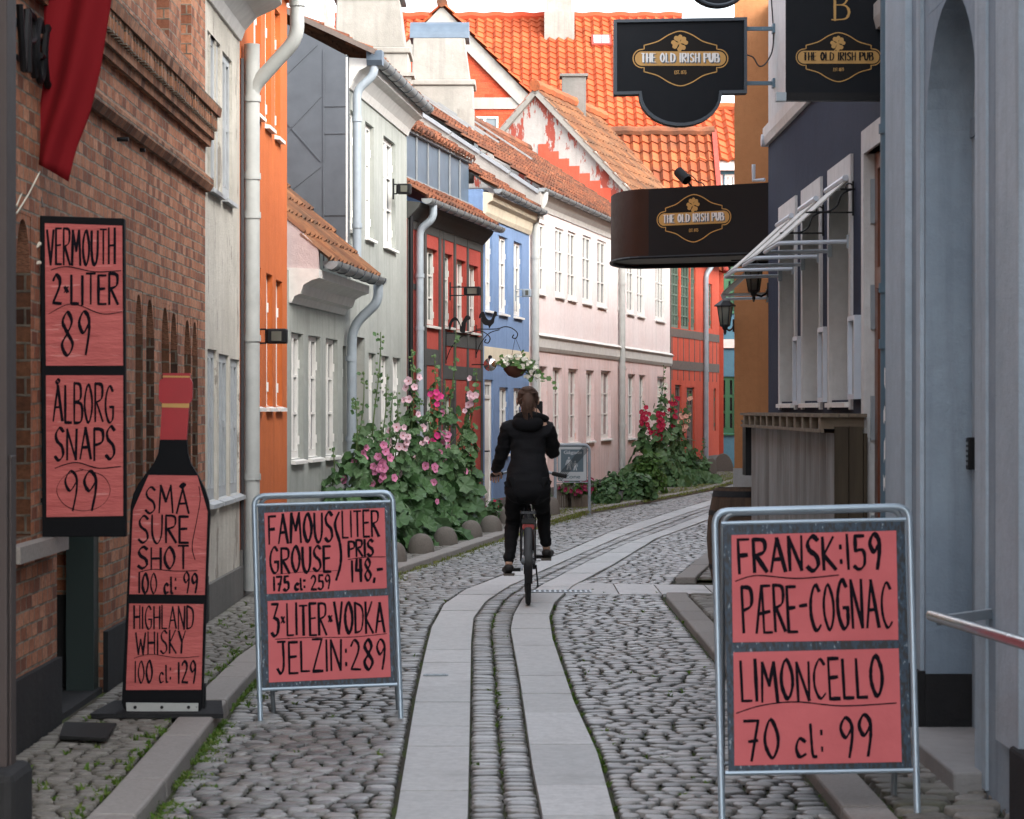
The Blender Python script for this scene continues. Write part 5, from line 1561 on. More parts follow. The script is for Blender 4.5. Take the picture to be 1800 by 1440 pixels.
# ---- pub signs
def emblem(par, fr, sc, letter='letter_white', shadow=True, nudge=0):
    """emblem about 3.5 wide x 2 high in its own units, scaled by sc; fr(x,y,off)"""
    f = lambda x, y, o: fr(x * sc, y * sc, o)
    def outline(kx=1.0):
        top = crom([(-1.34, .44), (-1.1, .5), (-.8, .6), (-.4, .84), (0, .96), (.4, .84), (.8, .6), (1.1, .5), (1.34, .44)], 5)
        pts = list(top) + [(1.34, .30)]
        for k in range(13):
            a = math.pi / 2 - math.pi * k / 12
            pts.append((1.42 + .33 * math.cos(a), -.05 + .33 * math.sin(a) * 1.02))
        pts += [(1.34, -.38), (1.34, -.54)]
        pts += [(x, -y - .1) for x, y in reversed(top)]
        pts += [(-1.34, -.38)]
        for k in range(13):
            a = -math.pi / 2 - math.pi * k / 12
            pts.append((-1.42 + .33 * math.cos(a), -.05 + .33 * math.sin(a) * 1.02))
        pts += [(-1.34, .3), (-1.34, .44)]
        return pts
    o = outline()
    mb = MB(); mb.face([f(x, y, .0015) for x, y in o]); em = mb.build('emblem_field', 'sign_dark_brown', par, local=True)
    mb = MB()
    m = len(o)
    L = []; Rr = []
    for i in range(m - 1):
        a, b = o[i - 1] if i else o[-2], o[i + 1]
        dx, dy = b[0] - a[0], b[1] - a[1]; l = math.hypot(dx, dy) or 1
        L.append(f(o[i][0] - dy / l * .02, o[i][1] + dx / l * .02, .004)); Rr.append(f(o[i][0] + dy / l * .02, o[i][1] - dx / l * .02, .004))
    n = len(L); mb.mesh(L + Rr, [(i, (i + 1) % n, n + (i + 1) % n, n + i) for i in range(n)])
    mb.build('emblem_border', 'gold', em, local=True)
    mb = MB()
    pl = []
    for k in range(13): a = math.pi / 2 - math.pi * k / 12; pl.append((1.42 + .26 * math.cos(a), -.05 + .265 * math.sin(a)))
    for k in range(13): a = -math.pi / 2 - math.pi * k / 12; pl.append((-1.42 + .26 * math.cos(a), -.05 + .265 * math.sin(a)))
    mb.face([f(x, y, .003) for x, y in pl]); mb.build('name_plate', 'gold', em, local=True)
    mb = MB()
    for k, a0 in enumerate((100, 20, 190, -75)):
        a = R(a0 + 8)
        hp = [(0, 0), (.07, .10), (.16, .16), (.17, .24), (.1, .30), (.02, .26), (-.06, .30), (-.14, .25), (-.14, .16), (-.06, .09)]
        hp = crom(hp + [hp[0]], 3)[:-1]
        q = [(x * math.cos(a - math.pi / 2) - y * math.sin(a - math.pi / 2) - .03, x * math.sin(a - math.pi / 2) + y * math.cos(a - math.pi / 2) + .52) for x, y in hp]
        mb.face([f(x, y, .0032 + .0004 * k) for x, y in q])
    ribbon(mb, [(-.05, .5), (-.08, .36), (-.16, .22)], .022, f, 0, 0)
    mb.build('clover', 'gold', em, local=True)
    if shadow:
        mb = MB(); text(mb, 'THE OLD IRISH PUB', -1.42, 1.42, -.2, .12, lambda x, y, o: f(x + .022, y - .022, o + .003), hw=.026, jit=0, gap=.28, nib=0, con=.5); mb.build('letter_shadow', 'sign_slate', em, local=True)
    mb = MB(); text(mb, 'THE OLD IRISH PUB', -1.44, 1.40, -.18, .14, lambda x, y, o: f(x, y, o + .006), hw=.026, jit=0, gap=.28, nib=0, con=.5)
    for x_ in (-1.35, -.4, .06, .75): pass
    mb.build('lettering', letter, em, local=True)
    mb = MB(); text(mb, 'EST. 1873', -.21, .21, -.62, -.5, lambda x, y, o: f(x, y, o + .004), hw=.011, jit=0, con=.2); mb.build('founding_year', 'gold', em, local=True)

# hanging sign with the half-round bottom
hsY = 19.1
hs_ = T('pub_hanging_sign', 'black hanging pub sign with half round bottom and gold clover emblem', 'sign', at(1196, 130, hsY))
ppm = FPX / hsY
def H(x, y): return ((x - 1196) / ppm, (130 - y) / ppm)
arc = [H(1196 + 73 * math.cos(R(a)), 166 - 57 * math.sin(R(a)) * -1 * -1 if False else 166 + 56 * math.sin(R(a))) for a in range(0, 181, 12)]
out = [H(1079, 35), H(1313, 31), H(1313, 164), H(1269, 165)] + arc[1:-1] + [H(1123, 166), H(1079, 167)]
mb = MB(); mb.prism(out, (0, 0, 0), (1, 0, 0), (0, 0, 1), (0, -1, 0), .12)
mb.build('panel', 'sign_black', hs_, local=True)
mb = MB()
cxm, czm = 0, 0
n = len(out)
inn = []
for i in range(n):
    a, b, c = Vector(out[i - 1]), Vector(out[i]), Vector(out[(i + 1) % n])
    d1 = (b - a).normalized(); d2 = (c - b).normalized()
    nn = (Vector((d1.y, -d1.x)) + Vector((d2.y, -d2.x))); nn = nn / max(.4, nn.length) * 1.0
    k = 1 / max(.5, nn.normalized().dot(Vector((d1.y, -d1.x))))
    inn.append(b + nn.normalized() * .024 * k)
vs = [(p[0], -.022, p[1]) for p in out] + [(p[0], -.022, p[1]) for p in inn] + [(p[0], .0, p[1]) for p in out] + [(p[0], -.0, p[1]) for p in inn]
fs = []
for i in range(n):
    j = (i + 1) % n
    fs += [(i, j, n + j, n + i), (i, 2 * n + i, 2 * n + j, j), (n + i, n + j, 3 * n + j, 3 * n + i)]
mb.mesh(vs, fs); mb.build('rim', 'sign_rim', hs_, local=True)
emblem(hs_, lambda x, y, o: (x, -o - .001, y + H(1196, 103)[1] + .01), .214)
mb = MB()
for yy in (49, 145):
    z = H(0, yy)[1]; mb.box((H(1312, 0)[0], .03, z - .014), (2.075 - at(1196, 0, hsY).x, .07, z + .014)); mb.box((2.06 - at(1196, 0, hsY).x, .0, z - .035), (2.079 - at(1196, 0, hsY).x, .1, z + .035))
mb.build('bracket', 'pipe_blue', hs_, local=True)
mb = MB()
e = 2.07 - at(1196, 0, hsY).x
z0 = H(0, 95)[1]
mb.tube([(p[0], .05, p[1]) for p in crom([(H(1313, 0)[0], z0), (H(1325, 0)[0], z0 - .02), (H(1336, 0)[0], z0 - .09), (H(1350, 0)[0], z0 - .05), (e, z0 + .1), (e - .02, z0 + .5), (e - .05, z0 + .9)], 6)], .006, 5); mb.build('cable', 'cable', hs_, local=True)
# round sign above
rsY = 17.5
rs = T('round_sign', 'round black pub sign whose lower edge hangs above the emblem sign', 'sign', at(1262, -48, rsY))
mb = MB(); mb.lathe([(.245, .0), (.25, .01), (.25, .09), (.245, .1)], (0, 0, 0), 40, axis='y'); mb.build('disc', 'sign_black', rs, local=True, smooth=True)
mb = MB(); mb.tube([(.236 * math.cos(R(k * 9)), -.008, .236 * math.sin(R(k * 9))) for k in range(40)], .012, 6, closed=True); mb.build('rim', 'sign_rim', rs, local=True)
mb = MB(); mb.box((.24, .03, -.02), (2.078 - rs.location.x, .07, .02)); mb.build('bracket', 'pipe_blue', rs, local=True)

# banner box
bnY = 13.62
bn = T('pub_banner', 'black hanging banner with letter B and gold clover emblem beside the downpipe', 'banner', at(1456, 90, bnY))
ppb = FPX / bnY
def Bn(x, y): return ((x - 1456) / ppb, (90 - y) / ppb)
a = Bn(1381, 176); b = (2.076 - bn.location.x, 1.2)
mb = MB(); mb.box((a[0], -.01, Bn(0, 166)[1]), (b[0], .01, 1.2)); mb.build('cloth', 'sign_black', bn, local=True)
mb = MB(); mb.box((Bn(1364, 0)[0], -.03, Bn(0, 178)[1]), (b[0], .03, Bn(0, 164)[1])); mb.build('bottom_rail', 'iron_black', bn, local=True)
mb = MB(); mb.box((Bn(1363.5, 0)[0], -.035, Bn(0, 178.5)[1]), (Bn(1381, 0)[0], .035, Bn(0, 163.5)[1])); mb.build('rail_end', 'dull_steel', bn, local=True)
emblem(bn, lambda x, y, o: (x + Bn(1473.5, 0)[0], -.0105 - o, y + Bn(0, 101)[1] + .006), .1365, letter='sign_dark_brown', shadow=False)
mb = MB()
bx = lambda x, y, o: (x + Bn(1467, 0)[0], -.0105 - o, y + Bn(0, 36)[1])
for st in ([(0, 0), (0, .145)],): ribbon(mb, [(0, 0), (0, .08), (0, .16)], .009, bx, 0, 0)
ribbon(mb, crom([(0, .16), (.05, .158), (.07, .125), (.05, .09), (0, .085)], 5), .006, bx, 0, .5)
ribbon(mb, crom([(0, .085), (.06, .08), (.08, .045), (.06, .008), (0, .003)], 5), .006, bx, 0, .5)
ribbon(mb, [(-.018, .002), (0, .002), (.02, .002)], .004, bx, 0, 0); ribbon(mb, [(-.018, .158), (0, .158), (.02, .158)], .004, bx, 0, 0)
mb.build('initial', 'gold', bn, local=True)

# drum sign with rounded end
dr = T('pub_drum_sign', 'black box sign with rounded brown end projecting over the street with clover emblem', 'sign', (1.5, 20.6, 2.9))
zt, zb = 3.38, 2.79
A_ = Vector((2.13, 20.02, 0)); B_ = Vector((1.10, 20.72, 0))
B_ = Vector(((1140 - 900) * 20.6 / FPX, 20.6, 0))
dv = (B_ - A_).normalized(); nv = Vector((dv.y, -dv.x, 0))
if nv.y > 0: nv = -nv
wd = 1.5
half = []
for k in range(13):
    a = math.pi * k / 12
    half.append(B_ + Vector((-math.sin(a) * .29, wd / 2 * (1 - math.cos(a)), 0)))
plan = [A_] + half + [A_ + Vector((.3, wd, 0))]
def ring(z, inset=0): return [(p.x, p.y, z) for p in plan]
mb = MB(); n = len(plan)
lo_, hi_ = ring(zb), ring(zt)
for i in range(n):
    j = (i + 1) % n
    mb.mesh([], [])
mb.mesh(lo_ + hi_, [(i, (i + 1) % n, n + (i + 1) % n, n + i) for i in range(n)])
for i in range(n): mb.mi[i] = 1 if 1 <= i <= 12 else 0
mb.face(hi_)
mb.build('casing', ['drum_black', 'drum_brown'], dr, smooth=True, ang=30)
mb = MB(); mb.face(ring(zb + .035)); mb.build('soffit', 'drum_under', dr)
mb = MB()
mb.tube([(p.x, p.y, zb + .006) for p in plan], .014, 6)
mb.build('edge_trim', 'iron_black', dr)
mb = MB()
for t_, w_ in ((.25, .35), (.6, .3), (.72, .75)):
    c = A_ + (B_ - A_) * t_ - nv * wd * w_; c.z = zb + .03
    mb.bar(c - dv * .07, c + dv * .07, .05, .012)
mb.build('downlight', 'iron_black', dr)
ce = A_ + (B_ - A_) * ((2.13 - (1221 - 900) * 20.3 / FPX) / (2.13 - B_.x))
emd = -dv
emblem(dr, lambda x, y, o: tuple(Vector((ce.x, ce.y, 1.5 + (720 - 386) * ce.y / FPX + .02)) + emd * x + Vector((0, 0, y)) + nv * (o + .001) - WL[dr.name]), .198)
sp_ = T('spotlight', 'small black spotlight on top of the rounded box sign', 'lamp', at(1200, 318, 20.6))
mb = MB(); p = at(1200, 316, 20.6); q = p + Vector((.05, .0, .0))
mb.tube([p + Vector((-.035, .05, .075)), p + Vector((.035, -.03, -.01))], .045, 12); mb.build('head', 'iron_black', sp_, smooth=True)
mb = MB(); mb.bar((p.x + .03, p.y, p.z), (p.x + .09, p.y, zt + .0), .015, .015); mb.box((p.x + .04, p.y - .04, zt + .001), (p.x + .14, p.y + .04, zt + .02)); mb.build('bracket', 'iron_black', sp_)
mb = MB(); mb.tube([(p.x + r_[0], p.y, p.z + r_[1]) for r_ in crom([(.0, .06), (.08, .03), (.13, -.02), (.17, -.03), (.2, -.08)], 5)], .005, 5); mb.build('cable', 'cable', sp_)

# ================================================================== left-hand things
# foreground post with stone base
fp = T('foreground_post', 'dark brown post at the near left edge standing on a black block', 'post', (-1.72, 8.0, 0))
mb = MB(); mb.box((-1.95, 7.85, .33), (-1.64, 8.0, 6)); mb.box((-1.64, 7.88, .33), (-1.632, 7.96, 1.35)); mb.build('post', 'foreground_brown', fp, bevel=.02)
mb = MB(); mb.box((-2.0, 7.7, .0), (-1.588, 8.03, .34)); mb.build('base_block', 'plinth_black', fp, bevel=.03)

# red flag
fl = T('red_flag', 'dark red flag hanging gathered from a pole on the brick wall', 'flag', at(130, 100, 10.8))
def fp_(u, v):  # u across 0..1, v down 0..1
    y = -30 + v * 325
    xl = float(np.interp(y, [-30, 60, 150, 250, 300], [76, 76, 74, 60, 58])); xr = float(np.interp(y, [-30, 0, 120, 200, 310], [198, 196, 176, 156, 112]))
    if v > .9: y += (u - .35) * 60 * (v - .9) * 10 * .6
    x = xl + (xr - xl) * u
    p = at(x, y, 10.75)
    p.y += .035 * math.sin(u * 6 + v * 2.5) + .012 * math.sin(u * 13 + v * 4 + 2)
    return p
mb = MB(); nu, nv_ = 22, 26
vs = [fp_(i / nu, j / nv_) for j in range(nv_ + 1) for i in range(nu + 1)]
fs = [(j * (nu + 1) + i, j * (nu + 1) + i + 1, (j + 1) * (nu + 1) + i + 1, (j + 1) * (nu + 1) + i) for j in range(nv_) for i in range(nu)]
mb.mesh(vs, fs); fc = mb.build('cloth', 'flag_cloth', fl, smooth=True, ang=80)
sm = fc.modifiers.new('thick', 'SOLIDIFY'); sm.thickness = .006
mb = MB(); mb.tube([(-2.1, 10.75, 3.42), (-1.7, 10.75, 3.42)], .016, 8); mb.ball((-1.69, 10.75, 3.42), .025); mb.build('pole', 'iron_black', fl)
mb = MB()
for a, b in (((57, 282), (22, 362)), ((70, 302), (24, 375))):
    p, q = at(a[0], a[1], 10.75), at(b[0], b[1], 10.2); q.x = -2.09
    mb.tube([p, (p + q) / 2 + Vector((0, 0, -.01)), q], .004, 5)
mb.build('cord', 'rope', fl)
mb = MB()
pts = [at(x, y, 10.78) for x, y in ((42, 286), (50, 282), (58, 300), (66, 330), (72, 345), (77, 364), (64, 364), (58, 340), (50, 312))]
mb.prism([(p.x, p.z) for p in pts], (0, 10.78, 0), (1, 0, 0), (0, 0, 1), (0, -1, 0), .02); mb.build('strap', 'timber_brown', fl)
# ------------------------------------------------------------------ price boards
CAMP = Vector((0, 0, 1.5))
class Plane:
    """board plane: local (a,b) metres on axes ex,ez through root location O"""
    def __init__(s, O, rot):
        s.O = Vector(O); m = rot
        s.ex = m @ Vector((1, 0, 0)); s.ez = m @ Vector((0, 0, 1)); s.n = m @ Vector((0, -1, 0))
    def loc(s, x, y):
        d = Vector(((x - 900) / FPX, 1, (720 - y) / FPX))
        t = (s.O - CAMP).dot(s.n) / d.dot(s.n)
        p = CAMP + d * t - s.O
        return (p.dot(s.ex), p.dot(s.ez))
def plane_text(mb, P, s, x0, x1, yt, yb, fr, hw, **k):
    c = P.loc((x0 + x1) / 2, (yt + yb) / 2)
    l, r = P.loc(x0, (yt + yb) / 2), P.loc(x1, (yt + yb) / 2)
    t, b = P.loc((x0 + x1) / 2, yt), P.loc((x0 + x1) / 2, yb)
    w = math.hypot(r[0] - l[0], 0); h = t[1] - b[1]
    text(mb, s, c[0] - w / 2, c[0] + w / 2, c[1] - h / 2, c[1] + h / 2, fr, hw, **k)
def plane_curve(mb, P, pts, fr, hw, n=8):
    ribbon(mb, [P.loc(*p) for p in crom(pts, n)], hw, fr, .9, .3)
def ppoly(P, pts): return [P.loc(*p) for p in pts]
def wrinkled(mb, poly, fr, off, n=10):
    """paper sheet from 4 corners (tl,tr,br,bl) with slight waves"""
    vs = []
    for j in range(n + 1):
        for i in range(n + 1):
            u, v = i / n, j / n
            x = (poly[0][0] * (1 - u) + poly[1][0] * u) * (1 - v) + (poly[3][0] * (1 - u) + poly[2][0] * u) * v
            y = (poly[0][1] * (1 - u) + poly[1][1] * u) * (1 - v) + (poly[3][1] * (1 - u) + poly[2][1] * u) * v
            vs.append(fr(x, y, off))
    mb.mesh(vs, [(j * (n + 1) + i, j * (n + 1) + i + 1, (j + 1) * (n + 1) + i + 1, (j + 1) * (n + 1) + i) for j in range(n) for i in range(n)])

def aframe(label, basepx, Y, tube, board, papers, lean=R(9), roll=R(-2.0), yaw=0.0, th=.0068, group=None):
    O = Vector(((basepx[0] - 900) * Y / FPX, Y, 0.012))
    ad = T('sandwich_board', label, 'price sign', O, group, rot=(0, roll, yaw))
    rm = Matrix.Rotation(yaw, 3, 'Z') @ Matrix.Rotation(roll, 3, 'Y')
    lm = Matrix.Rotation(-lean, 3, 'X')
    P = Plane(O, rm @ lm)
    fr = lambda x, y, o: tuple(lm @ Vector((x, -o, y)))
    lft = [P.loc(*p) for p in tube[0]]; rgt = [P.loc(*p) for p in tube[1]]; top = tube[2]
    tl, tr = P.loc(*top[0]), P.loc(*top[1])
    mb = MB()
    zl = lft[1][1]; zr = rgt[1][1]
    mb.tube(fillet([fr(lft[1][0], 0.0, 0), fr(tl[0], tl[1], 0), fr(tr[0], tr[1], 0), fr(rgt[1][0], 0.0, 0)], .055, 7), .0125, 12)
    b = ppoly(P, board)
    mb.tube([fr(b[3][0] - .012, b[3][1], -.004), fr(b[2][0] + .012, b[2][1], -.004)], .009, 8)
    mb.tube([fr(b[0][0] - .006, b[0][1] + .004, -.004), fr(b[1][0] + .006, b[1][1] + .004, -.004)], .008, 8)
    f = mb.build('front_frame', 'alu_frame', ad, local=True, smooth=True)
    mb = MB()
    hy = tl[1] * math.sin(lean) * 2.0
    def rr(x, h): return (x, hy - h * math.tan(lean) * .98 + .0, h * math.cos(lean))
    mb.tube(fillet([rr(lft[1][0] + .03, 0), rr(tl[0] + .03, tl[1] - .008), rr(tr[0] - .03, tr[1] - .008), rr(rgt[1][0] - .03, 0)], .055, 7), .0115, 10)
    mb.tube([rr(lft[1][0] + .03, .17), rr(rgt[1][0] - .03, .17)], .008, 8)
    mb.build('rear_frame', 'dull_steel', ad, local=True, smooth=True)
    mb = MB(); mb.prism([(x, y) for x, y in b], (0, 0, 0), lm @ Vector((1, 0, 0)), lm @ Vector((0, 0, 1)), lm @ Vector((0, -1, 0)), .012)
    bo = mb.build('board', 'torn_poster', ad, local=True)
    for corners, lines, curves in papers:
        mb = MB(); wrinkled(mb, ppoly(P, corners), fr, .003)
        pp = mb.build('paper', 'paper', bo, local=True)
        mb = MB()
        for L in lines: plane_text(mb, P, L[0], *L[1:5], lambda x, y, o: fr(x, y, o + .003), L[5] if len(L) > 5 else th)
        for c in curves: plane_curve(mb, P, c[0], lambda x, y, o: fr(x, y, o + .003), c[1])
        mb.build('lettering', 'ink', pp, local=True)
    return ad
random.seed(3)
aframe('red paper price board at right reading FRANSK 159 and LIMONCELLO', (1441, 1446), 8.75,
       ([(1259, 930), (1269, 1440)], [(1597, 930), (1613, 1440)], [(1256, 899), (1598, 890)]),
       [(1271, 922), (1590, 915), (1603, 1354), (1281, 1359)],
       [([(1285.5, 941), (1575, 933), (1579, 1125), (1288, 1129.5)], [('FRANSK:159', 1298, 1547, 944, 1003), ('PÆRE-COGNAC', 1305, 1566, 1025, 1107, .0062)], [([(1292, 1022), (1330, 1012), (1400, 1017), (1474, 1011)], .002)]),
        ([(1289, 1147), (1579.5, 1140), (1585, 1339.5), (1291, 1346)], [('LIMONCELLO', 1303, 1551, 1159, 1229, .0062), ('70 cl: 99', 1309, 1532, 1262, 1332, .006)], [([(1294, 1254), (1340, 1240), (1400, 1234), (1480, 1241), (1575, 1236)], .002)])], group=None)
aframe('red paper price board at left reading FAMOUS GROUSE and VODKA', (579, 1272), 11.55,
       ([(448, 900), (458, 1275)], [(692, 890), (705, 1268)], [(446, 872), (690, 865)]),
       [(453, 889.5), (685, 883), (696, 1203), (461.5, 1212)],
       [([(464.7, 902), (676, 893), (680, 1034), (469.5, 1044.5)],
         [('FAMOUS', 473, 584.5, 904, 954), ('GROUSE', 475, 581, 962, 1006), ('175 cl: 259', 481, 580, 1012.5, 1037, .006), ('LITER', 602, 665, 899, 944, .006), ('PRIS', 613, 656, 950, 978, .0065), ('148,-', 618, 672, 983, 1021, .0075)],
         [([(596, 901), (589, 923), (598, 958), (599, 990), (591, 1020)], .006), ([(612, 984), (640, 980), (677, 979)], .002), ([(485, 1010), (530, 1006), (600, 1003)], .0015)]),
        ([(470.5, 1057), (682, 1047), (687, 1190), (473, 1200)],
         [('3*LITER*VODKA', 477.5, 675.5, 1061, 1115, .0062), ('JELZIN:289', 487, 677, 1126, 1180, .0066)], [([(484, 1124), (540, 1121), (620, 1120), (680, 1114)], .002)])], yaw=0.0)

# hanging board on the brick wall
O = at(146, 945, 10.75)
hbn = T('hanging_price_board', 'long black board on the brick wall with red papers reading VERMOUTH and SNAPS', 'price sign', O)
P = Plane(O, Matrix.Identity(3)); fr = lambda x, y, o: (x, -o, y)
mb = MB(); mb.prism(ppoly(P, [(70, 379), (218, 384), (221, 944), (74, 944)]), (0, .0, 0), (1, 0, 0), (0, 0, 1), (0, -1, 0), .05)
bo = mb.build('board', 'board_black', hbn, local=True, bevel=.004)
mb = MB()
for c in ([(72, 380), (217.5, 385), (217, 389), (73, 384)],): mb.prism(ppoly(P, c), (0, -.001, 0), (1, 0, 0), (0, 0, 1), (0, -1, 0), .004) if False else None
for yy in (455, 880):
    q = P.loc(70, yy); mb.box((-2.12 - O.x, .02, q[1] - .01), (q[0] + .02, .045, q[1] + .01))
mb.build('wall_bracket', 'iron_black', hbn, local=True)
for corners, lines, curves in (
    ([(79, 392.5), (215, 397), (216.5, 643), (81, 643)], [('VERMOUTH', 83, 202, 402, 465, .0052), ('2*LITER', 93, 207, 483, 535, .0058), ('89', 108, 158, 548, 625, .0058)],
     [([(90, 475), (107, 470), (127, 470), (167, 478), (213, 476)], .002), ([(86, 552), (117, 536), (140, 537), (180, 552), (215, 548)], .002)]),
    ([(81, 660), (216.5, 660), (216.5, 907), (82, 909)], [('ÅLBORG', 94, 200, 675, 742, .0055), ('SNAPS', 97, 202, 753, 808, .006), ('99', 113, 170, 827, 896, .0055)],
     [([(97, 823), (133, 813), (173, 823), (213, 820)], .002), ([(147, 826), (115, 836), (100, 862), (115, 888), (147, 898), (180, 888), (194, 862), (180, 836), (140, 824)], .0012)])):
    mb = MB(); wrinkled(mb, ppoly(P, corners), fr, .003); pp = mb.build('paper', 'paper_dim', bo, local=True)
    mb = MB()
    for L in lines: plane_text(mb, P, *L[:5], lambda x, y, o: fr(x, y, o + .003), L[5], con=.5)
    for c in curves: plane_curve(mb, P, c[0], lambda x, y, o: fr(x, y, o + .003), c[1])
    mb.build('lettering', 'ink', pp, local=True)
mb = MB()
for pts, r in (([(26, 412), (40, 424), (58, 436), (70, 428)], .009), ([(27, 415), (32, 448), (48, 464), (70, 462)], .009), ([(38, 424), (50, 440), (57, 451)], .005)):
    q = [at(x, y, 10.72 - .2 * (70 - x) / 44) for x, y in pts]
    mb.tube([tuple(v) for v in crom([tuple(v - O) for v in q], 5)], r, 7)
mb.build('rope', 'rope', hbn, local=True, smooth=True)

# bottle-shaped price board
O = at(288, 1252, 11.3)
bt = T('bottle_price_board', 'black bottle shaped price board with red cap standing on the left pavement', 'price sign', O)
P = Plane(O, Matrix.Identity(3))
lo_ = [(281, 773), (278, 797), (270, 815), (256, 833), (243, 851), (234, 869), (229.5, 890), (228, 930), (221, 1090), (214, 1236), (217, 1245), (224, 1250)]
ro_ = [(348, 1252), (355, 1246), (356, 1238), (363, 1060), (369, 905), (367, 882), (360, 860), (347, 834), (335, 815), (330, 797), (328, 773)]
mb = MB(); mb.prism(ppoly(P, lo_ + ro_), (0, 0, 0), (1, 0, 0), (0, 0, 1), (0, -1, 0), .03); bo = mb.build('board', 'board_black', bt, local=True)
mb = MB(); mb.prism(ppoly(P, [(281, 773), (328, 773), (332, 716), (333, 708), (336, 706), (338, 700), (338, 673), (336, 668), (334, 666), (334, 656), (286, 656), (286, 666), (281, 668), (279.5, 674), (279, 700), (281, 706), (284.5, 708), (284.5, 716)]), (0, 0, 0), (1, 0, 0), (0, 0, 1), (0, -1, 0), .03)
cp_ = mb.build('cap', 'cap_red', bt, local=True)
mb = MB()
for c in ([(284.6, 709.5), (333, 709.5), (332.5, 717), (284.6, 716)], [(286.2, 660.5), (333.8, 661), (333.8, 664), (286.2, 663.5)]): mb.face([fr(*P.loc(*q), .0015) for q in c])
mb.build('gold_band', 'gold', cp_, local=True)
mb = MB(); mb.prism(ppoly(P, [(222, 1235), (349, 1236), (348, 1252), (223, 1250)]), (0, -.008, 0), (1, 0, 0), (0, 0, 1), (0, -1, 0), .007); st = mb.build('steel_strip', 'pipe_pale', bt, local=True)
for x in (238, 285, 332): q = P.loc(x, 1243); mb = MB(); mb.lathe([(.008, -.013), (.008, -.008)], (q[0], 0, q[1]), 8, axis='y'); mb.build('bolt', 'iron_black', st, local=True)
mb = MB(); g = [(-.33, -.10, -.03), (.29, -.10, -.03), (.22, .42, -.03), (-.30, .42, -.03)]
mb.hexa([(x, y, -.016) for x, y, z in g] + [(x, y, .005) for x, y, z in g])
mb.box((-.18, .1, .004), (.18, .14, .12)); mb.bar((0, .12, .02), (0, .02, .5), .04, .02); mb.build('base_plate', 'plinth_black', bt, local=True)
for poly, lines, curves in (
    ([(261.5, 835), (347, 836), (365, 899), (360, 1046), (227.5, 1044.5), (234, 897)], [('SMÅ', 256, 332, 853, 901, .0058), ('SURE', 244, 331, 907, 955, .006), ('SHOT', 243, 331, 961, 1000, .006), ('100 cl: 99', 244, 347, 1008, 1043, .0048)],
     [([(244, 1006), (270, 1001), (310, 1004), (347, 1003)], .0018), ([(350, 855), (352, 880), (345, 920), (338, 960), (343, 984)], .0022)]),
    ([(227.5, 1061), (358, 1062), (354, 1212.5), (221.5, 1213)], [('HIGHLAND', 236, 340, 1066, 1105, .0045), ('WHISKY', 239, 326, 1110, 1149, .0045), ('100 cl: 129', 237, 344, 1162, 1200, .0046)], [([(236, 1157), (265, 1150), (310, 1156), (350, 1154)], .0018)])):
    mb = MB(); mb.face([fr(*P.loc(*q), .003) for q in poly]); pp = mb.build('paper', 'paper_dim', bo, local=True)
    mb = MB()
    for L in lines: plane_text(mb, P, *L[:5], lambda x, y, o: fr(x, y, o + .003), L[5], con=.45)
    for c in curves: plane_curve(mb, P, c[0], lambda x, y, o: fr(x, y, o + .003), c[1])
    mb.build('lettering', 'ink', pp, local=True)
dm_ = T('doormat', 'black rubber doormat on the pavement at the brick doorway', 'doormat', ground(155, 1290, .08))
mb = MB(); g0, g1 = ground(105, 1302, .08), ground(205, 1276, .08)
a, b, c, d = ground(104, 1300, .08), ground(186, 1304, .08), ground(205, 1277, .08), ground(112, 1275, .08)
mb.hexa([a, b, c, d] + [p + Vector((0, 0, .016)) for p in (a, b, c, d)]); mb.build('mat', 'mat_rubber', dm_, bevel=.004)

# ------------------------------------------------------------------ wall floodlights and brackets
def floodlight(F, s, z, lab, w=.17, arm=.3, mir=True, mat='iron_black'):
    f = T('wall_floodlight', lab, 'lamp', F.at(s, z, 0), 'wall floodlights on the left facades')
    mb = MB()
    for dz in (-.055, .055): mb.bar(F.at(s, z + dz, .0), F.at(s, z + dz, arm), .014, .014)
    mb.bar(F.at(s, z - .12, .01), F.at(s, z + .12, .01), .04, .02); mb.bar(F.at(s, z - .058, arm), F.at(s, z + .058, arm), .014, .014)
    mb.build('bracket', mat, f)
    mb = MB()
    F.box(mb, s - .05, s + .05, z - .06, z + .06, arm + .01, arm + .01 + w * 1.6)
    h = mb.build('lamp_head', mat, f, bevel=.012)
    mb = MB()
    F.box(mb, s - .056, s - .051, z - .038, z + .038, arm + .05, arm + w * 1.6 - .03); mb.build('lens', 'lantern_glass', h)
Fl = FG
sft = FO.s(446)
floodlight(FO, FO.s(441), 1.5 + 125 / 215, 'black floodlight on two arms beside the pale downpipe of the orange house', w=.1, arm=.12)
floodlight(FG, FG.s(690), 4.07, 'floodlight high on the sage green house beside its last upper window', w=.1, arm=.05)
floodlight(FR, FR.s(790), 3.06, 'floodlight on two arms between windows of the red timbered house', w=.13, arm=.2)
floodlight(FBl, FBl.s(905), 3.27, 'small pale wall lamp on the blue house', w=.08, arm=.12, mat='pipe_grey')
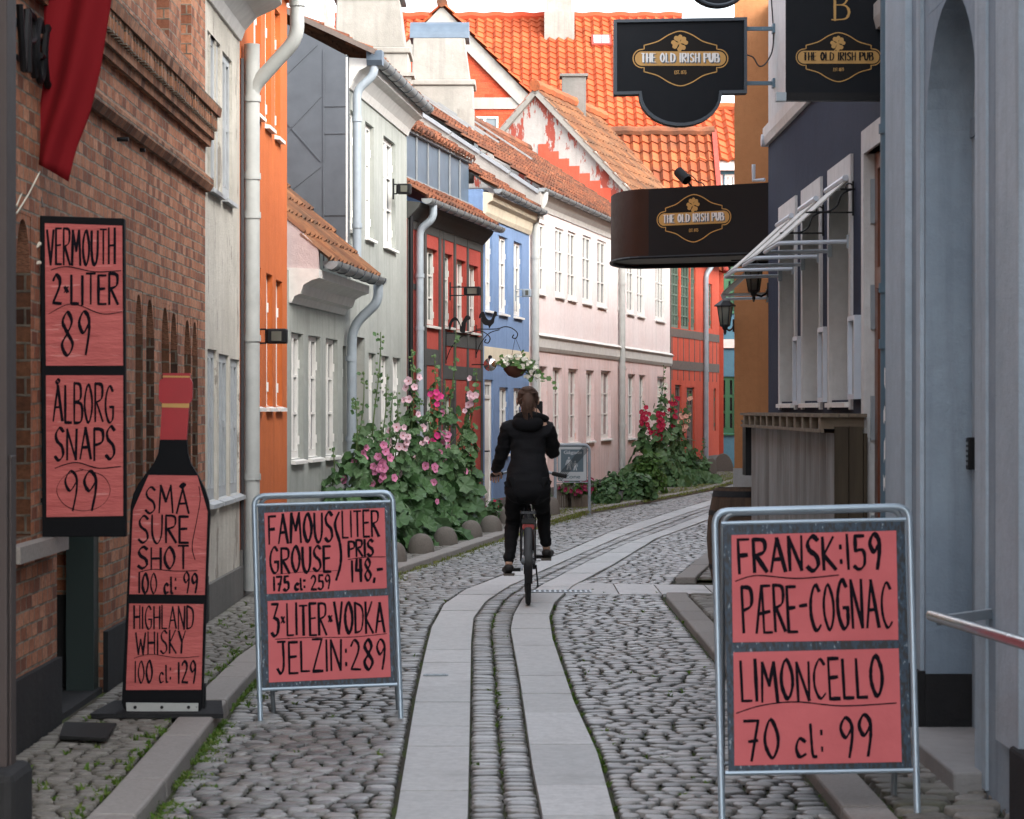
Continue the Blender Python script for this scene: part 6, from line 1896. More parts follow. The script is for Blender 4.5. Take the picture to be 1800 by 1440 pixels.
# bracket with rooster, flower basket
def silhouette(mb, pts, F, s, z, sc, o0, d=.012):
    mb.prism([(a * sc, b * sc) for a, b in pts], F.at(s, z, o0), F.n, (0, 0, 1), -F.u, d)
rooster = crom([(-.5, .75), (-.55, .5), (-.4, .55), (-.42, .35), (-.25, .15), (-.05, .1), (.0, -.05), (.1, .1), (.25, .25), (.3, .5), (.38, .62), (.5, .62), (.42, .7), (.42, .82), (.3, .86), (.22, .72), (.12, .45), (-.05, .42), (-.2, .6), (-.3, .85), (-.5, .75)], 4)[:-1]
squirrel = crom([(-.6, .1), (-.45, .55), (-.2, .65), (-.02, .4), (0, .05), (.08, -.05), (.3, -.05), (.35, .25), (.4, .6), (.62, .72), (.6, .9), (.4, .95), (.25, .75), (.1, .5), (.08, .3), (-.05, .62), (-.25, .85), (-.5, .75), (-.68, .4), (-.6, .1)], 4)[:-1]
for s_, z_, pts, nm, lab, sc_, ar, hang in ((FR.s(835), 2.62, rooster, 'rooster', 'black iron bracket with rooster figure holding the flower basket', .26, .62, True), (FR.s(782), 2.5, squirrel, 'squirrel', 'black iron bracket with squirrel figure on the red timbered house', .22, .5, False)):
    wb = T('wall_bracket', lab, 'bracket', FR.at(s_, z_, 0))
    mb = MB()
    mb.bar(FR.at(s_, z_ - .4, .015), FR.at(s_, z_ + .06, .015), .02, .015)
    mb.tube([FR.at(s_, z_ + b, a) for a, b in crom([(.02, -.35), (.08, -.2), (.2, -.06), (.35, -.01)], 6)], .007, 6)
    mb.tube([FR.at(s_, z_ + b, a) for a, b in crom([(.02, 0), (.3, .0), (.42, .03), (.52, .01), (.6, -.06), (.58, -.13), (.53, -.12), (.55, -.08)], 6)], .008, 6)
    mb.build('arm', 'iron_black', wb)
    mb = MB(); silhouette(mb, pts, FR, s_, z_ + .02, sc_, .2); mb.build(nm + '_figure', 'iron_black', wb)
bp = FR.at(FR.s(835), 2.08, .57)
fb = T('flower_basket', 'hanging basket of white geraniums in front of the blue house', 'flower basket', bp)
mb = MB(); mb.lathe([(.02, -.14), (.1, -.11), (.155, -.04), (.17, .02), (.15, .02)], bp, 14); mb.build('bowl', 'terracotta', fb, smooth=True)
mb = MB()
for k in range(3):
    a = k * 2.1; mb.tube([(bp.x + .16 * math.cos(a), bp.y + .16 * math.sin(a), bp.z + .02), (bp.x, bp.y, bp.z + .42)], .003, 5)
mb.build('chain', 'iron_black', fb)
random.seed(5)
def round_leaf(mb, c, n, r, k=9, cup=.25, lob=.12, ang=None):
    n = Vector(n).normalized(); a = n.orthogonal().normalized(); b = n.cross(a)
    ph = random.uniform(0, 6.28) if ang is None else ang
    vs = [Vector(c) - n * r * cup * .4]
    for i in range(k * 2):
        t = ph + 2 * math.pi * i / (k * 2)
        rr = r * (1 + (lob if i % 2 == 0 else -lob)) * random.uniform(.93, 1.07)
        vs.append(Vector(c) + (a * math.cos(t) + b * math.sin(t)) * rr + n * r * cup * random.uniform(.1, .6) * (1 if i % 2 else .3))
    mb.mesh(vs, [(0, 1 + i, 1 + (i + 1) % (k * 2)) for i in range(k * 2)])
def blossom(mb, c, n, r, mi=0, eye=1):
    n = Vector(n).normalized(); a = n.orthogonal().normalized(); b = n.cross(a)
    ph = random.uniform(0, 6.28)
    vs = [Vector(c)]
    for i in range(15):
        t = ph + 2 * math.pi * i / 15
        rr = r * (1.0 if i % 3 else .84)
        vs.append(Vector(c) + (a * math.cos(t) + b * math.sin(t)) * rr + n * r * (.38 if i % 3 else .28) * random.uniform(.7, 1.2))
    mb.mesh(vs, [(0, 1 + i, 1 + (i + 1) % 15) for i in range(15)], mi)
    m = [Vector(c) + n * r * .08]
    for i in range(6):
        t = 2 * math.pi * i / 6; m.append(Vector(c) + (a * math.cos(t) + b * math.sin(t)) * r * .2 + n * r * .22)
    mb.mesh(m, [(0, 1 + i, 1 + (i + 1) % 6) for i in range(6)], eye)
mb = MB(); heads = []
for _ in range(150):
    u = random.random(); dx = random.gauss(.10, .16); dz = .06 + random.gauss(0, .06) - max(0, dx - .12) * .8
    p = bp + Vector((dx, random.gauss(0, .1), dz)); round_leaf(mb, p, (random.gauss(0, .6), random.gauss(-.5, .5), .7), random.uniform(.025, .042), 6)
for cx_, cz_ in ((-.13, .13), (-.06, .15), (.03, .16), (-.12, .06), (.12, .12), (.19, .05), (.10, .0), (.22, -.06), (.28, -.0), (.30, -.12), (.16, -.12)):
    m2 = MB(); heads.append(m2)
    for _ in range(9):
        p = bp + Vector((cx_, -.15, cz_)) + Vector((random.gauss(0, .018), random.gauss(0, .02), random.gauss(0, .016)))
        blossom(m2, p, (random.gauss(0, .5), -1, random.gauss(.4, .5)), .023, 0, 0)
mb.build('foliage', 'leaf_bright', fb); [m2.build('flower_head', 'petal_white', fb) for m2 in heads]
gz = T('mirror_ball', 'silver mirror ball hung on the red timbered house', 'ball', FR.at(FR.s(828), 2.1, .3))
p = FR.at(FR.s(829), 2.12, .26)
mb = MB(); mb.ball(p, .092, 20, 12); b_ = mb.build('globe', 'mirror_ball', gz, smooth=True)
mb = MB(); mb.tube([FR.at(FR.s(829), 2.12, 0), p], .008, 6); mb.lathe([(.03, .085), (.025, .12), (.01, .13)], p, 8); mb.build('hanger', 'iron_black', gz)

# ------------------------------------------------------------------ bollards
for i, (x, y, w, lab) in enumerate(((694, 990, 40, 'granite dome bollard half hidden by the left price board'), (740, 973, 44, 'second granite dome bollard from the left price board in front of hollyhocks'), (783, 959, 41, 'granite dome bollard in front of the hollyhock clump, third from the price board'),
        (828, 946, 38, 'fourth granite dome bollard from the price board, at the hollyhock edge'), (863, 936, 38, 'granite dome bollard directly left of the cyclist'), (893, 921, 30, 'granite dome bollard half hidden behind the cyclist leg'), (970, 906, 27, 'granite dome bollard between the cyclist and the pedestrian sign'))):
    g = ground(x, y, .06); r = w * g.y / FPX / 2 * 1.08
    bl = MB(); z_ = g.z - .01
    k = 1.0 if i < 6 else 1.25
    bl.lathe([(r, -.03), (r * 1.0, .03 * k), (r * .97, .08 * k), (r * .89, .125 * k), (r * .74, .165 * k), (r * .52, .193 * k), (r * .25, .208 * k), (.005, .212 * k)], (0, 0, 0), 18)
    o = bl.build('bollard', 'bollard_stone', None, smooth=True)
    o.location = (g.x, g.y, z_); o.rotation_euler = (0, 0, i)
    tag(o, lab, 'bollard', 'granite dome bollards along the kerb')

# ------------------------------------------------------------------ pedestrian zone sign
sy = 33.9
ps = T('pedestrian_zone_sign', 'grey end of pedestrian zone sign in a rounded tube frame', 'road sign', (at(1006, 0, sy).x, sy, 0))
k = FPX / sy
def Z(x, y): return ((x - 1006) / k, (910 - y) / k)
mb = MB(); mb.tube(fillet([(Z(976, 0)[0], 0, .02), (Z(976, 0)[0], 0, Z(0, 784)[1]), (Z(1036, 0)[0], 0, Z(0, 784)[1]), (Z(1036, 0)[0], 0, .02)], .09, 7), .021, 12)
mb.tube([(Z(976, 0)[0], 0, Z(0, 850)[1]), (Z(1036, 0)[0], 0, Z(0, 850)[1])], .007, 6)
mb.build('tube_frame', 'pipe_grey', ps, local=True, smooth=True)
def rrect(x0, x1, z0, z1, r, n=4):
    o = []
    for cx_, cz_, a0 in ((x1 - r, z1 - r, 0), (x0 + r, z1 - r, 90), (x0 + r, z0 + r, 180), (x1 - r, z0 + r, 270)):
        for q in range(n + 1): o.append((cx_ + r * math.cos(R(a0 + 90 * q / n)), cz_ + r * math.sin(R(a0 + 90 * q / n))))
    return o
a, b = Z(980.5, 848), Z(1031.5, 786.5)
mb = MB(); mb.prism(rrect(a[0], b[0], a[1], b[1], .03), (0, -.01, 0), (1, 0, 0), (0, 0, 1), (0, -1, 0), .012); pl = mb.build('panel', 'sign_slate', ps, local=True)
mb = MB(); mb.face([(x, -.0115, z) for x, z in rrect(a[0] + .008, b[0] - .008, a[1] + .008, b[1] - .008, .025)]); mb.build('face', 'sign_grey', pl, local=True)
mb = MB(); c, d = Z(986, 831.5), Z(1025.5, 792); mb.face([(c[0], -.0125, c[1]), (d[0], -.0125, c[1]), (d[0], -.0125, d[1]), (c[0], -.0125, d[1])]); mb.build('field', 'sign_slate', pl, local=True)
def fonttext(s, x0, x1, zb, h, y, mat, par):
    cu = bpy.data.curves.new('t', 'FONT'); cu.body = s; cu.size = 1; cu.offset = .012
    to = bpy.data.objects.new('t', cu); COL.objects.link(to)
    dg = bpy.context.evaluated_depsgraph_get()
    me = bpy.data.meshes.new_from_object(to.evaluated_get(dg))
    bpy.data.objects.remove(to)
    xs = [v.co.x for v in me.vertices]; ys_ = [v.co.y for v in me.vertices]
    kx = (x1 - x0) / (max(xs) - min(xs)); mx = min(xs)
    for v in me.vertices: v.co = Vector((x0 + (v.co.x - mx) * kx, y, zb + v.co.y * h))
    me.materials.clear(); me.materials.append(M[mat]); me.name = 'lettering'
    o = bpy.data.objects.new('lettering', me); COL.objects.link(o); o.parent = par; WL[o.name] = WL[par.name]
a_ = Z(991, 800); fonttext('Gågade', a_[0], Z(1023, 0)[0], a_[1], .066, -.0135, 'sign_grey', pl)
a_ = Z(992, 843); fonttext('Zone', a_[0], Z(1020, 0)[0], a_[1], .075, -.0135, 'sign_slate', pl)
mb = MB()
def person_icon(x, y, s):
    c = Z(x, y)
    mb.face([(c[0] + .011 * s * math.cos(t * .785), -.0135, c[1] + .145 * s + .013 * s * math.sin(t * .785)) for t in range(8)])
    for q in ([(-.018, .125), (.018, .125), (.02, .06), (-.02, .06)], [(-.018, .06), (.0, .06), (-.012, 0), (-.03, 0)], [(.0, .06), (.018, .06), (.032, .0), (.014, 0)], [(-.018, .125), (-.026, .12), (-.045, .06), (-.032, .06)], [(.018, .125), (.03, .12), (.045, .06), (.034, .06)]):
        mb.face([(c[0] + p * s, -.0134 - .0001 * abs(p * 10), c[1] + z * s) for p, z in q])
person_icon(1000, 828, 1.15); person_icon(1011, 829, .85)
mb.build('pictogram', 'sign_grey', pl, local=True)
mb = MB()
for q in range(5):
    o = (q - 2) * .019
    p0, p1 = Z(982, 844), Z(1030, 790)
    mb.bar((p0[0] + o * .75, -.0145 - q * .0001, p0[1] - o * .7), (p1[0] + o * .75, -.0145 - q * .0001, p1[1] - o * .7), .0095, .001, up=(0, -1, 0))
mb.build('diagonal_bars', 'iron_black', pl, local=True)
mb = MB()
for x, y in ((990, 785), (1021, 785), (990, 849), (1021, 849), (978, 816), (1034, 816)): q = Z(x, y); mb.ball((q[0], -.01, q[1]), .012, 6, 4)
mb.build('clip', 'dull_steel', ps, local=True)

# ------------------------------------------------------------------ hollyhocks and shrubs
def hollyhock(x, y, z, H, petal, lab, grp, lean=(0, 0), dens=1.0, bush=.42, nfl=9, nstalk=1, zfl=(.5, .85), seed=0, extra=None):
    random.seed(seed)
    h = T('hollyhock', lab, 'hollyhock', (x, y, z), grp)
    B = Vector((x, y, z))
    st = MB(); lv = MB(); fws = []; bds = []
    for q in range(nstalk):
        l = Vector((lean[0] + random.uniform(-.06, .06), lean[1] + random.uniform(-.06, .06), 0))
        hh = H * (1 if q == 0 else random.uniform(.68, .92))
        b0 = B + Vector((random.uniform(-.1, .1), random.uniform(-.1, .1), 0)) * (q > 0)
        cv = lambda t: b0 + Vector((l.x * t ** 1.5 + .02 * math.sin(t * 9 + q), l.y * t ** 1.5, hh * t))
        st.tube([cv(i / 14) for i in range(15)], [.015 * (1 - .7 * i / 14) for i in range(15)], 6)
        # leaves with petioles, shrinking upwards
        n = int(40 * dens * hh)
        for i in range(n):
            t = random.random() ** 1.7 * min(1.25 * zfl[0] + .12, .85)
            if nfl == 0: t *= 1.15
            a = random.uniform(0, 6.28)
            R0 = bush * (1 - t) ** 1.6 * random.uniform(.25, 1.0) + .03
            p = cv(t) + Vector((math.cos(a) * R0, math.sin(a) * R0, random.uniform(-.1, .1) * (1 - t)))
            p.z = max(p.z, B.z + .05)
            r = (.108 * (1 - t) + .022) * random.uniform(.65, 1.15)
            nn = Vector((math.cos(a) * .75 + random.gauss(0, .35), math.sin(a) * .75 - .25 + random.gauss(0, .35), random.uniform(.15, 1.1)))
            round_leaf(lv, p, nn, r, 7 if r > .06 else 5, .3, .10)
            if r > .05 and i % 2 == 0: st.tube([cv(max(0, t - .06)), p], .004, 4)
        nf = int(nfl * .85) if q == 0 else int(nfl * .4)
        for i in range(nf):
            t = random.uniform(*zfl) if q == 0 else random.uniform(zfl[0], zfl[1])
            a = random.uniform(-2.9, -.2)
            d = Vector((math.cos(a), math.sin(a), .15))
            fw = MB(); fws.append(fw); blossom(fw, cv(t) + d * random.uniform(.05, .10) + Vector((0, -.03, 0)), d + Vector((0, -.7, .1)), random.uniform(.034, .052))
        for i in range(int(30 * (1 - zfl[0]) * hh)):
            t = random.uniform(zfl[0], 1.0); a = random.uniform(0, 6.28)
            c = cv(t) + Vector((math.cos(a), math.sin(a), .2)) * random.uniform(.015, .035)
            bd = MB(); bds.append(bd); bd.ball(c, random.uniform(.008, .016), 6, 4)
            if i % 2 == 0: round_leaf(lv, c + Vector((random.gauss(0, .03), random.gauss(0, .03), 0)), (random.gauss(0, 1), -1, .5), random.uniform(.014, .032), 4)
    st.build('stem', 'stem', h); lv.build('foliage', 'leaf' if seed % 3 else 'leaf', h)
    for fw in fws: fw.build('flower', ['petal_' + petal, 'petal_eye'], h)
    for bd in bds[:95]: bd.build('bud', 'bud', h)
    return h
GA, GB = 'hollyhocks in front of the sage green and red houses', 'hollyhocks in front of the pink house end'
def base(xp, Y): return ((xp - 900) * Y / FPX, Y, .06)
for xp, Y, top, pet, lean, kw, lab in (
    (588, 23.4, 790, 'white', (-.05, -.1), dict(nfl=0, bush=.42, dens=2.0), 'leafy hollyhock without flowers just above the left price board'),
    (628, 23.9, 655, 'pink', (.02, -.1), dict(nfl=7, nstalk=2, zfl=(.45, .62)), 'hollyhock with mauve pink flowers nearest the ground floor windows'),
    (652, 25.0, 584, 'white', (.14, -.1), dict(nfl=6, nstalk=3, zfl=(.34, .55)), 'tallest hollyhock with bare budding spire and white flowers low down'),
    (662, 24.6, 760, 'pink', (.04, -.15), dict(nfl=10, nstalk=3, bush=.4, zfl=(.55, .95)), 'low hollyhock with pink flowers at the front of the clump'),
    (700, 25.6, 690, 'pale_pink', (.02, -.1), dict(nfl=9, nstalk=3, zfl=(.45, .8)), 'hollyhock with blush flowers in front of the pale drain at the house joint'),
    (722, 26.3, 615, 'pale_pink', (.0, -.1), dict(nfl=7, nstalk=2, zfl=(.72, .86)), 'tall hollyhock with pale pink flowers before the grey downpipe'),
    (736, 27.2, 700, 'pale_pink', (.03, -.1), dict(nfl=5, nstalk=3, bush=.4), 'hollyhock with pale flowers in the middle of the clump'),
    (752, 26.6, 815, 'pink', (.0, -.1), dict(nfl=4, nstalk=3, bush=.4, dens=1.6, zfl=(.7, 1.0)), 'bushy low hollyhock with few pink flowers behind the dome bollards'),
    (765, 27.6, 625, 'magenta', (.04, -.1), dict(nfl=6, nstalk=2, zfl=(.68, .8)), 'hollyhock with deep magenta flowers against the red house'),
    (786, 28.4, 580, 'pink', (.06, -.05), dict(nfl=9, nstalk=2, zfl=(.38, .6)), 'hollyhock with dense bright pink flowers and a tall bud spire'),
    (800, 28.8, 760, 'pink', (.05, -.1), dict(nfl=3, nstalk=3, bush=.38, dens=1.5), 'bushy hollyhock with large dark leaves at the right of the clump'),
    (818, 30.2, 648, 'pale_pink', (.14, -.05), dict(nfl=8, nstalk=2, zfl=(.72, .95), bush=.3), 'hollyhock with pale flowers leaning towards the blue house')):
    x, y, z = base(xp, Y); hgt = 1.5 + (720 - top) * Y / FPX - z
    hollyhock(x, y, z, hgt, pet, lab, GA, lean, seed=int(xp), **kw)
for xp, Y, top, pet, lean, kw, lab in (
    (1138, 45.2, 705, 'crimson', (-.05, 0), dict(nfl=13, nstalk=2, zfl=(.72, .92), bush=.55, dens=1.5), 'hollyhock with crimson flowers at the left of the far clump'),
    (1158, 46.0, 643, 'white', (.05, 0), dict(nfl=9, nstalk=1, zfl=(.72, .85), bush=.55, dens=1.6), 'tall hollyhock with creamy flowers at the spire of the far clump'),
    (1160, 45.0, 722, 'crimson', (.0, 0), dict(nfl=18, nstalk=3, zfl=(.74, .97), bush=.6, dens=1.8), 'hollyhock with many dark crimson flowers in the middle of far clump'),
    (1185, 47.0, 690, 'crimson', (.0, 0), dict(nfl=12, nstalk=2, zfl=(.7, .95), bush=.6, dens=1.6), 'hollyhock with crimson flowers in front of the orange red house'),
    (1200, 48.6, 688, 'peach', (.05, 0), dict(nfl=14, nstalk=2, zfl=(.55, .92), bush=.5, dens=1.2), 'hollyhock with peach coloured flowers by the dark doors'),
    (1212, 47.0, 780, 'white', (.05, 0), dict(nfl=0, nstalk=3, bush=.65, dens=2.0), 'leafy hollyhock without flowers at the right edge of far clump'),
    (1232, 50.5, 770, 'white', (.05, 0), dict(nfl=0, nstalk=1, bush=.25, dens=.7), 'thin young hollyhock apart from the clump by the street corner')):
    x, y, z = base(xp, Y); hgt = 1.5 + (720 - top) * Y / FPX - z
    hollyhock(x, y, z, hgt, pet, lab, GB, lean, seed=int(xp), **kw)
def shrub(name, x, y, z, rx, ry, rz, lab, cat, mat='leaf', n=260, lr=.05, fl=None, nf=12, seed=1, grp=None):
    random.seed(seed)
    s = T(name, lab, cat, (x, y, z), grp)
    mb = MB(); st = MB(); fws = []
    for i in range(n):
        a = random.uniform(0, 6.28); e = math.acos(random.uniform(0, 1)); q = random.uniform(.55, 1) ** .5 * (1 + .18 * math.sin(a * 3 + seed))
        d = Vector((math.cos(a) * math.sin(e), math.sin(a) * math.sin(e), math.cos(e)))
        p = Vector((x + d.x * rx * q, y + d.y * ry * q, z + d.z * rz * q + .03))
        round_leaf(mb, p, d + Vector((random.gauss(0, .4), random.gauss(0, .4), random.gauss(.2, .4))), lr * random.uniform(.6, 1.2), 5, .3, .12)
        if i % 6 == 0: st.tube([(x, y, z), tuple(p)], .005, 4)
        if fl and i < nf: fw = MB(); fws.append(fw); blossom(fw, p + d * .03, d + Vector((0, -.4, .2)), lr * .75)
    st.build('stem', 'stem', s); mb.build('foliage', mat, s)
    for fw in fws: fw.build('flower', ['petal_' + fl, 'petal_eye'], s)
    return s
def sh(xp, yp, *a, **k):
    g = ground(xp, yp, .06); return (g.x, g.y, g.z)
x, y, z = sh(1116, 880); shrub('shrub', x, y, z, .33, .35, .38, 'low light green shrub spreading onto the kerb beside the zinc bucket', 'shrub', n=380, seed=3)
x, y, z = sh(1142, 868); shrub('geranium', x, y, z, .30, .3, .68, 'bright green rounded plant at the foot of the far hollyhocks', 'plant', 'leaf_bright', n=420, lr=.045, seed=4)
x, y, z = sh(1065, 886); shrub('shrub', x, y, z, .25, .25, .32, 'low green shrub between the pedestrian sign and the zinc bucket', 'shrub', n=260, lr=.04, seed=5)
x, y, z = sh(866, 915); shrub('rose_bush', x, y, z, .15, .15, .24, 'small plant with red flowers at the blue house door', 'plant', n=120, lr=.03, fl='crimson', nf=6, seed=6)
x, y, z = sh(950, 895); shrub('shrub', x, y, z, .16, .15, .34, 'pale leafed plant behind the dome bollard near the pedestrian sign', 'plant', n=130, lr=.03, seed=7)
# planters
def tub(name, xp, yp, w, h, mat, lab, cat, soil=True):
    g = ground(xp, yp, .06); p = T(name, lab, cat, g)
    mb = MB(); mb.lathe([(w * .38, 0), (w * .5, h), (w * .46, h), (w * .44, h - .03)], g, 16); mb.build('tub', mat, p, smooth=True)
    k = MB()
    for t_ in (.2, .75): k.lathe([(w * (.38 + .12 * t_), h * t_), (w * (.38 + .12 * t_) + .008, h * t_), (w * (.38 + .12 * t_) + .01, h * t_ + .03), (w * (.38 + .12 * t_), h * t_ + .03)], g, 16)
    k.build('hoop', 'plinth_black', p)
    return g
def slat_box(xp, yp, w, h, lab):
    g = ground(xp, yp, .06); p = T('wooden_planter', lab, 'planter', g)
    mb = MB()
    n = 6
    for i in range(n):
        a = -w / 2 + w * i / n
        for yy in (0, w * .8): mb.box((g.x + a + .004, g.y + yy, g.z), (g.x + a + w / n - .004, g.y + yy + .025, g.z + h + random.uniform(-.01, .01)))
    for xx in (-w / 2 - .02, w / 2): mb.box((g.x + xx, g.y + .0, g.z), (g.x + xx + .02, g.y + w * .8, g.z + h))
    mb.box((g.x - w / 2 + .01, g.y + .03, g.z + h - .1), (g.x + w / 2 - .01, g.y + w * .8 - .01, g.z + h - .06))
    mb.build('slats', 'crate_wood', p); return g
g = slat_box(989, 893, .20, .34, 'tall grey slatted planter behind the pedestrian sign leg')
g = slat_box(1016, 893, .30, .20, 'low brown planter of crimson flowers under the pedestrian sign')
shrub('coleus', g.x - .02, g.y + .1, g.z + .17, .28, .16, .24, 'plant with crimson flowers and pale leaves in the low planter', 'plant', 'leaf_bright', n=150, lr=.045, fl='purple', nf=60, seed=8)
g = tub('zinc_bucket', 1084, 884, .22, .24, 'zinc_pale', 'grey zinc bucket planter in front of the pink house downpipe', 'bucket')
shrub('potted_plant', g.x - .08, g.y, g.z + .2, .2, .16, .24, 'green plant with a thin flower spike in the zinc bucket', 'plant', n=110, lr=.04, seed=9)
# corner stones at the far house
for xp, yp, w, h, lab, nm in ((1250, 838, .26, .42, 'grey weathered boundary stone at the corner of the orange red house', 'corner_stone'), (1272, 834, .44, .52, 'brown millstone leaning at the corner by the turquoise house', 'millstone')):
    g = ground(xp, yp, 0)
    s = MB()
    if nm == 'corner_stone': s.prism([(-w / 2, 0), (w / 2, 0), (w * .45, h * .8), (w * .2, h), (-w * .3, h * .95), (-w * .48, h * .6)], g, (1, 0, 0), (0, 0, 1), (0, -1, 0), .25)
    else: s.prism([(-w * .5 , 0), (w * .55, 0)] + [(w * .55 * math.cos(R(a)), h * math.sin(R(a)) * .9 + .02) for a in range(5, 176, 17)], g, (1, 0, 0), (0, 0, 1), (0, -1, 0), .16)
    o = s.build(nm, 'bollard_stone', None, bevel=.02); tag(o, lab, 'stone')
# loose telephone wires across the sky
wr = T('overhead_wires', 'thin overhead wires crossing the white sky above the roofs', 'wire', at(1000, 0, 70))
mb = MB()
for a, b in (((1050, -40), (1108, 30)), ((1110, -30), (1190, 60))): mb.tube([at(*a, 66), at(*b, 70)], .006, 5)
mb.build('wire', 'cable', wr)

# small iron covers in the paving
for xp, yp, w, l, lab in ((766, 1187, .14, .05, 'small iron valve cover let into the left paving strip'), (985, 1040, .5, .22, 'iron gutter grating where the crossing slabs meet the right paving strip')):
    g = ground(xp, yp, .021)
    dc = T('iron_grating', lab, 'grating', g)
    mb = MB()
    mb.box((g.x - w / 2, g.y - l / 2, g.z), (g.x + w / 2, g.y - l / 2 + .012, g.z + .006)); mb.box((g.x - w / 2, g.y + l / 2 - .012, g.z), (g.x + w / 2, g.y + l / 2, g.z + .006))
    for k in (0, 1): mb.box((g.x - w / 2 + k * (w - .012), g.y - l / 2 + .012, g.z), (g.x - w / 2 + k * (w - .012) + .012, g.y + l / 2 - .012, g.z + .006))
    mb.build('rim', 'dull_steel', dc)
    mb = MB(); mb.box((g.x - w / 2 + .013, g.y - l / 2 + .013, g.z - .002), (g.x + w / 2 - .013, g.y + l / 2 - .013, g.z + .001)); mb.build('pit', 'iron_black', dc)
    mb = MB(); n = max(2, int(w / .04))
    for k in range(1, n): x_ = g.x - w / 2 + w * k / n; mb.box((x_ - .009, g.y - l / 2 + .0125, g.z + .0012), (x_ + .009, g.y + l / 2 - .0125, g.z + .005))
    mb.build('slats', 'dull_steel', dc)
# ------------------------------------------------------------------ bicycle
BX, BY = .122, 18.3            # rear wheel axle
bk = T('bicycle', 'black city bicycle with red rear light ridden down the paving strip', 'bicycle', (BX, BY, .02))
def bw(name, mb, mat, par=None, **k): return mb.build(name, mat, par or bk, local=True, **k)
rw = .34
def wheel(y, nm):
    m = MB(); n = 36
    m.tube([(0, y + (rw - .02) * math.cos(2 * math.pi * i / n), rw + (rw - .02) * math.sin(2 * math.pi * i / n)) for i in range(n)], .021, 8, closed=True)
    w = bw('wheel', m, 'tyre', smooth=True)
    m = MB(); m.tube([(0, y + (rw - .045) * math.cos(2 * math.pi * i / n), rw + (rw - .045) * math.sin(2 * math.pi * i / n)) for i in range(n)], .011, 6, closed=True); bw('rim', m, 'steel', w, smooth=True)
    m = MB()
    for i in range(20):
        a = 2 * math.pi * i / 20; s = .025 if i % 2 else -.025
        m.tube([(s, y + .02 * math.cos(a), rw + .02 * math.sin(a)), (0, y + (rw - .05) * math.cos(a + .15), rw + (rw - .05) * math.sin(a + .15))], .0015, 4)
    bw('spokes', m, 'steel', w)
    m = MB(); m.lathe([(.018, -.05), (.03, -.03), (.03, .03), (.018, .05)], (0, y, rw), 10, axis='x'); bw('hub', m, 'dull_steel', w)
    m = MB(); pts = [(0, y + (rw + .018) * math.cos(a), rw + (rw + .018) * math.sin(a)) for a in [R(205 - 9 * i) for i in range(20)]]
    vs = []
    for p in pts: vs += [(-.03, p[1], p[2] - .008), (-.015, p[1], p[2]), (.015, p[1], p[2]), (.03, p[1], p[2] - .008)]
    m.mesh(vs, [(i * 4 + j, i * 4 + j + 1, i * 4 + j + 5, i * 4 + j + 4) for i in range(19) for j in range(3)])
    bw('mudguard', m, 'bike_black', smooth=True)
wheel(0, 'rear'); wheel(1.06, 'front')
m = MB()
bbp = (0, .44, .29); seat = (0, .30, .78); head = (0, .86, .80); head2 = (0, .89, .66)
m.tube([bbp, (0, .26, .86)], .016, 8); m.tube([bbp, head2], .019, 8); m.tube([(0, .36, .55), head], .015, 8); m.tube([head2, (0, .82, .92)], .018, 8)
for s in (-1, 1):
    m.tube([(s * .055, 0, rw), (s * .04, .2, .3), (s * .02, .44, .29)], .009, 6); m.tube([(s * .055, 0, rw), (s * .05, .1, .5), (s * .015, .3, .74)], .008, 6)
    m.tube([(s * .05, 1.06, rw), (s * .05, .93, .62), (s * .02, .89, .68)], .011, 6)
bw('frame', m, 'bike_black', smooth=True)
m = MB()
hb_ = crom([(-.265, .70, .965), (-.2, .76, .975), (-.09, .83, 1.0), (0, .82, .95), (.09, .83, 1.0), (.2, .76, .975), (.285, .70, .955)], 5)
m.tube(hb_, .011, 8); h_ = bw('handlebar', m, 'dull_steel', smooth=True)
for s in (-1, 1):
    m = MB(); e = hb_[0] if s < 0 else hb_[-1]; e2 = hb_[5] if s < 0 else hb_[-6]
    m.tube([(e[0] + s * .015, e[1] - .01, e[2]), tuple(Vector(e) * .0 + Vector(e2))], .017, 8); bw('grip', m, 'tyre', h_, smooth=True)
m = MB()
prof = [(-.09, .14, .02), (0, .15, .03), (.1, .08, .03), (.2, .035, .025)]
vs = []; n = 10
for y_, hwid, th in prof:
    for k in range(n):
        a = 2 * math.pi * k / n; vs.append((hwid * .75 * math.cos(a), .22 + y_, .87 + th * math.sin(a)))
m.mesh(vs, [(i * n + k, i * n + (k + 1) % n, (i + 1) * n + (k + 1) % n, (i + 1) * n + k) for i in range(3) for k in range(n)] + [tuple(range(n - 1, -1, -1)), tuple(range(3 * n, 4 * n))])
bw('saddle', m, 'tyre', smooth=True)
m = MB()
for s in (-1, 1): m.tube([(s * .055, .25, .70), (s * .055, -.22, .70)], .006, 6); m.tube([(s * .055, -.12, .70), (s * .055, 0, rw)], .005, 6)
for y_ in (.1, -.05, -.2): m.tube([(-.055, y_, .70), (.055, y_, .70)], .005, 6)
rk = bw('luggage_rack', m, 'bike_black')
m = MB(); m.prism(rrect(-.045, .045, .585, .622, .012), (0, -.245, 0), (1, 0, 0), (0, 0, 1), (0, -1, 0), .03); tl = bw('rear_light', m, 'red_lens', rk)
m = MB(); m.prism(rrect(-.05, .05, .627, .665, .012), (0, -.24, 0), (1, 0, 0), (0, 0, 1), (0, -1, 0), .04); m.bar((0, -.2, .66), (0, -.2, .70), .02, .02); bw('light_housing', m, 'bike_black', tl)
m = MB(); m.prism(rrect(-.022, .022, .48, .53, .015), (0, -.3, 0), (1, 0, 0), (0, 0, 1), (0, -1, 0), .01); bw('reflector', m, 'lantern_glass', rk)
m = MB(); m.lathe([(.02, .03), (.095, .03), (.095, .036), (.02, .036)], (0, .44, .29), 20, axis='x')
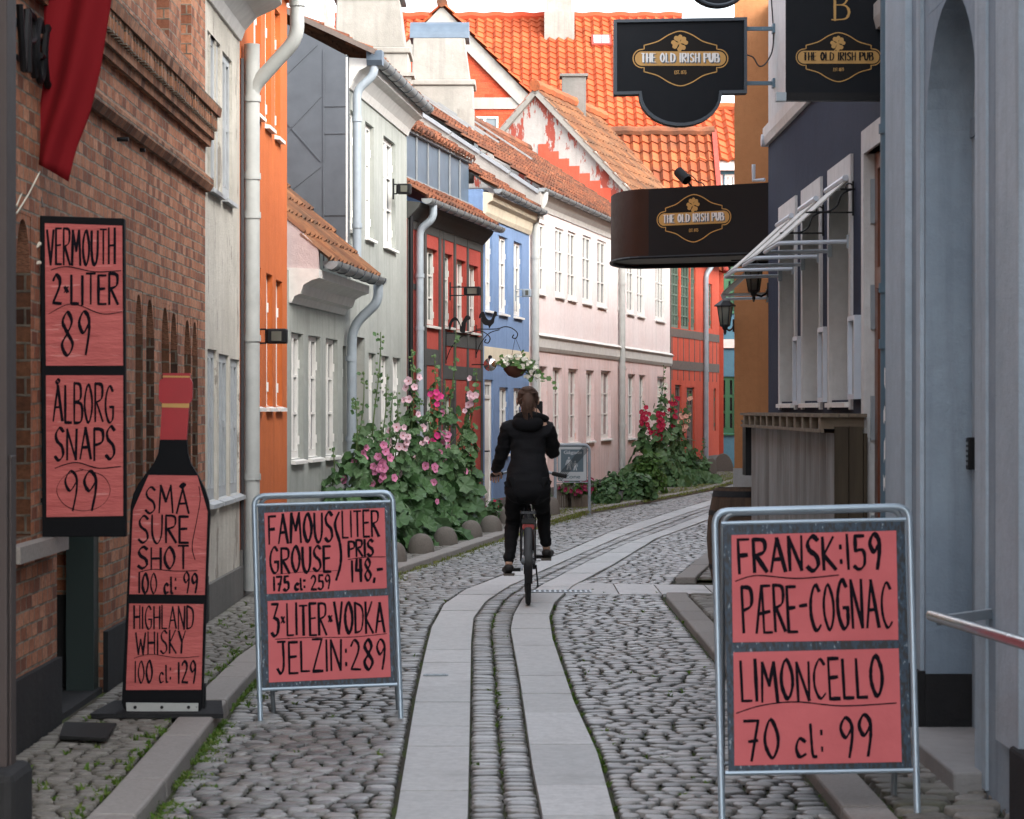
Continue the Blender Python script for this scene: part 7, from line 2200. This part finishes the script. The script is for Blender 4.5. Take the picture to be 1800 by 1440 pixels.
m.bar((.045, .44, .29), (.045, .60, .33), .02, .012, up=(1, 0, 0)); m.bar((-.045, .44, .29), (-.045, .28, .25), .02, .012, up=(1, 0, 0)); cr = bw('crank', m, 'dull_steel')
for x_, y_, z_ in ((.1, .60, .33), (-.1, .28, .25)):
    m = MB(); m.box((x_ - .045, y_ - .04, z_ - .012), (x_ + .045, y_ + .04, z_ + .012)); bw('pedal', m, 'tyre', cr)
m = MB(); m.prism(rrect(-.05, .48, .27, .36, .045), (.055, .0, 0), (0, 1, 0), (0, 0, 1), (1, 0, 0), .02); bw('chain_guard', m, 'bike_black')
m = MB(); m.tube([(.06, .04, .30), (.075, .10, .14), (.07, .12, .13)], .007, 6); bw('kickstand', m, 'bike_black')
m = MB()
for z_ in (.66, .76, .88):
    k = 1 + (z_ - .66) * .6
    m.tube([(-.14 * k, 1.0 - .1 * k, z_), (.14 * k, 1.0 - .1 * k, z_), (.14 * k, 1.0 + .13 * k, z_), (-.14 * k, 1.0 + .13 * k, z_)], .005, 5, closed=True)
for i in range(7):
    t_ = i / 6
    for ya, kk in ((-.1, 1), (.13, 1)): m.tube([(-.14 + .28 * t_, 1.0 + ya, .66), ((-.14 + .28 * t_) * 1.13, 1.0 + ya * 1.13, .88)], .004, 4)
for sx in (-1, 1):
    for i in range(5): m.tube([(sx * .14, .9 + .058 * i, .66), (sx * .158, .887 + .065 * i, .88)], .004, 4)
m.bar((0, .85, .80), (0, .93, .78), .03, .02); bw('front_basket', m, 'bike_black')

# ------------------------------------------------------------------ rider
from mathutils import noise
def skin(name, verts, edges, rad, mat, par, sub=2, root=0):
    me = bpy.data.meshes.new(name); me.from_pydata(verts, edges, [])
    o = bpy.data.objects.new(name, me); COL.objects.link(o)
    o.modifiers.new('s', 'SKIN'); sk = me.skin_vertices[0].data
    for i, r in enumerate(rad):
        sk[i].radius = r if isinstance(r, tuple) else (r, r)
        sk[i].use_root = (i == root)
    s = o.modifiers.new('d', 'SUBSURF'); s.levels = sub; s.render_levels = sub
    dg = bpy.context.evaluated_depsgraph_get(); dg.update()
    m2 = bpy.data.meshes.new_from_object(o.evaluated_get(dg))
    bpy.data.objects.remove(o); bpy.data.meshes.remove(me)
    if name in ('jacket', 'trousers', 'ponytail'):
        nrm = [v.normal.copy() for v in m2.vertices]
        for v, q in zip(m2.vertices, nrm):
            p = v.co
            if name == 'ponytail': k = .006 * noise.noise((p.x * 90, p.y * 60, p.z * 12))
            else: k = .011 * noise.noise((p.x * 9, p.y * 9, p.z * 26)) + .007 * noise.noise((p.x * 30 + 5, p.y * 26, p.z * 40))
            v.co = p + q * k
    m2.materials.clear(); m2.materials.append(M[mat]); m2.name = name
    m2.polygons.foreach_set('use_smooth', [True] * len(m2.polygons))
    o = bpy.data.objects.new(name, m2); COL.objects.link(o); o.parent = par; WL[o.name] = WL[par.name]
    return o
pr = T('person', 'cyclist in black hooded jacket and black trousers seen from behind with brown hair', 'person', (BX, BY, .02))
S = .24   # saddle y
hip, kn, an = {}, {}, {}
LK = (-.115, .50, .60); LA = (-.145, .20, .30); LT = (-.16, .31, .235)
RK = (.12, .62, .68); RA = (.145, .55, .395); RT = (.17, .66, .345)
sh_l, el_l, wr_l = (-.158, .30, 1.335), (-.208, .38, 1.10), (-.245, .66, .995)
sh_r, el_r, wr_r = (.158, .30, 1.335), (.205, .45, 1.115), (.085, .52, 1.36)
# continuous body
V = [(0, S, .93), (0, S + .04, 1.12), (0, S + .06, 1.28), (0, S + .08, 1.385), (0, S + .095, 1.44), (0, S + .115, 1.50), (0, S + .12, 1.555), (0, S + .12, 1.605),
     (-.09, S, .90), LK, LA, LT, (.09, S, .90), RK, RA, RT, sh_l, el_l, wr_l, sh_r, el_r, wr_r, (0, S + .205, 1.525)]
E = [(0, 1), (1, 2), (2, 3), (3, 4), (4, 5), (5, 6), (6, 7), (0, 8), (8, 9), (9, 10), (10, 11), (0, 12), (12, 13), (13, 14), (14, 15), (3, 16), (16, 17), (17, 18), (3, 19), (19, 20), (20, 21), (5, 22)]
rad = [(.12, .10), (.10, .085), (.115, .09), (.09, .07), .045, (.066, .075), (.07, .085), (.05, .06), .075, .05, .03, .028, .075, .05, .03, .028, .045, .035, .024, .045, .035, .024, .012]
nv = len(V)
def fingers(wr, dirv, side, curl):
    """palm and five fingers; dirv forward, side towards the thumb, curl downwards"""
    global V, E, rad
    d, s, c = Vector(dirv).normalized(), Vector(side).normalized(), Vector(curl).normalized()
    w = Vector(wr); i0 = V.index(wr)
    palm = w + d * .05; V.append(tuple(palm)); E.append((i0, len(V) - 1)); rad.append((.03, .016)); pi = len(V) - 1
    for k, (off, ln) in enumerate(((-.03, .058), (-.01, .07), (.01, .075), (.03, .068))):
        a = palm + d * .035 + s * off; b = a + d * ln * .5 + c * ln * .35; e = b + c * ln * .5 - d * ln * .1
        for j, q in enumerate((a, b, e)):
            V.append(tuple(q)); rad.append(.0095 - .001 * j); E.append((pi if j == 0 else len(V) - 2, len(V) - 1))
    a = palm + s * .035 - d * .005; b = a + s * .015 + d * .03 + c * .02; e = b + d * .025 + c * .012
    for j, q in enumerate((a, b, e)):
        V.append(tuple(q)); rad.append(.011 - .001 * j); E.append((pi if j == 0 else len(V) - 2, len(V) - 1))
fingers(wr_l, (-.1, .8, -.25), (1, .1, 0), (0, .1, -1))
fingers(wr_r, (-.15, .1, 1), (-.6, -.6, 0), (-.5, .5, .3))
bd_ = skin('body', V, E, rad, 'skin', pr, 2)
for s in (-1, 1):
    m = MB(); m.ball((s * .03, S + .19, 1.56), .011, 8, 6); m.build('eye', 'letter_white', bd_, local=True)
    m = MB(); m.ball((s * .078, S + .115, 1.545), (.012, .02, .03), 8, 6); m.build('ear', 'skin', bd_, local=True)
m = MB(); m.ball((0, S + .187, 1.488), (.025, .01, .008), 8, 6); m.build('mouth', 'cap_red', bd_, local=True)
# jacket
V2 = [(0, S - .03, .74), (0, S + .0, .93), (0, S + .035, 1.10), (0, S + .055, 1.24), (0, S + .07, 1.345), (0, S + .09, 1.41),
      sh_l, el_l, (-.247, .60, 1.01), sh_r, el_r, (.10, .50, 1.31)]
E2 = [(0, 1), (1, 2), (2, 3), (3, 4), (4, 5), (4, 6), (6, 7), (7, 8), (4, 9), (9, 10), (10, 11)]
r2 = [(.215, .17), (.195, .15), (.142, .115), (.150, .12), (.145, .105), (.085, .08), .068, .055, .043, .068, .055, .043]
jk = skin('jacket', V2, E2, r2, 'jacket_black', pr, 3)
m = MB()
m.ball((.0, S - .015, 1.375), (.12, .062, .07), 16, 10)
hd = m.build('hood', 'jacket_black', jk, local=True, smooth=True)
skin('collar', [(-.1, S + .05, 1.40), (-.06, S - .02, 1.43), (0, S - .045, 1.44), (.06, S - .02, 1.43), (.13, S + .04, 1.415), (.165, S + .06, 1.405)], [(0, 1), (1, 2), (2, 3), (3, 4), (4, 5)], [.028, .036, .04, .036, .028, .016], 'jacket_black', jk, 2)
V3 = [(0, S, .90), (-.085, S + .0, .87), tuple(Vector((-.085, S, .87)).lerp(Vector(LK), .5)), LK, tuple(Vector(LK).lerp(Vector(LA), .5) + Vector((0, -.02, 0))), LA, (.085, S, .87), tuple(Vector((.085, S, .87)).lerp(Vector(RK), .5)), RK, tuple(Vector(RK).lerp(Vector(RA), .5) + Vector((0, -.02, 0))), RA]
skin('trousers', V3, [(0, 1), (1, 2), (2, 3), (3, 4), (4, 5), (0, 6), (6, 7), (7, 8), (8, 9), (9, 10)], [(.125, .115), (.095, .10), .082, .062, .054, .04, (.095, .10), .082, .062, .054, .04], 'trouser_black', pr, 2)
for A, Tt in ((LA, LT), (RA, RT)):
    a, b = Vector(A), Vector(Tt)
    heel = a + Vector((0, -.045, -.06))
    skin('shoe', [tuple(a + Vector((0, -.01, .0))), tuple(heel + Vector((0, .02, .02))), tuple(b + Vector((0, -.01, .01))), tuple(b + Vector((0, .07, .005)))], [(0, 1), (1, 2), (2, 3)], [.042, .040, (.046, .034), (.036, .024)], 'shoe_dark', pr, 2)
    m = MB(); d = (b - heel); d.x = 0; d.normalize(); u = Vector((1, 0, 0)); nn = d.cross(u)
    if nn.z > 0: nn = -nn
    o = heel + nn * .03
    m.prism([(-.038, -.015), (.038, -.015), (.042, .12), (.044, .17), (.02, .215), (-.02, .215), (-.044, .17), (-.042, .12)], o, u, d, nn, .016)
    m.build('shoe_sole', 'shoe_sole', pr, local=True)
# hair
m = MB(); m.ball((0, S + .102, 1.572), (.084, .096, .09), 40, 26)
for k_, v in enumerate(m.v):
    q = Vector(v) - Vector((0, S + .102, 1.572)); d_ = q.normalized()
    a_ = math.atan2(q.x, q.z + .02)
    f_ = .006 * noise.noise((a_ * 14, q.y * 5, 3)) + .003 * noise.noise((a_ * 40, q.y * 8, 1))
    m.v[k_] = tuple(Vector(v) + d_ * f_)
hr_ = m.build('hair', 'hair', pr, local=True, smooth=True, ang=180)
m = MB()
random.seed(2)
for k_ in range(70):
    t0 = random.uniform(-1.1, 1.1)
    p0 = Vector((.083 * math.sin(t0), S + .06 - .02 * abs(t0), 1.57 + .088 * math.cos(t0)))
    p2 = Vector((random.gauss(0, .016), S - .03 + random.gauss(0, .008), 1.585 + random.gauss(0, .012)))
    p1 = (p0 + p2) / 2 + Vector((math.sin(t0) * .012, -.035, .012 * math.cos(t0)))
    e2 = Vector((random.gauss(-.003, .028), S - .035 + random.gauss(0, .018), 1.42 + random.gauss(0, .03)))
    mid = (p2 + e2) / 2 + Vector((random.gauss(0, .02), -.02, 0))
    m.tube([tuple(q) for q in crom([tuple(p0), tuple(p1), tuple(p2), tuple(mid), tuple(e2)], 4)], .0035, 4)
m.build('hair_strands', 'hair', hr_, local=True, smooth=True)
skin('ponytail', [(0, S + .02, 1.60), (0, S - .02, 1.585), (.0, S - .035, 1.52), (-.004, S - .03, 1.46), (-.004, S - .02, 1.42)], [(0, 1), (1, 2), (2, 3), (3, 4)], [.045, .048, .052, .042, .022], 'hair', hr_, 2)
mp = T('mobile_phone', 'dark mobile phone held up in the hand of the cyclist', 'phone', (BX, BY, .02))
m = MB(); m.prism(rrect(.052, .118, 1.425, 1.545, .008), (0, .60, 0), (1, 0, 0), (0, 0, 1), (0, -1, 0), .009); m.build('case', 'iron_black', mp, local=True)
